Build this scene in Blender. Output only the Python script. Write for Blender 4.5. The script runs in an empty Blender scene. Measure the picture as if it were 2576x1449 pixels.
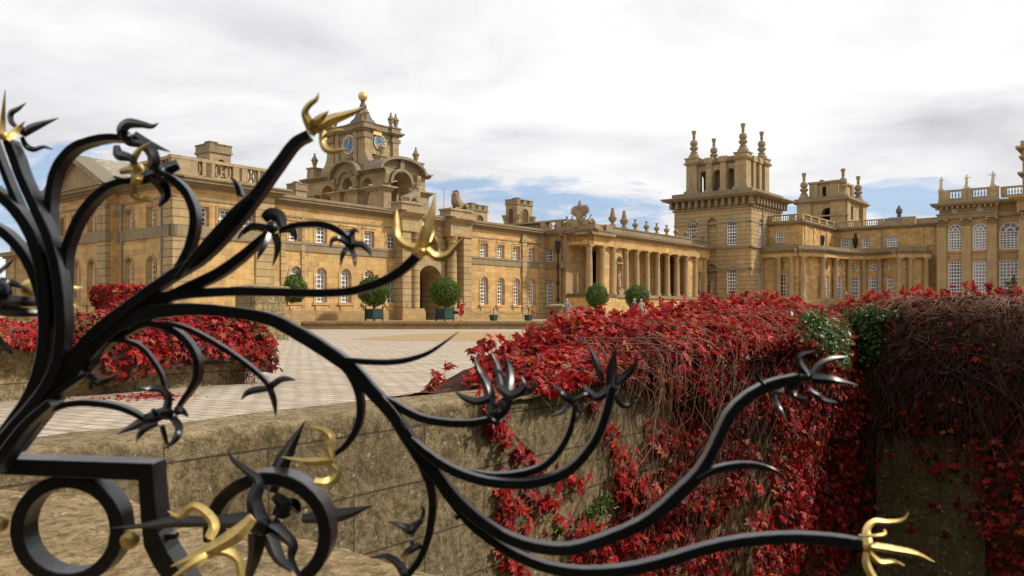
import bpy, math, random
import numpy as np
from mathutils import Vector, Matrix, noise as mnoise
random.seed(7); rng = np.random.default_rng(11)
F, VH, CX = 2060.0, 790.0, 1288.0          # measured camera: focal length, eye line and centre on a 2576 x 1449 grid
scene = bpy.context.scene
COL = scene.collection
TH = math.radians(38.9)
D1 = (math.sin(TH), math.cos(TH))           # the wings recede to the right
E2 = (math.cos(TH), -math.sin(TH))          # the cross walls come nearer to the right
TER, COURT = -0.54, -1.14                   # terrace and court levels (the eye is at 0)

def at(u, v, Y): return ((u-CX)*Y/F, Y, (VH-v)*Y/F)

# ---------------------------------------------------------------- materials
def mat(name, rough=.8, spec=.3):
    m = bpy.data.materials.new(name); m.use_nodes = True
    nt = m.node_tree; b = nt.nodes['Principled BSDF']
    b.inputs['Roughness'].default_value = rough
    b.inputs['Specular IOR Level'].default_value = spec
    return m, nt, b
def N(nt, t, **kw):
    n = nt.nodes.new(t)
    for k, v in kw.items():
        if k in n.inputs.keys() and not hasattr(n, k): n.inputs[k].default_value = v
        else: setattr(n, k, v)
    return n
def L(nt, a, b): nt.links.new(a, b)
def noise_tex(nt, vec, scale, detail=4, rough=.6):
    n = nt.nodes.new('ShaderNodeTexNoise'); n.inputs['Scale'].default_value = scale
    n.inputs['Detail'].default_value = detail; n.inputs['Roughness'].default_value = rough
    if vec is not None: L(nt, vec, n.inputs['Vector'])
    return n.outputs['Fac']
def ramp(nt, fac, stops):
    r = nt.nodes.new('ShaderNodeValToRGB'); e = r.color_ramp.elements
    while len(e) > 1: e.remove(e[-1])
    e[0].position = stops[0][0]; e[0].color = (*stops[0][1], 1)
    for p, c in stops[1:]:
        x = e.new(p); x.color = (*c, 1)
    L(nt, fac, r.inputs['Fac']); return r.outputs['Color']
def rampf(nt, fac, a, b, lo=0., hi=1.):
    r = nt.nodes.new('ShaderNodeMapRange'); r.inputs['From Min'].default_value = a; r.inputs['From Max'].default_value = b
    r.inputs['To Min'].default_value = lo; r.inputs['To Max'].default_value = hi
    L(nt, fac, r.inputs['Value']); return r.outputs['Result']
def mix(nt, fac, a, b, mode='MIX'):
    m = nt.nodes.new('ShaderNodeMix'); m.data_type = 'RGBA'; m.blend_type = mode
    if isinstance(fac, (int, float)): m.inputs[0].default_value = fac
    else: L(nt, fac, m.inputs[0])
    for i, c in ((6, a), (7, b)):
        if isinstance(c, tuple): m.inputs[i].default_value = (*c, 1)
        else: L(nt, c, m.inputs[i])
    return m.outputs[2]
def math_(nt, op, a, b=None, c=None):
    m = nt.nodes.new('ShaderNodeMath'); m.operation = op
    for i, x in enumerate((a, b, c)):
        if x is None: continue
        if isinstance(x, (int, float)): m.inputs[i].default_value = x
        else: L(nt, x, m.inputs[i])
    return m.outputs[0]
def bump(nt, b, h, strength=.3, dist=.02):
    n = nt.nodes.new('ShaderNodeBump'); n.inputs['Strength'].default_value = strength; n.inputs['Distance'].default_value = dist
    L(nt, h, n.inputs['Height']); L(nt, n.outputs['Normal'], b.inputs['Normal'])
def palace_uv(nt):
    """position turned into the palace's own axes: (run along any wall, height)"""
    g = nt.nodes.new('ShaderNodeNewGeometry')
    s = nt.nodes.new('ShaderNodeSeparateXYZ'); L(nt, g.outputs['Position'], s.inputs[0])
    a = math_(nt, 'ADD', math_(nt, 'MULTIPLY', s.outputs[0], D1[0]+E2[0]), math_(nt, 'MULTIPLY', s.outputs[1], D1[1]+E2[1]))
    c = nt.nodes.new('ShaderNodeCombineXYZ'); L(nt, a, c.inputs[0]); L(nt, s.outputs[2], c.inputs[1])
    return c.outputs[0], g, s

def stone(name, c1, c2, grey=.3, bw=1.0, bh=.42, groove_col=(.075,.062,.045), groove=0., mort=.012, gz=.6):
    m, nt, b = mat(name, .9, .15)
    uv, g, s = palace_uv(nt)
    br = nt.nodes.new('ShaderNodeTexBrick'); L(nt, uv, br.inputs['Vector'])
    br.inputs['Scale'].default_value = 1; br.inputs['Brick Width'].default_value = bw; br.inputs['Row Height'].default_value = bh
    br.inputs['Mortar Size'].default_value = mort; br.inputs['Mortar Smooth'].default_value = .3
    br.inputs['Color1'].default_value = (*c1, 1); br.inputs['Color2'].default_value = (*c2, 1)
    br.inputs['Mortar'].default_value = tuple(x*.72 for x in c2)+(1,)
    P = g.outputs['Position']
    big = noise_tex(nt, P, .35, 5, .65); fine = noise_tex(nt, P, 5, 6, .7); mid = noise_tex(nt, P, 1.3, 5, .7)
    col = mix(nt, rampf(nt, mid, .35, .7, 0, .6), br.outputs['Color'], tuple(x*y for x, y in zip(c1, (1.12, 1.02, .82))))
    # grey weathering in patches, and vertical rain streaks
    mp = nt.nodes.new('ShaderNodeMapping'); mp.inputs['Scale'].default_value = (1.6, 1.6, .22); L(nt, P, mp.inputs[0])
    st = noise_tex(nt, mp.outputs[0], 1.2, 5, .7)
    gf = math_(nt, 'MULTIPLY', rampf(nt, math_(nt, 'ADD', math_(nt, 'MULTIPLY', big, .5), math_(nt, 'MULTIPLY', st, .5)), .42, .62), grey)
    col = mix(nt, gf, col, (.30, .235, .15))
    # lichen and soot settle on ledges (top faces) and in blotches
    sn = nt.nodes.new('ShaderNodeSeparateXYZ'); L(nt, g.outputs['Normal'], sn.inputs[0])
    up = rampf(nt, sn.outputs[2], .25, .8)
    bl = rampf(nt, fine, .5, .7, 0, .5*grey+.15)
    col = mix(nt, bl, col, (.16, .13, .09))
    col = mix(nt, math_(nt, 'MULTIPLY', up, rampf(nt, fine, .3, .6, .45, .9)), col, (.20, .18, .14))
    sd = nt.nodes.new('ShaderNodeMapping'); sd.inputs['Scale'].default_value = (2.6, 2.6, .35); L(nt, P, sd.inputs[0])
    col = mix(nt, math_(nt, 'MULTIPLY', rampf(nt, noise_tex(nt, sd.outputs[0], 1.0, 6, .75), .54, .72), .35+.5*grey), col, (.115, .09, .06))
    h = fine
    if groove > 0:
        f = math_(nt, 'FRACT', math_(nt, 'DIVIDE', s.outputs[2], gz))
        gr = math_(nt, 'LESS_THAN', f, groove)
        fl = math_(nt, 'SUBTRACT', 1, math_(nt, 'ABSOLUTE', sn.outputs[2]))
        gr = math_(nt, 'MULTIPLY', gr, fl)
        col = mix(nt, math_(nt, 'MULTIPLY', gr, .62), col, groove_col)  # flat dark bands mark the channels
    L(nt, col, b.inputs['Base Color'])
    hh = math_(nt, 'ADD', math_(nt, 'MULTIPLY', br.outputs['Fac'], -.6), fine)
    bump(nt, b, hh, .5, .03)
    return m
M = {}
M['stone'] = stone('honey limestone ashlar', (.72, .475, .205), (.43, .265, .105), .36)
M['stone2'] = stone('duller limestone ashlar', (.50, .335, .155), (.33, .215, .095), .5)
M['pale'] = stone('weathered pale limestone', (.50, .375, .21), (.34, .25, .145), .65, 1.3, .5)
M['rust'] = stone('channelled limestone', (.53, .385, .195), (.37, .265, .135), .55, 1.2, .55, groove=.12, gz=.55)
M['trim'] = stone('weathered cornice stone', (.33, .26, .165), (.205, .16, .10), .9, 1.6, .9, mort=.006)
M['column'] = stone('column stone', (.48, .35, .18), (.38, .275, .135), .6, 9, 1.1, mort=.006)
M['carve'] = stone('carved grey stone', (.36, .27, .155), (.33, .25, .145), .9, 9, 9, mort=0)
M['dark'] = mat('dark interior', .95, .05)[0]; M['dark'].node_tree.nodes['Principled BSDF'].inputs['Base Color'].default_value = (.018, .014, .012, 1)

def simple(key, name, c, rough=.7, spec=.3, metal=0, var=.25, sc=8):
    m, nt, b = mat(name, rough, spec)
    g = nt.nodes.new('ShaderNodeNewGeometry')
    n = noise_tex(nt, g.outputs['Position'], sc, 4, .6)
    L(nt, mix(nt, rampf(nt, n, .3, .7), tuple(x*(1-var) for x in c), tuple(min(1, x*(1+var)) for x in c)), b.inputs['Base Color'])
    b.inputs['Metallic'].default_value = metal
    M[key] = m; return m, nt, b
simple('white', 'white painted timber', (.80, .80, .78), .5, .3, 0, .05)
m_, nt_, b_ = mat('window glass', .12, .6); b_.inputs['Base Color'].default_value = (.03, .033, .04, 1)
g_ = nt_.nodes.new('ShaderNodeNewGeometry')
nn_ = noise_tex(nt_, g_.outputs['Position'], 1.3, 3, .6)
oi_ = nt_.nodes.new('ShaderNodeObjectInfo')
L(nt_, mix(nt_, rampf(nt_, math_(nt_, 'ADD', nn_, math_(nt_, 'MULTIPLY', oi_.outputs['Random'], .35)), .52, .82), (.018, .015, .02), (.22, .20, .21)), b_.inputs['Base Color'])
bump(nt_, b_, noise_tex(nt_, g_.outputs['Position'], 2.5, 2, .5), .12, .05)
M['glass'] = m_
simple('lead', 'lead roofing', (.10, .105, .115), .6, .3, 0, .25, 3)
simple('slate', 'stone slate roof', (.30, .27, .21), .85, .2, 0, .4, 2.5)
simple('pipe', 'grey painted pipe', (.25, .24, .22), .6, .3)
simple('blackpipe', 'black painted pipe', (.025, .022, .02), .5, .3)
simple('planter', 'dark green painted wood', (.022, .062, .055), .55, .35, 0, .2, 4)
simple('bark', 'bark', (.10, .075, .05), .9, .1, 0, .4, 15)
simple('clock', 'blue clock enamel', (.05, .17, .34), .4, .4, 0, .12, 6)
simple('skin', 'skin', (.55, .33, .24), .6, .3, 0, .05)
simple('red', 'red cloth', (.62, .02, .035), .8, .2, 0, .12)
simple('statue', 'pinkish buff statue stone', (.46, .31, .19), .85, .2, 0, .25, 6)
simple('statuepale', 'pale statue stone', (.60, .52, .36), .85, .2, 0, .2, 6)
# iron: satin black paint with dust, algae and scuffs
m_, nt_, b_ = mat('satin black painted iron', .42, .35)
g_ = nt_.nodes.new('ShaderNodeNewGeometry'); P_ = g_.outputs['Position']
c_ = mix(nt_, rampf(nt_, noise_tex(nt_, P_, 6, 5, .7), .45, .75), (.006, .006, .0078), (.013, .013, .0165))
c_ = mix(nt_, rampf(nt_, noise_tex(nt_, P_, 90, 3, .7), .70, .80, 0, .5), c_, (.12, .11, .10))
c_ = mix(nt_, rampf(nt_, noise_tex(nt_, P_, 3.1, 4, .6), .66, .78, 0, .35), c_, (.05, .06, .018))
L(nt_, c_, b_.inputs['Base Color'])
L(nt_, rampf(nt_, noise_tex(nt_, P_, 25, 4, .6), .3, .7, .34, .58), b_.inputs['Roughness'])
b_.inputs['Coat Weight'].default_value = .5; b_.inputs['Coat Roughness'].default_value = .27; b_.inputs['Coat IOR'].default_value = 1.6
bump(nt_, b_, noise_tex(nt_, P_, 45, 4, .6), .3, .002); M['iron'] = m_
m_, nt_, b_ = mat('gilding', .3, .5); b_.inputs['Metallic'].default_value = .45
g_ = nt_.nodes.new('ShaderNodeNewGeometry'); P_ = g_.outputs['Position']
c_ = mix(nt_, rampf(nt_, noise_tex(nt_, P_, 35, 5, .7), .35, .75), (.88, .64, .22), (.55, .38, .12))
c_ = mix(nt_, rampf(nt_, noise_tex(nt_, P_, 140, 3, .7), .66, .76, 0, .7), c_, (.12, .09, .05))
L(nt_, c_, b_.inputs['Base Color'])
L(nt_, rampf(nt_, noise_tex(nt_, P_, 30, 4, .6), .3, .7, .32, .56), b_.inputs['Roughness'])
bump(nt_, b_, noise_tex(nt_, P_, 60, 4, .6), .35, .002); M['gold'] = m_

# near walls: lichened, pitted limestone
def lichen(name, c1, c2, sc=1.0):
    m, nt, b = mat(name, .95, .1)
    uv, g, s = palace_uv(nt); P = g.outputs['Position']
    a = noise_tex(nt, P, 1.1*sc, 6, .7); f = noise_tex(nt, P, 14*sc, 7, .75); ff = noise_tex(nt, P, 55*sc, 4, .7)
    col = mix(nt, rampf(nt, a, .35, .65), c1, c2)
    col = mix(nt, rampf(nt, f, .42, .60, 0, .85), col, (.11, .08, .035))
    col = mix(nt, rampf(nt, ff, .52, .66, 0, .55), col, (.045, .035, .018))
    col = mix(nt, rampf(nt, noise_tex(nt, P, 24*sc, 4, .7), .57, .66, 0, .6), col, (.42, .33, .18))
    col = mix(nt, rampf(nt, noise_tex(nt, P, 9*sc, 5, .8), .56, .66, 0, .7), col, (.34, .25, .12))
    mp = nt.nodes.new('ShaderNodeMapping'); mp.inputs['Scale'].default_value = (7, 7, 2.2); L(nt, P, mp.inputs[0])
    sn = nt.nodes.new('ShaderNodeSeparateXYZ'); L(nt, g.outputs['Normal'], sn.inputs[0])
    side = rampf(nt, sn.outputs[2], .5, .9, 1, 0)
    col = mix(nt, math_(nt, 'MULTIPLY', side, rampf(nt, noise_tex(nt, mp.outputs[0], .9, 6, .8), .46, .66, 0, .6)), col, (.085, .065, .035))
    col = mix(nt, rampf(nt, noise_tex(nt, P, 2.6, 6, .75), .52, .66, 0, .55), col, (.10, .075, .035))
    vo = nt.nodes.new('ShaderNodeTexVoronoi'); vo.inputs['Scale'].default_value = 7.5*sc; L(nt, P, vo.inputs['Vector'])
    spots = math_(nt, 'MULTIPLY', rampf(nt, math_(nt, 'ADD', vo.outputs['Distance'], math_(nt, 'MULTIPLY', ff, .75)), .46, .54, 1, 0), rampf(nt, f, .44, .52))
    col = mix(nt, math_(nt, 'MULTIPLY', spots, .75), col, (.55, .52, .44))
    vo2 = nt.nodes.new('ShaderNodeTexVoronoi'); vo2.inputs['Scale'].default_value = 20*sc; L(nt, P, vo2.inputs['Vector'])
    spots2 = math_(nt, 'MULTIPLY', rampf(nt, vo2.outputs['Distance'], .1, .2, 1, 0), rampf(nt, a, .5, .6))
    col = mix(nt, math_(nt, 'MULTIPLY', spots2, .6), col, (.50, .46, .36))
    br = nt.nodes.new('ShaderNodeTexBrick'); L(nt, uv, br.inputs['Vector']); br.inputs['Scale'].default_value = 1
    br.inputs['Brick Width'].default_value = 1.5; br.inputs['Row Height'].default_value = .46; br.inputs['Mortar Size'].default_value = .008
    jo = math_(nt, 'MULTIPLY', br.outputs['Fac'], side)
    br.inputs['Color1'].default_value = (1.1, 1.07, 1.0, 1); br.inputs['Color2'].default_value = (.80, .82, .84, 1); br.inputs['Mortar'].default_value = (.8, .8, .8, 1)
    col = mix(nt, math_(nt, 'MULTIPLY', side, .75), col, mix(nt, 1.0, col, br.outputs['Color'], 'MULTIPLY'))
    col = mix(nt, math_(nt, 'MULTIPLY', jo, .7), col, (.06, .05, .035))
    L(nt, col, b.inputs['Base Color'])
    h = math_(nt, 'ADD', math_(nt, 'MULTIPLY', f, 1.0), math_(nt, 'MULTIPLY', ff, .5))
    h = math_(nt, 'SUBTRACT', h, jo)
    bump(nt, b, h, .9, .02)
    return m
M['lichen'] = lichen('lichened limestone', (.45, .345, .205), (.28, .21, .12))
M['lichentop'] = lichen('lichened coping', (.46, .335, .185), (.30, .21, .105), .8)
M['farwall'] = lichen('court wall limestone', (.52, .41, .24), (.42, .33, .18), .6)
M['shadewall'] = lichen('lichened limestone in painted shade', (.20, .165, .075), (.13, .11, .05), .8)  # deep shade on the right wall is put into these darker stone colours
simple('moss', 'moss', (.045, .075, .012), .95, .1, 0, .6, 30)

# ---------------------------------------------------------------- mesh helpers
SPLIT = {'quoin', 'window_surround', 'balustrade', 'pier', 'pier_base', 'pilaster', 'pilaster_strip', 'column', 'chimney_stack', 'downpipe', 'lantern', 'entablature', 'voussoir', 'pedestal',
         'band', 'hood_moulding', 'bracket', 'scroll_buttress', 'capital', 'passage_wall', 'passage', 'niche_frame', 'return_cornice', 'lower_cornice', 'doorway', 'raking_cornice', 'flue_arch', 'arch_moulding', 'back_wall', 'attic'}
class MB:
    def clusters(s):
        """groups of faces whose boxes touch: each becomes an object of its own"""
        par = list(range(len(s.v)))
        def fd(i):
            while par[i] != i: par[i] = par[par[i]]; i = par[i]
            return i
        for f in s.f:
            a = fd(f[0])
            for i in f[1:]: par[fd(i)] = a
        comp = {}
        for i, f in enumerate(s.f): comp.setdefault(fd(f[0]), []).append(i)
        V = np.array(s.v); R = V.copy(); R[:, 0] = V[:, 0]*D1[0]+V[:, 1]*D1[1]; R[:, 1] = V[:, 0]*E2[0]+V[:, 1]*E2[1]
        it = []
        for fs in comp.values():
            ids = sorted({j for i in fs for j in s.f[i]}); it.append([R[ids].min(0)-.02, R[ids].max(0)+.02, list(fs)])
        ch = True
        while ch:
            ch = False; out = []
            for a in it:
                for b in out:
                    if (a[0] <= b[1]).all() and (b[0] <= a[1]).all():
                        b[0] = np.minimum(a[0], b[0]); b[1] = np.maximum(a[1], b[1]); b[2] += a[2]; ch = True; break
                else: out.append(a)
            it = out
        res = []
        for a in it:
            ids = sorted({j for i in a[2] for j in s.f[i]}); mp = {j: k for k, j in enumerate(ids)}
            res.append(([s.v[j] for j in ids], [tuple(mp[j] for j in s.f[i]) for i in a[2]]))
        return res
    def __init__(s): s.v = []; s.f = []; s.m = []; s.cur = 0
    def add(s, vs, fs):
        o = len(s.v); s.v.extend(vs); s.f.extend(tuple(i+o for i in f) for f in fs); s.m.extend([s.cur]*len(fs))
    def hexa(s, p):
        s.add(p, [(0,3,2,1),(4,5,6,7),(0,1,5,4),(1,2,6,5),(2,3,7,6),(3,0,4,7)])
    def box(s, fr, s0, s1, n0, n1, z0, z1):
        P = fr.P
        s.hexa([P(s0,n0,z0),P(s1,n0,z0),P(s1,n1,z0),P(s0,n1,z0),P(s0,n0,z1),P(s1,n0,z1),P(s1,n1,z1),P(s0,n1,z1)][::1])
    def frus(s, fr, c, r0, z0, r1, z1):    # square frustum about (s,n)
        P = fr.P; q = []
        for r, z in ((r0, z0), (r1, z1)): q += [P(c[0]-r,c[1]-r,z),P(c[0]+r,c[1]-r,z),P(c[0]+r,c[1]+r,z),P(c[0]-r,c[1]+r,z)]
        s.hexa(q)
    def lathe(s, fr, c, prof, seg=16, sq=False):  # prof: (r, z)
        n = 4 if sq else seg; vs = []; fs = []
        for r, z in prof:
            for k in range(n):
                a = 2*math.pi*(k+.5)/n; rr = r*(1.414 if sq else 1)
                vs.append(fr.P(c[0]+rr*math.cos(a), c[1]+rr*math.sin(a), z))
        for i in range(len(prof)-1):
            for k in range(n):
                k2 = (k+1) % n; fs.append((i*n+k, i*n+k2, (i+1)*n+k2, (i+1)*n+k))
        fs.append(tuple(range(n))[::-1]); fs.append(tuple((len(prof)-1)*n+k for k in range(n)))
        s.add(vs, fs)
    def prism(s, fr, poly, n0, n1):   # poly in (s,z) extruded along the normal
        k = len(poly)
        s.add([fr.P(a, n0, b) for a, b in poly]+[fr.P(a, n1, b) for a, b in poly],
              [tuple(range(k)), tuple(range(k, 2*k))[::-1]]+[(i, (i+1) % k, k+(i+1) % k, k+i) for i in range(k)])
    def prism_n(s, fr, poly, s0, s1):  # poly in (n,z) extruded along s
        k = len(poly)
        s.add([fr.P(s0, a, b) for a, b in poly]+[fr.P(s1, a, b) for a, b in poly],
              [tuple(range(k)), tuple(range(k, 2*k))[::-1]]+[(i, (i+1) % k, k+(i+1) % k, k+i) for i in range(k)])
    def tube(s, pts, rad, seg=6):
        vs = []; fs = []; k = len(pts); pts = [Vector(p) for p in pts]
        if not hasattr(rad, '__len__'): rad = [rad]*k
        up = Vector((0, 0, 1))
        for i, p in enumerate(pts):
            t = (pts[min(i+1, k-1)]-pts[max(i-1, 0)]).normalized()
            a = t.cross(up)
            if a.length < .05: a = t.cross(Vector((1, 0, 0)))
            a.normalize(); b = t.cross(a)
            for j in range(seg):
                an = 2*math.pi*j/seg; vs.append(tuple(p+(a*math.cos(an)+b*math.sin(an))*rad[i]))
        for i in range(k-1):
            for j in range(seg):
                j2 = (j+1) % seg; fs.append((i*seg+j, i*seg+j2, (i+1)*seg+j2, (i+1)*seg+j))
        fs.append(tuple(range(seg))[::-1]); fs.append(tuple((k-1)*seg+j for j in range(seg)))
        s.add(vs, fs)
    def ball(s, c, r, seg=14, rings=9, sz=1.):
        prof = []; vs = []; fs = []
        for i in range(rings+1):
            t = math.pi*i/rings
            for j in range(seg):
                a = 2*math.pi*j/seg
                vs.append((c[0]+r*math.sin(t)*math.cos(a), c[1]+r*math.sin(t)*math.sin(a), c[2]-r*sz*math.cos(t)))
        for i in range(rings):
            for j in range(seg):
                j2 = (j+1) % seg; fs.append((i*seg+j, i*seg+j2, (i+1)*seg+j2, (i+1)*seg+j))
        s.add(vs, fs)
    def build(s, name, mats, parent=None, smooth=False, bevel=0, loc=None, one=False):
        if name in SPLIT and not one and parent is not None:
            gs = s.clusters()
            if 1 < len(gs) <= 60:
                o = None
                for g in gs:
                    q = MB(); q.v = g[0]; q.f = g[1]; q.m = [0]*len(g[1]); o = q.build(name, mats, parent, smooth, bevel, loc, True)
                return o
        me = bpy.data.meshes.new(name)
        base = Vector(root_loc(parent)) if parent else Vector(loc or (0, 0, 0))
        me.from_pydata([tuple(Vector(v)-base) for v in s.v], [], s.f)
        me.validate()
        ms = mats if isinstance(mats, (list, tuple)) else [mats]
        for m in ms: me.materials.append(M[m] if isinstance(m, str) else m)
        if len(ms) > 1 and len(me.polygons) == len(s.m): me.polygons.foreach_set('material_index', s.m)
        import bmesh
        bm = bmesh.new(); bm.from_mesh(me)
        bmesh.ops.recalc_face_normals(bm, faces=bm.faces); bm.to_mesh(me); bm.free()
        if smooth: me.shade_smooth(); 
        o = bpy.data.objects.new(name, me); COL.objects.link(o)
        if parent: o.parent = parent
        else: o.location = base
        if bevel:
            b = o.modifiers.new('bevel', 'BEVEL'); b.width = bevel; b.segments = 1; b.limit_method = 'ANGLE'
        if smooth:
            w = o.modifiers.new('wn', 'EDGE_SPLIT'); w.split_angle = math.radians(42)
        return o
def root_loc(o):
    p = Vector((0, 0, 0))
    while o: p += Vector(o.location); o = o.parent
    return p
def empty(name, loc, label, cat, group=None):
    o = bpy.data.objects.new(name, None); COL.objects.link(o); o.location = loc; o.empty_display_size = .3
    tag(o, label, cat, group); return o
def tag(o, label=None, cat=None, group=None, kind=None):
    if label: o['label'] = label
    if cat: o['category'] = cat
    if group: o['group'] = group
    if kind: o['kind'] = kind
    return o
def copy_tree(o, parent=None):
    c = o.copy(); COL.objects.link(c); c.parent = parent
    for ch in list(o.children): copy_tree(ch, c)
    return c

class Fr:
    """a facade: point o, direction d running to the right in the picture, outward normal n"""
    def __init__(s, o, d): s.o = o; s.d = d; s.n = (d[1], -d[0])
    def P(s, a, n, z): return (s.o[0]+s.d[0]*a+s.n[0]*n, s.o[1]+s.d[1]*a+s.n[1]*n, z)
    def S(s, u, n=0):
        k = (u-CX)/F; ox = s.o[0]+s.n[0]*n; oy = s.o[1]+s.n[1]*n
        return (k*oy-ox)/(s.d[0]-k*s.d[1])
    def Y(s, u, n=0): return s.o[1]+s.n[1]*n+s.d[1]*s.S(u, n)
    def Z(s, u, v, n=0): return (VH-v)*s.Y(u, n)/F
    def sub(s, a, n=0, d=None): p = s.P(a, n, 0); return Fr((p[0], p[1]), d or s.d)
XY = Fr((0, 0), (1, 0))     # plain axes (its normal is -Y)

def outline(o, grow=0.):
    sc, w, zb, zt, k = o[:5]; h = w/2+grow
    if k == 'r': return [(sc, zb-grow), (sc-h, zb-grow), (sc-h, zt+grow), (sc, zt+grow), (sc+h, zt+grow), (sc+h, zb-grow)], 3
    if k == 'a':
        c = zt-w/2; L_ = [(sc, zb-grow), (sc-h, zb-grow)]+[(sc-h*math.cos(t), c+h*math.sin(t)) for t in np.linspace(0, math.pi/2, 7)]
        R_ = [(sc+h*math.sin(t), c+h*math.cos(t)) for t in np.linspace(0, math.pi/2, 7)][1:]+[(sc+h, zb-grow)]
        return L_+R_, 8
    if k == 'o':
        c = (zb+zt)/2; pts = [(sc-h*math.sin(t), c-h*math.cos(t)) for t in np.linspace(0, 2*math.pi, 25)[:-1]]
        return pts, 12
def wall(mb, fr, s0, s1, z0, z1, ops, n=0., depth=.35):
    """wall face with real openings and reveals"""
    ops = sorted(ops, key=lambda o: o[0]); cols = []
    for o in ops:
        a, b = o[0]-o[1]/2-.02, o[0]+o[1]/2+.02
        if cols and a < cols[-1][1]: cols[-1][0] = min(cols[-1][0], a); cols[-1][1] = max(cols[-1][1], b); cols[-1][2].append(o)
        else: cols.append([a, b, [o]])
    P = fr.P; cur = s0
    def quad(a, b, c, d):
        if b-a > 1e-4 and d-c > 1e-4: mb.add([P(a,n,c),P(b,n,c),P(b,n,d),P(a,n,d)], [(0,1,2,3)])
    for a, b, oo in cols:
        quad(cur, a, z0, z1); cur = b
        oo.sort(key=lambda o: o[2]); zz = z0
        for i, o in enumerate(oo):
            ze = z1 if i == len(oo)-1 else (o[3]+oo[i+1][2])/2
            pts, t = outline(o); sc = o[0]
            Lp = [(sc, zz), (sc, pts[0][1])]+pts[1:t+1]+[(sc, ze), (a, ze), (a, zz)]
            Rp = [(sc, zz), (b, zz), (b, ze), (sc, ze)]+pts[t:][0:]+[(sc, pts[0][1])]
            mb.add([P(x,n,z) for x, z in Lp], [tuple(range(len(Lp)))[::-1]])
            mb.add([P(x,n,z) for x, z in Rp], [tuple(range(len(Rp)))])
            k = len(pts)
            mb.add([P(x,n,z) for x, z in pts]+[P(x,n-depth,z) for x, z in pts], [(j, (j+1) % k, k+(j+1) % k, k+j) for j in range(k)])
            zz = ze
    quad(cur, s1, z0, z1)
def surround(mb, fr, o, n, w=.16, t=.06, sill=True):
    """raised architrave round an opening"""
    a, _ = outline(o, 0.); b, _ = outline(o, w)
    k = len(a); P = fr.P
    vs = [P(x,n+t,z) for x, z in a]+[P(x,n+t,z) for x, z in b]+[P(x,n+.001,z) for x, z in b]+[P(x,n+.001,z) for x, z in a]
    fs = []
    for j in range(k):
        j2 = (j+1) % k
        fs += [(j,j2,k+j2,k+j), (k+j,k+j2,2*k+j2,2*k+j), (3*k+j,3*k+j2,j2,j)]
    mb.add(vs, fs)
WC = {}
def window_mesh(w, h, kind, nx, ny, bar=.05):
    bar *= 1.25
    key = (round(w,2), round(h,2), kind, nx, ny, bar)
    if key in WC: return WC[key]
    mb = MB(); o = (0, w, 0, h, kind); pts, _ = outline(o); P = XY.P; fw = bar*1.7
    oi = (0, w-2*fw, fw, h-fw, kind); pi_, _ = outline(oi); k = len(pts)
    vs = [P(x, .0, z) for x, z in pts]+[P(x, .0, z) for x, z in pi_]+[P(x, -.08, z) for x, z in pi_]
    mb.add(vs, [f for j in range(k) for f in ((j,(j+1)%k,k+(j+1)%k,k+j), (k+j,k+(j+1)%k,2*k+(j+1)%k,2*k+j))])
    top = h if kind == 'r' else h-w/2
    def half(x): return h if kind == 'r' else top+math.sqrt(max((w/2)**2-x*x, 0))
    if kind == 'o':
        c = h/2
        for k_ in range(3):
            a = math.pi*k_/3+.26
            dx, dz = math.cos(a)*w/2*.95, math.sin(a)*w/2*.95; q = bar*.4
            px, pz = -math.sin(a)*q, math.cos(a)*q
            mb.prism(XY, [(dx+px,c+dz+pz),(-dx+px,c-dz+pz),(-dx-px,c-dz-pz),(dx-px,c+dz-pz)], -.05, -.012-.002*k_)
    else:
        for i in range(1, nx):
            x = -w/2+w*i/nx
            mb.box(XY, x-bar/2, x+bar/2, -.05, -.012, fw, (h-fw) if kind == 'r' else (top if w > 1.3 or nx > 3 else half(x)-fw))
        for j in range(1, ny):
            z = (top if kind == 'a' else h)*j/(ny if kind == 'r' else ny-1)
            b2 = bar*1.5 if j == ny//2 else bar
            if z < h-fw: mb.box(XY, -w/2+fw, w/2-fw, -.055, -.009, z-b2/2, z+b2/2)
        if kind == 'a':
            for a in (40, 90, 140):
                ca, sa = math.cos(math.radians(a)), math.sin(math.radians(a)); q = bar*.4
                r0, r1 = w*.2, w/2-fw*.5
                mb.prism(XY, [(ca*r0-sa*q,top+sa*r0+ca*q),(ca*r1-sa*q,top+sa*r1+ca*q),(ca*r1+sa*q,top+sa*r1-ca*q),(ca*r0+sa*q,top+sa*r0-ca*q)], -.045, -.015)
            ar = [(math.cos(t)*w*.24, top+math.sin(t)*w*.24) for t in np.linspace(0, math.pi, 9)]
            ai = [(math.cos(t)*w*.18, top+math.sin(t)*w*.18) for t in np.linspace(0, math.pi, 9)]
            mb.prism(XY, ar+ai[::-1], -.045, -.013)
    f = mb.build('window', 'white'); fm = f.data; bpy.data.objects.remove(f)
    g = MB(); g.add([P(x, -.06, z) for x, z in outline((0, w-.02, .01, h-.01, kind))[0]], [tuple(range(k))])
    p = g.build('pane', 'glass'); pm = p.data; bpy.data.objects.remove(p)
    WC[key] = (fm, pm); return fm, pm
def put_window(root, fr, o, n, nx, ny, bar=.05, setback=.25, name='window'):
    sc, w, zb, zt, kind = o[:5]
    fm, pm = window_mesh(w, zt-zb, kind, nx, ny, bar)
    f = bpy.data.objects.new(name, fm); COL.objects.link(f); f.parent = root
    f.location = Vector(fr.P(sc, n-setback, zb))-root_loc(root)
    f.rotation_euler.z = math.atan2(fr.d[1], fr.d[0])
    p = bpy.data.objects.new('pane', pm); COL.objects.link(p); p.parent = f
    return f
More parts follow.
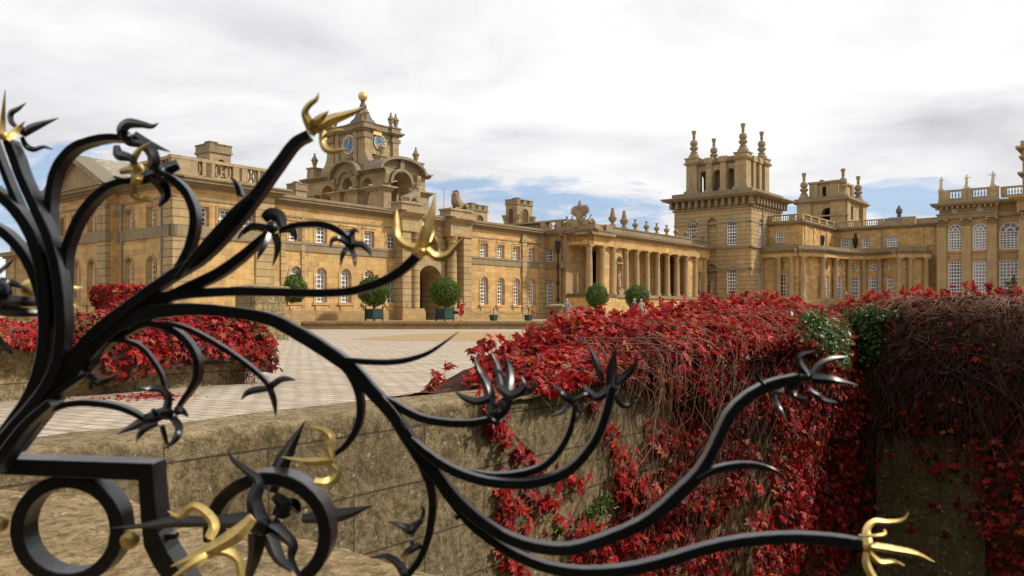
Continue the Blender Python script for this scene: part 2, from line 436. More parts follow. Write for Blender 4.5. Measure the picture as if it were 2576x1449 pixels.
def cornice(mb, fr, s0, s1, z, steps, n=0., ends=True):
    """stacked mouldings: steps = [(height, projection)] upwards from z"""
    for i, (h, p) in enumerate(steps):
        e = p if ends else 0
        mb.box(fr, s0-e, s1+e, n-.3, n+p, z, z+h); z += h
    return z
def modillions(mb, fr, s0, s1, z0, z1, n0, n1, step, w=.3):
    k = max(1, int((s1-s0)/step))
    for i in range(k+1):
        s = s0+(s1-s0)*i/k; mb.box(fr, s-w/2, s+w/2, n0, n1, z0, z1)
def balusters(mb, fr, s0, s1, z0, z1, n, step=.32, r=.1):
    k = max(2, int((s1-s0)/step)); h = z1-z0
    for i in range(k):
        s = s0+(s1-s0)*(i+.5)/k
        mb.lathe(fr, (s, n), [(r*.8, z0), (r*.8, z0+h*.08), (r*.4, z0+h*.15), (r, z0+h*.35), (r*.9, z0+h*.5), (r*.4, z0+h*.75), (r*.45, z0+h*.9), (r*.8, z0+h*.93), (r*.8, z1)], 6)
def parapet(mb, fr, s0, s1, z0, z1, n, piers, t=.35, step=.32, ovals=False):
    """balustrade: plinth, rail, piers (s list) with balusters in between"""
    mb.box(fr, s0, s1, n-t, n, z0, z0+.22*(z1-z0)); mb.box(fr, s0-.05, s1+.05, n-t-.06, n+.06, z1-.15*(z1-z0), z1)
    pr = sorted(piers); a = s0
    for p in pr:
        mb.box(fr, p-.35, p+.35, n-t-.02, n+.03, z0+.2*(z1-z0), z1-.14*(z1-z0))
    for a, b in zip([s0]+[p+.35 for p in pr], [p-.35 for p in pr]+[s1]):
        if ovals and b-a > .5:
            k = max(2, int((b-a)/.62)); zc, hh = (z0+.22*(z1-z0)+z1-.15*(z1-z0))/2, .315*(z1-z0)
            for i in range(k):
                c = a+(b-a)*(i+.5)/k; w_ = (b-a)/k*.36; q = np.linspace(0, 2*math.pi, 17)
                for x0, x1 in zip(q, q[1:]): mb.prism(fr, [(c+w_*m*math.cos(x), zc+hh*m2*math.sin(x)) for m, m2, x in ((1, 1, x0), (1, 1, x1), (.62, .8, x1), (.62, .8, x0))], n-t*.75, n-t*.2)
                mb.box(fr, c+w_*.9, c+(b-a)/k-w_*.9, n-t*.7, n-t*.25, zc-.07, zc+.07)
        elif b-a > .5: balusters(mb, fr, a+.05, b-.05, z0+.21*(z1-z0), z1-.14*(z1-z0), n-t/2, step)
# ================================================================ THE PALACE
FW = Fr((-8.3, 75.0), D1)
TOPW = 8.45
def yz(fr, u, v, n=0): return fr.Z(u, v, n)
def add_windows(root, fr, n, specs, wmb, nx=3, ny=4, setback=.25, sur=None, sw=.16, bar=.05):
    for o, a, b in specs:
        put_window(root, fr, o, n, a, b, bar, setback)
        if sur is not None: surround(sur, fr, o, n, sw)

# ---- long wing, in two stretches either side of the gateway
def wing(name, label, u0, u1, ups, lows, extra_end=0):
    s0, s1 = FW.S(u0), FW.S(u1)+extra_end
    root = empty(name, FW.P((s0+s1)/2, -5, TER), label, 'building', 'palace wings')
    ops = []; sp = []
    for u in ups: o = (FW.S(u, -.3), 1.15, 5.72, 7.1, 'r'); ops.append(o); sp.append((o, 3, 4))
    for u in lows: o = (FW.S(u, -.3), 1.15, .95, 3.75, 'a'); ops.append(o); sp.append((o, 3, 7))
    w = MB(); wall(w, FW, s0, s1, .25, TOPW, ops, 0, .5); w.box(FW, s0, s1, -12, -.51, TER-.5, 9.0)
    w.box(FW, s0, s1, -.6, 0.001, TER-.5, .3)
    w.build('wall', 'stone', root)
    t = MB(); t.box(FW, s0, s1, -.3, .1, 4.95, 5.66); t.box(FW, s0, s1, -.3, .16, 5.5, 5.7)
    t.box(FW, s0, s1, -.3, .05, 7.55, 7.68)
    t.build('band', 'trim', root)
    t = MB(); cornice(t, FW, s0, s1, 8.45, [(.16, .18), (.14, .38), (.2, .62), (.1, .72)], 0, False)
    t.box(FW, s0, s1, -1.2, -.1, 9.05, 9.3); t.build('cornice', 'trim', root)
    t = MB(); t.box(FW, s0, s1, -.3, .16, TER-.2, .28); t.build('plinth', 'stone2', root)
    su = MB()
    for o, a, b in sp:
        surround(su, FW, o, 0, .2, .05)
        if o[4] == 'a':
            su.box(FW, o[0]-.85, o[0]+.85, -.1, .16, .72, .93); su.box(FW, o[0]-.6, o[0]+.6, -.1, .09, -.1, .70)
            su.prism(FW, [(o[0]-.6,-.1),(o[0]-.35,-.35),(o[0]+.35,-.35),(o[0]+.6,-.1)], -.1, .08)
        else: su.box(FW, o[0]-.75, o[0]+.75, -.1, .12, 7.3, 7.42)
    su.build('window_surround', 'stone', root)
    for o, a, b in sp: put_window(root, FW, o, 0, a, b, .065, .30)
    q = MB(); q.box(FW, s0, s1, -11.5, -1.3, 9.0, 9.25); q.build('roof', 'lead', root)
    return root, s0, s1
wA, sA0, sA1 = wing('palace_wing', 'long honey stone palace wing left of the gateway, below the clock tower', 688, 1006, (735, 802, 866, 922, 979), (739, 802, 864, 922, 979))
wB, sB0, sB1 = wing('palace_wing', 'shorter honey stone palace wing between gateway and colonnade', 1183, 1369, (1212, 1254, 1293.5, 1331.5), (1212.7, 1254.5, 1294.5, 1332.7))
q = MB(); a = FW.S(1322, .5)   # the rusticated end bay of the short wing
q.box(FW, FW.S(1311), FW.S(1322), -.2, .22, TER, 8.45); q.box(FW, sB1-1.0, sB1, -.2, .22, TER, 8.45)
q.box(FW, FW.S(1308), sB1, -.2, .3, 7.6, 7.8); q.build('pilaster', 'rust', wB)
q = MB(); q.box(FW, FW.S(705), FW.S(716), -.2, .12, TER, 7.6); q.box(FW, FW.S(757), FW.S(765), -.2, .12, TER, 7.6); q.build('pilaster', 'rust', wA)
q = MB(); q.tube([FW.P(sB0+3.6, .0-7, 9.2), FW.P(sB0+3.6, -7, 13.4)], .03, 5); q.build('flagpole', 'pipe', wB)

# ---- corner pavilion, far left
FL = FW.sub(0, .9); sc_ = FL.S(434); s1_ = FL.S(688, 0)
cp = FL.P(sc_, 0, 0); FLS = Fr((cp[0], cp[1]), E2)
pav = empty('corner_pavilion', FL.P(sc_+4, -5, TER), 'big honey stone corner pavilion with pediment and balustrade at far left of the palace', 'building')
w = MB(); sp = []; su = MB()
upl = [(FL.S(u, -.3), 1.3, FL.Z(u, 566), FL.Z(u, 517), 'r') for u in (625, 580)]
sB = FLS.S(298)
nb = 0
for i in range(400):      # how far the pedimented bay stands forward
    p = FLS.P(sB, i*.02, 0)
    if CX+F*p[0]/p[1] <= 267: nb = i*.02; break
nb = max(nb, .5)
ZB = 6.05
sid = []
for u in (337, 392.6): sid += [((FLS.S(u, -.35), 1.15, 6.12, 7.5, 'r'), 3, 4), ((FLS.S(u, -.35), 1.15, 1.2, 4.05, 'a'), 3, 7)]
bay = []
for u in (166, 203, 242.5): bay += [((FLS.S(u, nb-.35), 1.15, 6.12, 7.5, 'r'), 3, 4), ((FLS.S(u, nb-.35), 1.15, 1.2, 4.05, 'a'), 3, 7)]
sB0_ = FLS.S(134, nb)
fro = []
for u in (500, 560, 620): fro += [((FL.S(u, -.35), 1.15, 6.12, 7.5, 'r'), 3, 4)]
wall(w, FL, sc_, s1_, TER, 9.0, [o[0] for o in fro], 0, .45)
wall(w, FLS, sB, 0, TER, 9.0, [o[0] for o in sid], 0, .45)
wall(w, FLS, sB0_, sB, TER, 9.0, [o[0] for o in bay], nb, .45)
w.box(FLS, sB-.02, sB, -.4, nb, TER, 9.0)
w.box(FLS, sB0_-8, sB0_, -.45, nb-1.2, TER, 9.0)
w.box(FL, sc_+.5, s1_, -14, -.46, TER, 9.2); w.box(FLS, sB0_-8, -.5, -8, -.47, TER, 9.1)
w.box(FLS, sB0_, sB-.03, -.5, nb-.46, TER, 9.1)
w.build('wall', 'stone', pav)
for fr, n, sp in ((FL, 0, fro), (FLS, 0, sid), (FLS, nb, bay)):
    for o, a, b in sp: surround(su, fr, o, n, .18, .05); put_window(pav, fr, o, n, a, b, .06, .36)
su.build('window_surround', 'stone2', pav)
t = MB()
for z0, z1, p in ((5.3, 6.05, .14), (7.9, 8.05, .08)):
    t.box(FL, sc_-p, s1_, -.3, p, z0, z1); t.box(FLS, sB, p, -.3, p, z0, z1); t.box(FLS, sB0_, sB+p, nb-.3, nb+p, z0, z1)
t.build('band', 'trim', pav)
t = MB()
z = 8.7
for h, p in ((.16, .2), (.16, .5), (.22, .85), (.12, 1.0)):
    t.box(FL, sc_-p, s1_+p, -.3, p, z, z+h); t.box(FLS, sB, p, -.3, p-.003, z, z+h); t.box(FLS, sB0_-p*.5, sB+p, nb-.3, nb+p, z, z+h); z += h
t.build('cornice', 'trim', pav)
t = MB()
parapet(t, FL, sc_, FL.S(676), z, 10.85, -.15, [sc_+.4, FL.S(470)-.3, FL.S(517)+.2, FL.S(532), FL.S(600), FL.S(615), FL.S(662), FL.S(676)-.3], .4, .5, True)
t.box(FL, sc_+.0, sc_+1.9, -.55, -.10, z+.1, 10.6)
parapet(t, FLS, sB+1.5, -.3, z+.01, 10.84, -.15, [-3.2, sB+2], .4, .5, True)
parapet(t, FLS, sB0_-7.5, sB0_, z+.01, 10.4, -.15, [sB0_-4], .4, .5)
t.build('balustrade', 'pale', pav)
t = MB(); m_s = (sB0_+sB)/2; zz = z; hp = 2.35   # pediment and its gabled roof
t.prism(FLS, [(sB0_-.5, zz), (sB+.8, zz), (m_s+.15, zz+hp)], nb-1.0, nb+.05)
t.build('pediment', 'pale', pav)
t = MB()
for a, b in (((sB0_-.9, zz), (m_s+.15, zz+hp+.35)), ((sB+1.3, zz), (m_s+.15, zz+hp+.35))):
    t.prism(FLS, [a, b, (b[0], b[1]-.42), (a[0]+(.9 if a[0] < m_s else -.9), a[1])], nb-.8, nb+.75)
t.build('raking_cornice', 'trim', pav)
t = MB(); t.prism(FLS, [(sB0_-.8, zz-.05), (sB+1.2, zz-.05), (m_s+.15, zz+hp+.32)], -8, nb-.81); t.build('roof', 'slate', pav)
t = MB(); q = FLS.S(206, -1.5); t.box(FLS, q-.7, q+.6, -2.2, -1, zz, zz+hp+1.0); t.box(FLS, q-.8, q+.7, -2.3, -.9, zz+hp+.85, zz+hp+1.1)
q = FLS.S(402, -2.5); t.box(FLS, q-.6, q+.6, -3.2, -2, zz, 11.5); t.box(FLS, q-.7, q+.7, -3.3, -1.9, 11.4, 11.65); t.build('chimney_stack', 'pale', pav)
t = MB()
for s_, n_, f_ in ((.0, .02, FLS), (sB+.0, nb+.02, FLS)):
    for i in range(1):
        f_.P; t.box(f_, s_-1.25, s_+.02, n_-.3, n_+.06, TER, 5.28); t.box(f_, s_-1.25, s_+.02, n_-.3, n_+.06, 6.06, 7.88)
t.box(FL, sc_-.05, sc_+1.4, -.3, .08, TER, 5.29); t.box(FL, sc_-.05, sc_+1.4, -.3, .08, 6.06, 7.89)
t.box(FL, s1_-1.6, s1_+.02, -.3, .1, TER, 8.69)
t.box(FLS, sB0_, sB0_+1.2, nb-.3, nb+.06, TER, 7.89)
t.build('quoin', 'rust', pav)
t = MB()
for u, n_ in ((305, .12), (405, .14)):
    s_ = FLS.S(u, n_); t.tube([FLS.P(s_, n_, 0), FLS.P(s_, n_, 7.6)], .075, 8); t.lathe(FLS, (s_, n_), [(.1, 7.3), (.2, 7.5), (.24, 7.9), (.2, 7.95)], 8)
t.build('downpipe', 'pipe', pav)
# low range beyond the pavilion
ol = FLS.P(sB0_-8, -2, 0); FO = Fr((ol[0], ol[1]), E2)
ow = empty('low_range', FO.P(-8, -3, TER), 'low weathered stone range at the far left edge behind the iron scrolls', 'building')
t = MB(); sO = FO.S(14, 0); t.box(FO, sO, 0, -6, 0, TER, 5.6); t.build('wall', 'stone2', ow)
t = MB(); cornice(t, FO, sO, 0, 5.3, [(.2, .2), (.2, .45), (.15, .5)]); t.box(FO, sO+.3, sO+1.3, -1.5, -.3, 5.8, 6.9); t.build('cornice', 'trim', ow)
t = MB(); t.box(FO, sO+1.2, sO+2.4, -.2, .1, TER, 5.25); t.build('pilaster', 'rust', ow)

# ---- gateway
gt = empty('gateway', FW.P(FW.S(1080), 0, TER), 'rusticated arched gateway with heavy piers below two lions', 'gateway')
NG = 1.1
sl0, sl1 = FW.S(1013, NG), FW.S(1035, NG); sr0, sr1 = FW.S(1167, NG), FW.S(1186, NG)
w = MB()
ga = (FW.S(1079), 3.3, TER, 4.5, 'a'); gn = (FW.S(1079), 2.2, 5.4, 7.3, 'a')
wall(w, FW, sl1-.6, sr0+.5, TER, 8.45, [ga, gn], .05, 2.6)
w.build('wall', 'rust', gt)
t = MB(); t.box(FW, sl1-.6, ga[0]-1.75, -2.6, .0, TER, 8.9); t.box(FW, ga[0]+1.75, sr0+.5, -2.6, .0, TER, 8.9); t.box(FW, sl1-.6, sr0+.5, -12, -2.6, TER, 9.0); t.build('passage_wall', 'stone2', gt)
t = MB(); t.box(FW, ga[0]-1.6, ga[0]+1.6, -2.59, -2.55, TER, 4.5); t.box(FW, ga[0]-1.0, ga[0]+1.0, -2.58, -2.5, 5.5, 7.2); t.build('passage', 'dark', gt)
t = MB()
for a, b in ((sl0, sl1), (sr0, sr1)):
    t.box(FW, a, b, -.2, NG, TER+.5, 7.55)
t.build('pier', 'rust', gt)
t = MB()
for u in (1047, 1141):
    s_ = FW.S(u, .85); t.lathe(FW, (s_, .62), [(.56, .1), (.5, .3), (.48, .5), (.5, 2.2), (.48, 4.6), (.42, 6.7), (.46, 6.75), (.44, 6.9), (.58, 7.1), (.6, 7.3)], 20)
t.build('column', 'rust', gt, smooth=True)
t = MB()
for a, b in ((sl0, FW.S(1060, .85)), (FW.S(1128, .8), sr1)):
    t.box(FW, a-.15, b+.15, -.2, NG+.15, TER-.1, .25); t.box(FW, a-.08, b+.08, -.2, NG+.08, .25, .5)
    t.box(FW, a-.12, b+.12, -.2, NG+.12, 7.3, 7.55)
t.build('pier_base', 'stone2', gt)
t = MB()
for a, b in ((sl0-.1, FW.S(1056, .85)), (FW.S(1128, .8), sr1+.1)):
    t.box(FW, a, b, -.3, NG+.02, 7.55, 8.6)
    z = cornice(t, FW, a, b, 8.6, [(.16, NG+.2), (.16, NG+.42), (.2, NG+.62)], 0, False)
    t.box(FW, a-.3, b+.3, -.6, NG+.3, z, z+.18); t.box(FW, a, b, -.3, NG, z+.18, z+.62); t.box(FW, a-.1, b+.1, -.4, NG+.12, z+.62, z+.8)
    GZ = z+.8
z = 8.45
for h, p in ((.16, .18), (.14, .38), (.2, .62), (.1, .72)): t.box(FW, sl1, sr0, -.3, p, z, z+h); z += h
t.build('entablature', 'pale', gt)
t = MB(); surround(t, FW, ga, .05, .75, .1); surround(t, FW, gn, .05, .3, .08); t.build('voussoir', 'pale', gt)

# ---- return wall, portico and colonnade
FC = Fr((8.3, 86.2), D1); sE = FC.S(1788)
cor = FW.P(FW.S(1369), 0, 0); FR = Fr((cor[0], cor[1]), E2)
col = empty('colonnade', FC.P(sE/2, -2, TER), 'stone colonnade of tall round columns on an arcaded podium with a corner portico', 'colonnade')
sR = FR.S(1411)
w = MB(); su = MB()
o1 = (FR.S(1385.5, -.3), 1.15, 5.72, 7.1, 'r'); o2 = (FR.S(1385.5, -.3), 1.15, .9, 3.8, 'a')
wall(w, FR, 0, sR, TER, TOPW, [o1, o2], 0, .45); w.box(FR, 0, sR, -6, -.46, TER, 9.0)
sK = (FC.o[0]-FR.o[0])*E2[0]+(FC.o[1]-FR.o[1])*E2[1]; w.box(FR, sR, sK-2.3, -6.5, -5.6, TER, 8.6); w.box(FR, sR-.02, sR+.3, -5.6, -.5, TER, 8.6); w.build('return_wall', 'stone2', col)
surround(su, FR, o1, 0, .18, .05); surround(su, FR, o2, 0, .3, .05); su.build('window_surround', 'stone2', col)
for o, a, b in ((o1, 3, 4), (o2, 4, 7)): put_window(col, FR, o, 0, a, b, .055, .3)
t = MB(); t.box(FR, 0, 3.2, -.2, .1, 4.95, 5.68)
z = 8.45
for h, p in ((.16, .18), (.14, .38), (.2, .62), (.1, .72)): t.box(FR, 0, sR, -.3, p, z, z+h); z += h
t.build('return_cornice', 'trim', col)
t = MB(); parapet(t, FR, -6, sR, 9.06, 10.3, -.6, [-5.5, -.6, 1.5, 3.6], .4, .4); t.box(FR, -6, 0, -1.3, -1.05, 9.06, 10.2); t.build('return_balustrade', 'pale', col)
t = MB(); s_ = FR.S(1404, .1); t.tube([FR.P(s_, .12, TER), FR.P(s_, .12, 7.2)], .08, 8)
t.lathe(FR, (s_, .16), [(.1, 6.5), (.2, 6.7), (.3, 7.4), (.3, 7.9)], 8)
for z in (1.4, 3.2, 5.0): t.lathe(FR, (s_, .12), [(.16, z), (.2, z+.15), (.16, z+.4)], 8)
t.build('downpipe', 'blackpipe', col)
FPL = Fr(FC.o, E2); sPL = FPL.S(1408)
CZ0, CZ1 = 2.2, 7.45
def order_column(mb, fr, c, z0, z1, r):
    h = z1-z0
    mb.lathe(fr, c, [(r*1.35, z0), (r*1.35, z0+.14), (r*1.25, z0+.2), (r*1.28, z0+.3), (r*1.05, z0+.38), (r*1.0, z0+.45), (r*1.0, z0+h*.35), (r*.94, z0+h*.65), (r*.84, z1-.55), (r*.9, z1-.52), (r*.88, z1-.46), (r*.86, z1-.4), (r*1.08, z1-.2), (r*1.08, z1-.17)], 20)
    q = r*1.15; mb.frus(fr, c, q, z1-.17, q, z1)
cr = .37
cols_u = (1482, 1514, 1541, 1574, 1600.7, 1627, 1653, 1678, 1702, 1725, 1748, 1772)
for u in cols_u:
    c = MB(); order_column(c, FC, (FC.S(u, -1.05), -1.05), CZ0, CZ1, cr); c.build('column', 'column', col, smooth=True)
for u, nn in ((1428, -1.05),):
    c = MB(); order_column(c, FPL, (FPL.S(u, nn), nn), CZ0, CZ1, cr); c.build('column', 'column', col, smooth=True)
for a, b in ((1541, 4.2), (1482, 4.4)):   # inner responds
    c = MB(); order_column(c, FC, (FC.S(a, -1.05), -b), CZ0, CZ1, cr); c.build('column', 'column', col, smooth=True)
ent = MB(); TH_ = 1.5
for fr, a, b in ((FC, .6, sE+1), (FPL, sPL+.6, -.6)):
    n0 = -.6-.9
    ent.box(fr, a-(.0 if fr is FC else 0), b, n0, -.62, CZ1+.003, CZ1+.52); ent.box(fr, a, b, n0-.02, -.6, CZ1+.52, CZ1+1.02)
ent.box(FPL, -.75, -.6, -1.5, -.6, CZ1, CZ1+1.02)
ent.box(FC, 0.6, FC.S(1545), -6, -1.5, CZ1+.02, 8.9)     # portico ceiling slab
ent.box(FC, 0.6, sE+1, -5.2, -1.5, CZ1+.3, 8.9)
ent.build('entablature', 'stone', col)
t = MB(); z = CZ1+1.02
for h, p in ((.14, -.42), (.12, -.2), (.16, .0), (.08, .06)):
    t.box(FC, -p*0-.0-.0, sE+1, -2, p, z, z+h); t.box(FPL, sPL-.0, 0, -5, p, z-.004, z+h-.004); z += h
t.box(FC, .6, sE+1, -5.2, -.62, z, z+.62); t.box(FC, .5, sE+1.1, -5.3, -.52, z+.62, z+.74)
CTOP = z+.74
t.box(FC, FC.S(1536)-.3, FC.S(1546)+.3, -1.6, -.35, z, z+.8)
t.build('cornice', 'trim', col)
w = MB()
w.box(FC, FC.S(1512, -4.8), sE+1, -5.4, -4.9, CZ0, CZ1+.3)
w.box(FC, FC.S(1541)+.1, FC.S(1574)-.0, -2.2, -1.5, CZ0, CZ1+.1)   # closed bays that hold niches
niA = (FC.S(1557, -1.2), 1.25, 2.75, 6.5, 'a'); niB = (FC.S(1759, -1.2), 1.25, 2.75, 5.6, 'a')
wall(w, FC, FC.S(1541), FC.S(1574), CZ0, CZ1, [niA], -1.15, .34); wall(w, FC, FC.S(1748), sE+.8, CZ0, CZ1, [niB], -1.15, .34)
w.box(FC, FC.S(1748)+.1, sE+.8, -2.4, -1.5, CZ0, CZ1+.1)
for u in (1612, 1638, 1664, 1688, 1711): 
    pass
w.build('back_wall', 'stone', col)
t = MB(); sk = FC.S(1506, -4.8)
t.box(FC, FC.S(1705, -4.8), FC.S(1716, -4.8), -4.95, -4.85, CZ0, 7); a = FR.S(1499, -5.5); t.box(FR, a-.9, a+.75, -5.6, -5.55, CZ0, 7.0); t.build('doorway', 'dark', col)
t = MB(); surround(t, FC, niA, -1.15, .12, .06); t.box(FC, niA[0]-.75, niA[0]+.75, -1.16, -1.02, 5.7, 5.85); surround(t, FC, niB, -1.15, .12, .06)
for c_, n_ in ((niA[0], -1.15), (niB[0], -1.15)):
    t.prism(FC, [(c_-.35, 2.2), (c_+.35, 2.2), (c_+.6, 2.62), (c_+.6, 2.75), (c_-.6, 2.75), (c_-.6, 2.62)], n_-.3, n_+.3)
t.build('niche_frame', 'pale', col)
w = MB(); pod = [(FC.S(u), .85, -.3, 1.45, 'a') for u in (1600, 1625, 1648.5, 1674.5, 1699, 1722.5, 1746)]
wall(w, FC, .4, sE+1, TER, 1.85, pod, -.5, .5); w.box(FC, .4, sE+1, -5.4, -1.01, TER, 1.9)
w.box(FPL, sPL+.4, -.4, -6, -.5, TER, 1.85)
w.build('podium', 'stone', col)
t = MB(); t.box(FC, .3, sE+1, -5.4, -.3, 1.85, 2.2); t.box(FPL, sPL+.2, -.3, -6, -.3, 1.852, 2.198)
for o in pod: surround(t, FC, o, -.5, .12, .05)
t.build('podium_cornice', 'trim', col)

# ---- great square tower
FT1 = Fr((31.4, 107.4), E2); FT2 = Fr((31.4, 107.4), D1); TL, TD = 11.2, 10.4
tw = empty('square_tower', FT1.P(-TL/2, -TD/2, TER), 'tall square stone tower with arched belvedere and four ball finials', 'tower')
w = MB(); su = MB()
zA = (5.95-3.2, )
t1 = [((FT1.S(1842.5, -.25), 1.45, FT1.Z(1842, 740), FT1.Z(1842, 665.5), 'a'), 4, 8), ((FT1.S(1842.5, -.25), 1.45, FT1.Z(1842, 617), FT1.Z(1842, 545.6), 'a'), 4, 8), ((FT1.S(1745.5, -.25), 1.45, FT1.Z(1745, 623)-.3, FT1.Z(1745, 552), 'a'), 4, 8)]
ni = [(FT1.S(1792, -.1), 1.4, FT1.Z(1792, 618), FT1.Z(1792, 548), 'a'), (FT1.S(1791, -.1), 1.6, 2.6, FT1.Z(1791, 664), 'a')]
wall(w, FT1, -TL, 0, TER, 14.3, [o[0] for o in t1]+ni, 0, .42)
t2 = [((FT2.S(1909.5, -.25), 1.5, 2.6, 6.5, 'a'), 4, 8), ((FT2.S(1909.5, -.25), 1.5, 9.0, 12.75, 'a'), 4, 8)]
wall(w, FT2, 0, TD, TER, 14.3, [o[0] for o in t2], 0, .42)
w.box(FT1, -TL, -.43, -TD, -.43, TER, 15.6)
w.box(FT1, -TL, 0, -TD, 0, 14.3, 15.62)
w.build('wall', 'rust', tw)
for o, a, b in t1: put_window(tw, FT1, o, 0, a, b, .07, .2); surround(su, FT1, o, 0, .12, .05)
for o, a, b in t2: put_window(tw, FT2, o, 0, a, b, .07, .2); surround(su, FT2, o, 0, .12, .05)
for o in ni: surround(su, FT1, o, 0, .12, .05)
su.build('window_surround', 'pale', tw)
t = MB()
for z0, z1, p in ((5.8, 6.1, .08), (8.75, 8.98, .3), (12.1, 12.3, .06), (14.15, 14.4, .2)):
    t.box(FT1, -TL-p, p, -.3, p, z0, z1); t.box(FT2, -p, TD+p, -.3, p-.003, z0, z1)
t.build('band', 'trim', tw)
t = MB(); z = 15.45
for h, p in ((.14, .85), (.2, 1.25), (.16, 1.45)):
    t.box(FT1, -TL-p, p, -TD-p, p, z, z+h); z += h
for p in ((.25),): t.box(FT1, -TL-p, p, -TD-p, p, z, z+.65)
t.build('cornice', 'trim', tw)
t = MB()
modillions(t, FT1, -TL-.2, .2, 14.5, 15.42, -.1, .8, .95, .34); modillions(t, FT2, .5, TD+.2, 14.5, 15.42, -.1, .8, .95, .34)
t.build('modillion_course', 'trim', tw)
BZ = z+.65; bi = 1.25; BH = 20.75
FB1 = FT1.sub(0, -bi); FB2 = Fr(FT1.P(-bi, -bi, 0)[:2], D1); FB1 = Fr(FT1.P(-bi, -bi, 0)[:2], E2); BW = TL-2*bi; BD = TD-2*bi
w = MB()
arcs = [(-BW*.5, 1.15, BZ+.1, BZ+3.2, 'a'), (-BW*.27, 1.0, BZ+.1, BZ+3.2, 'a'), (-BW*.73, 1.0, BZ+.1, BZ+3.2, 'a')]
arc2 = [(BD*.5, 1.15, BZ+.1, BZ+3.2, 'a'), (BD*.25, .8, BZ+.1, BZ+3.2, 'a'), (BD*.75, .8, BZ+.1, BZ+3.2, 'a')]
FB3 = Fr(FT1.P(-bi, -TD+bi, 0)[:2], E2); FB4 = Fr(FT1.P(-TL+bi, -bi, 0)[:2], D1)
for fr, aa, a, b, n in ((FB1, arcs, -BW, 0, -.4), (FB2, arc2, 0, BD, -.4), (FB3, arcs, -BW, 0, .4), (FB4, arc2, 0, BD, .4)):
    wall(w, fr, a, b, BZ, BH, aa, n, .7 if n < 0 else .02)
w.box(FB1, -BW+.4, -.4, -BD+.4, -.4, BH-.3, BH+.1)
w.box(FB1, -BW*.5-1.6, -BW*.5+1.6, -BD*.5-1.6, -BD*.5+1.6, BZ, BH); w.build('belvedere', 'pale', tw)
t = MB()
for fs, fn in ((0, 0), (-BW, 0), (0, -BD), (-BW, -BD)):
    c = (fs+(-.75 if fs == 0 else .75), fn+(-.75 if fn == 0 else .75))
    t.frus(FB1, c, 1.05, BZ, 1.05, BZ+.45); t.frus(FB1, c, 1.0, BZ+.45, .82, BZ+.6); t.frus(FB1, c, .8, BZ+.6, .78, BH)
    t.frus(FB1, c, .95, BH, 1.15, BH+.25); t.frus(FB1, c, .9, BH+.25, .9, BH+.85); t.frus(FB1, c, 1.02, BH+.85, 1.02, BH+1.0)
for k in (-BW*.38, -BW*.62):
    for n_ in (-.35, -BD+.35): t.box(FB1, k-.42, k+.42, n_-.35, n_+.35, BZ, BH); t.box(FB1, k-.55, k+.55, n_-.45, n_+.45, BZ, BZ+.5); t.box(FB1, k-.6, k+.6, n_-.5, n_+.5, BH, BH+.72)
for k in (BD*.37, BD*.63):
    t.box(FB2, k-.42, k+.42, -.7, 0, BZ, BH); t.box(FB2, k-.55, k+.55, -.8, .1, BZ, BZ+.5); t.box(FB2, k-.6, k+.6, -.85, .15, BH, BH+.72)
t.build('pier', 'pale', tw)
t = MB()
for a, b in ((.02, .0), ):
    t.box(FB1, -BW+.2, -.2, -BD+.2, -.2, BH-.1, BH+.22); t.box(FB1, -BW-.02, .02, -BD-.02, .02, BH+.1, BH+.24); t.box(FB1, -BW+.15, -.15, -BD+.15, -.15, BH+.24, BH+.62)
t.build('belvedere_cornice', 'trim', tw)
t = MB(); 
for i in range(9): t.box(FB1, -BW*.5-.5+i*.125, -BW*.5-.47+i*.125, -.5, -.47, BZ+.1, BZ+1.0)
t.box(FB1, -BW*.5-.55, -BW*.5+.55, -.5, -.46, BZ+1.0, BZ+1.05); t.build('railing', 'blackpipe', tw)
def tall_finial(mb, fr, c, z, k=1.0):
    r = [(.85, 0), (.82, .35), (.5, .75), (.55, .85), (.55, .95), (.3, 1.1), (.62, 1.45), (.66, 1.6), (.5, 1.75), (.2, 1.78)]
    mb.lathe(fr, c, [(a*k, z+b*k) for a, b in r], 14)
    r = [(.12, 1.7)]+[(.58*math.sin(t_), 2.3-.58*math.cos(t_)) for t_ in np.linspace(.3, 2.85, 9)]+[(.14, 2.88), (.24, 3.1), (.2, 3.5), (.3, 3.72), (.3, 3.8), (.36, 4.15), (.3, 4.18)]
    mb.lathe(fr, c, [(a*k, z+b*k) for a, b in r], 16)
for fs, fn in ((0, 0), (-BW, 0), (0, -BD), (-BW, -BD)):
    c = (fs+(-.75 if fs == 0 else .75), fn+(-.75 if fn == 0 else .75)); t = MB(); tall_finial(t, FB1, c, BH+1.0, .93); t.build('ball_finial', 'carve', tw, smooth=True)
t = MB(); s_ = FT2.S(1920, .12); t.tube([FT2.P(s_, .12, 0), FT2.P(s_, .12, 14.4)], .08, 6); t.build('downpipe', 'pipe', tw)

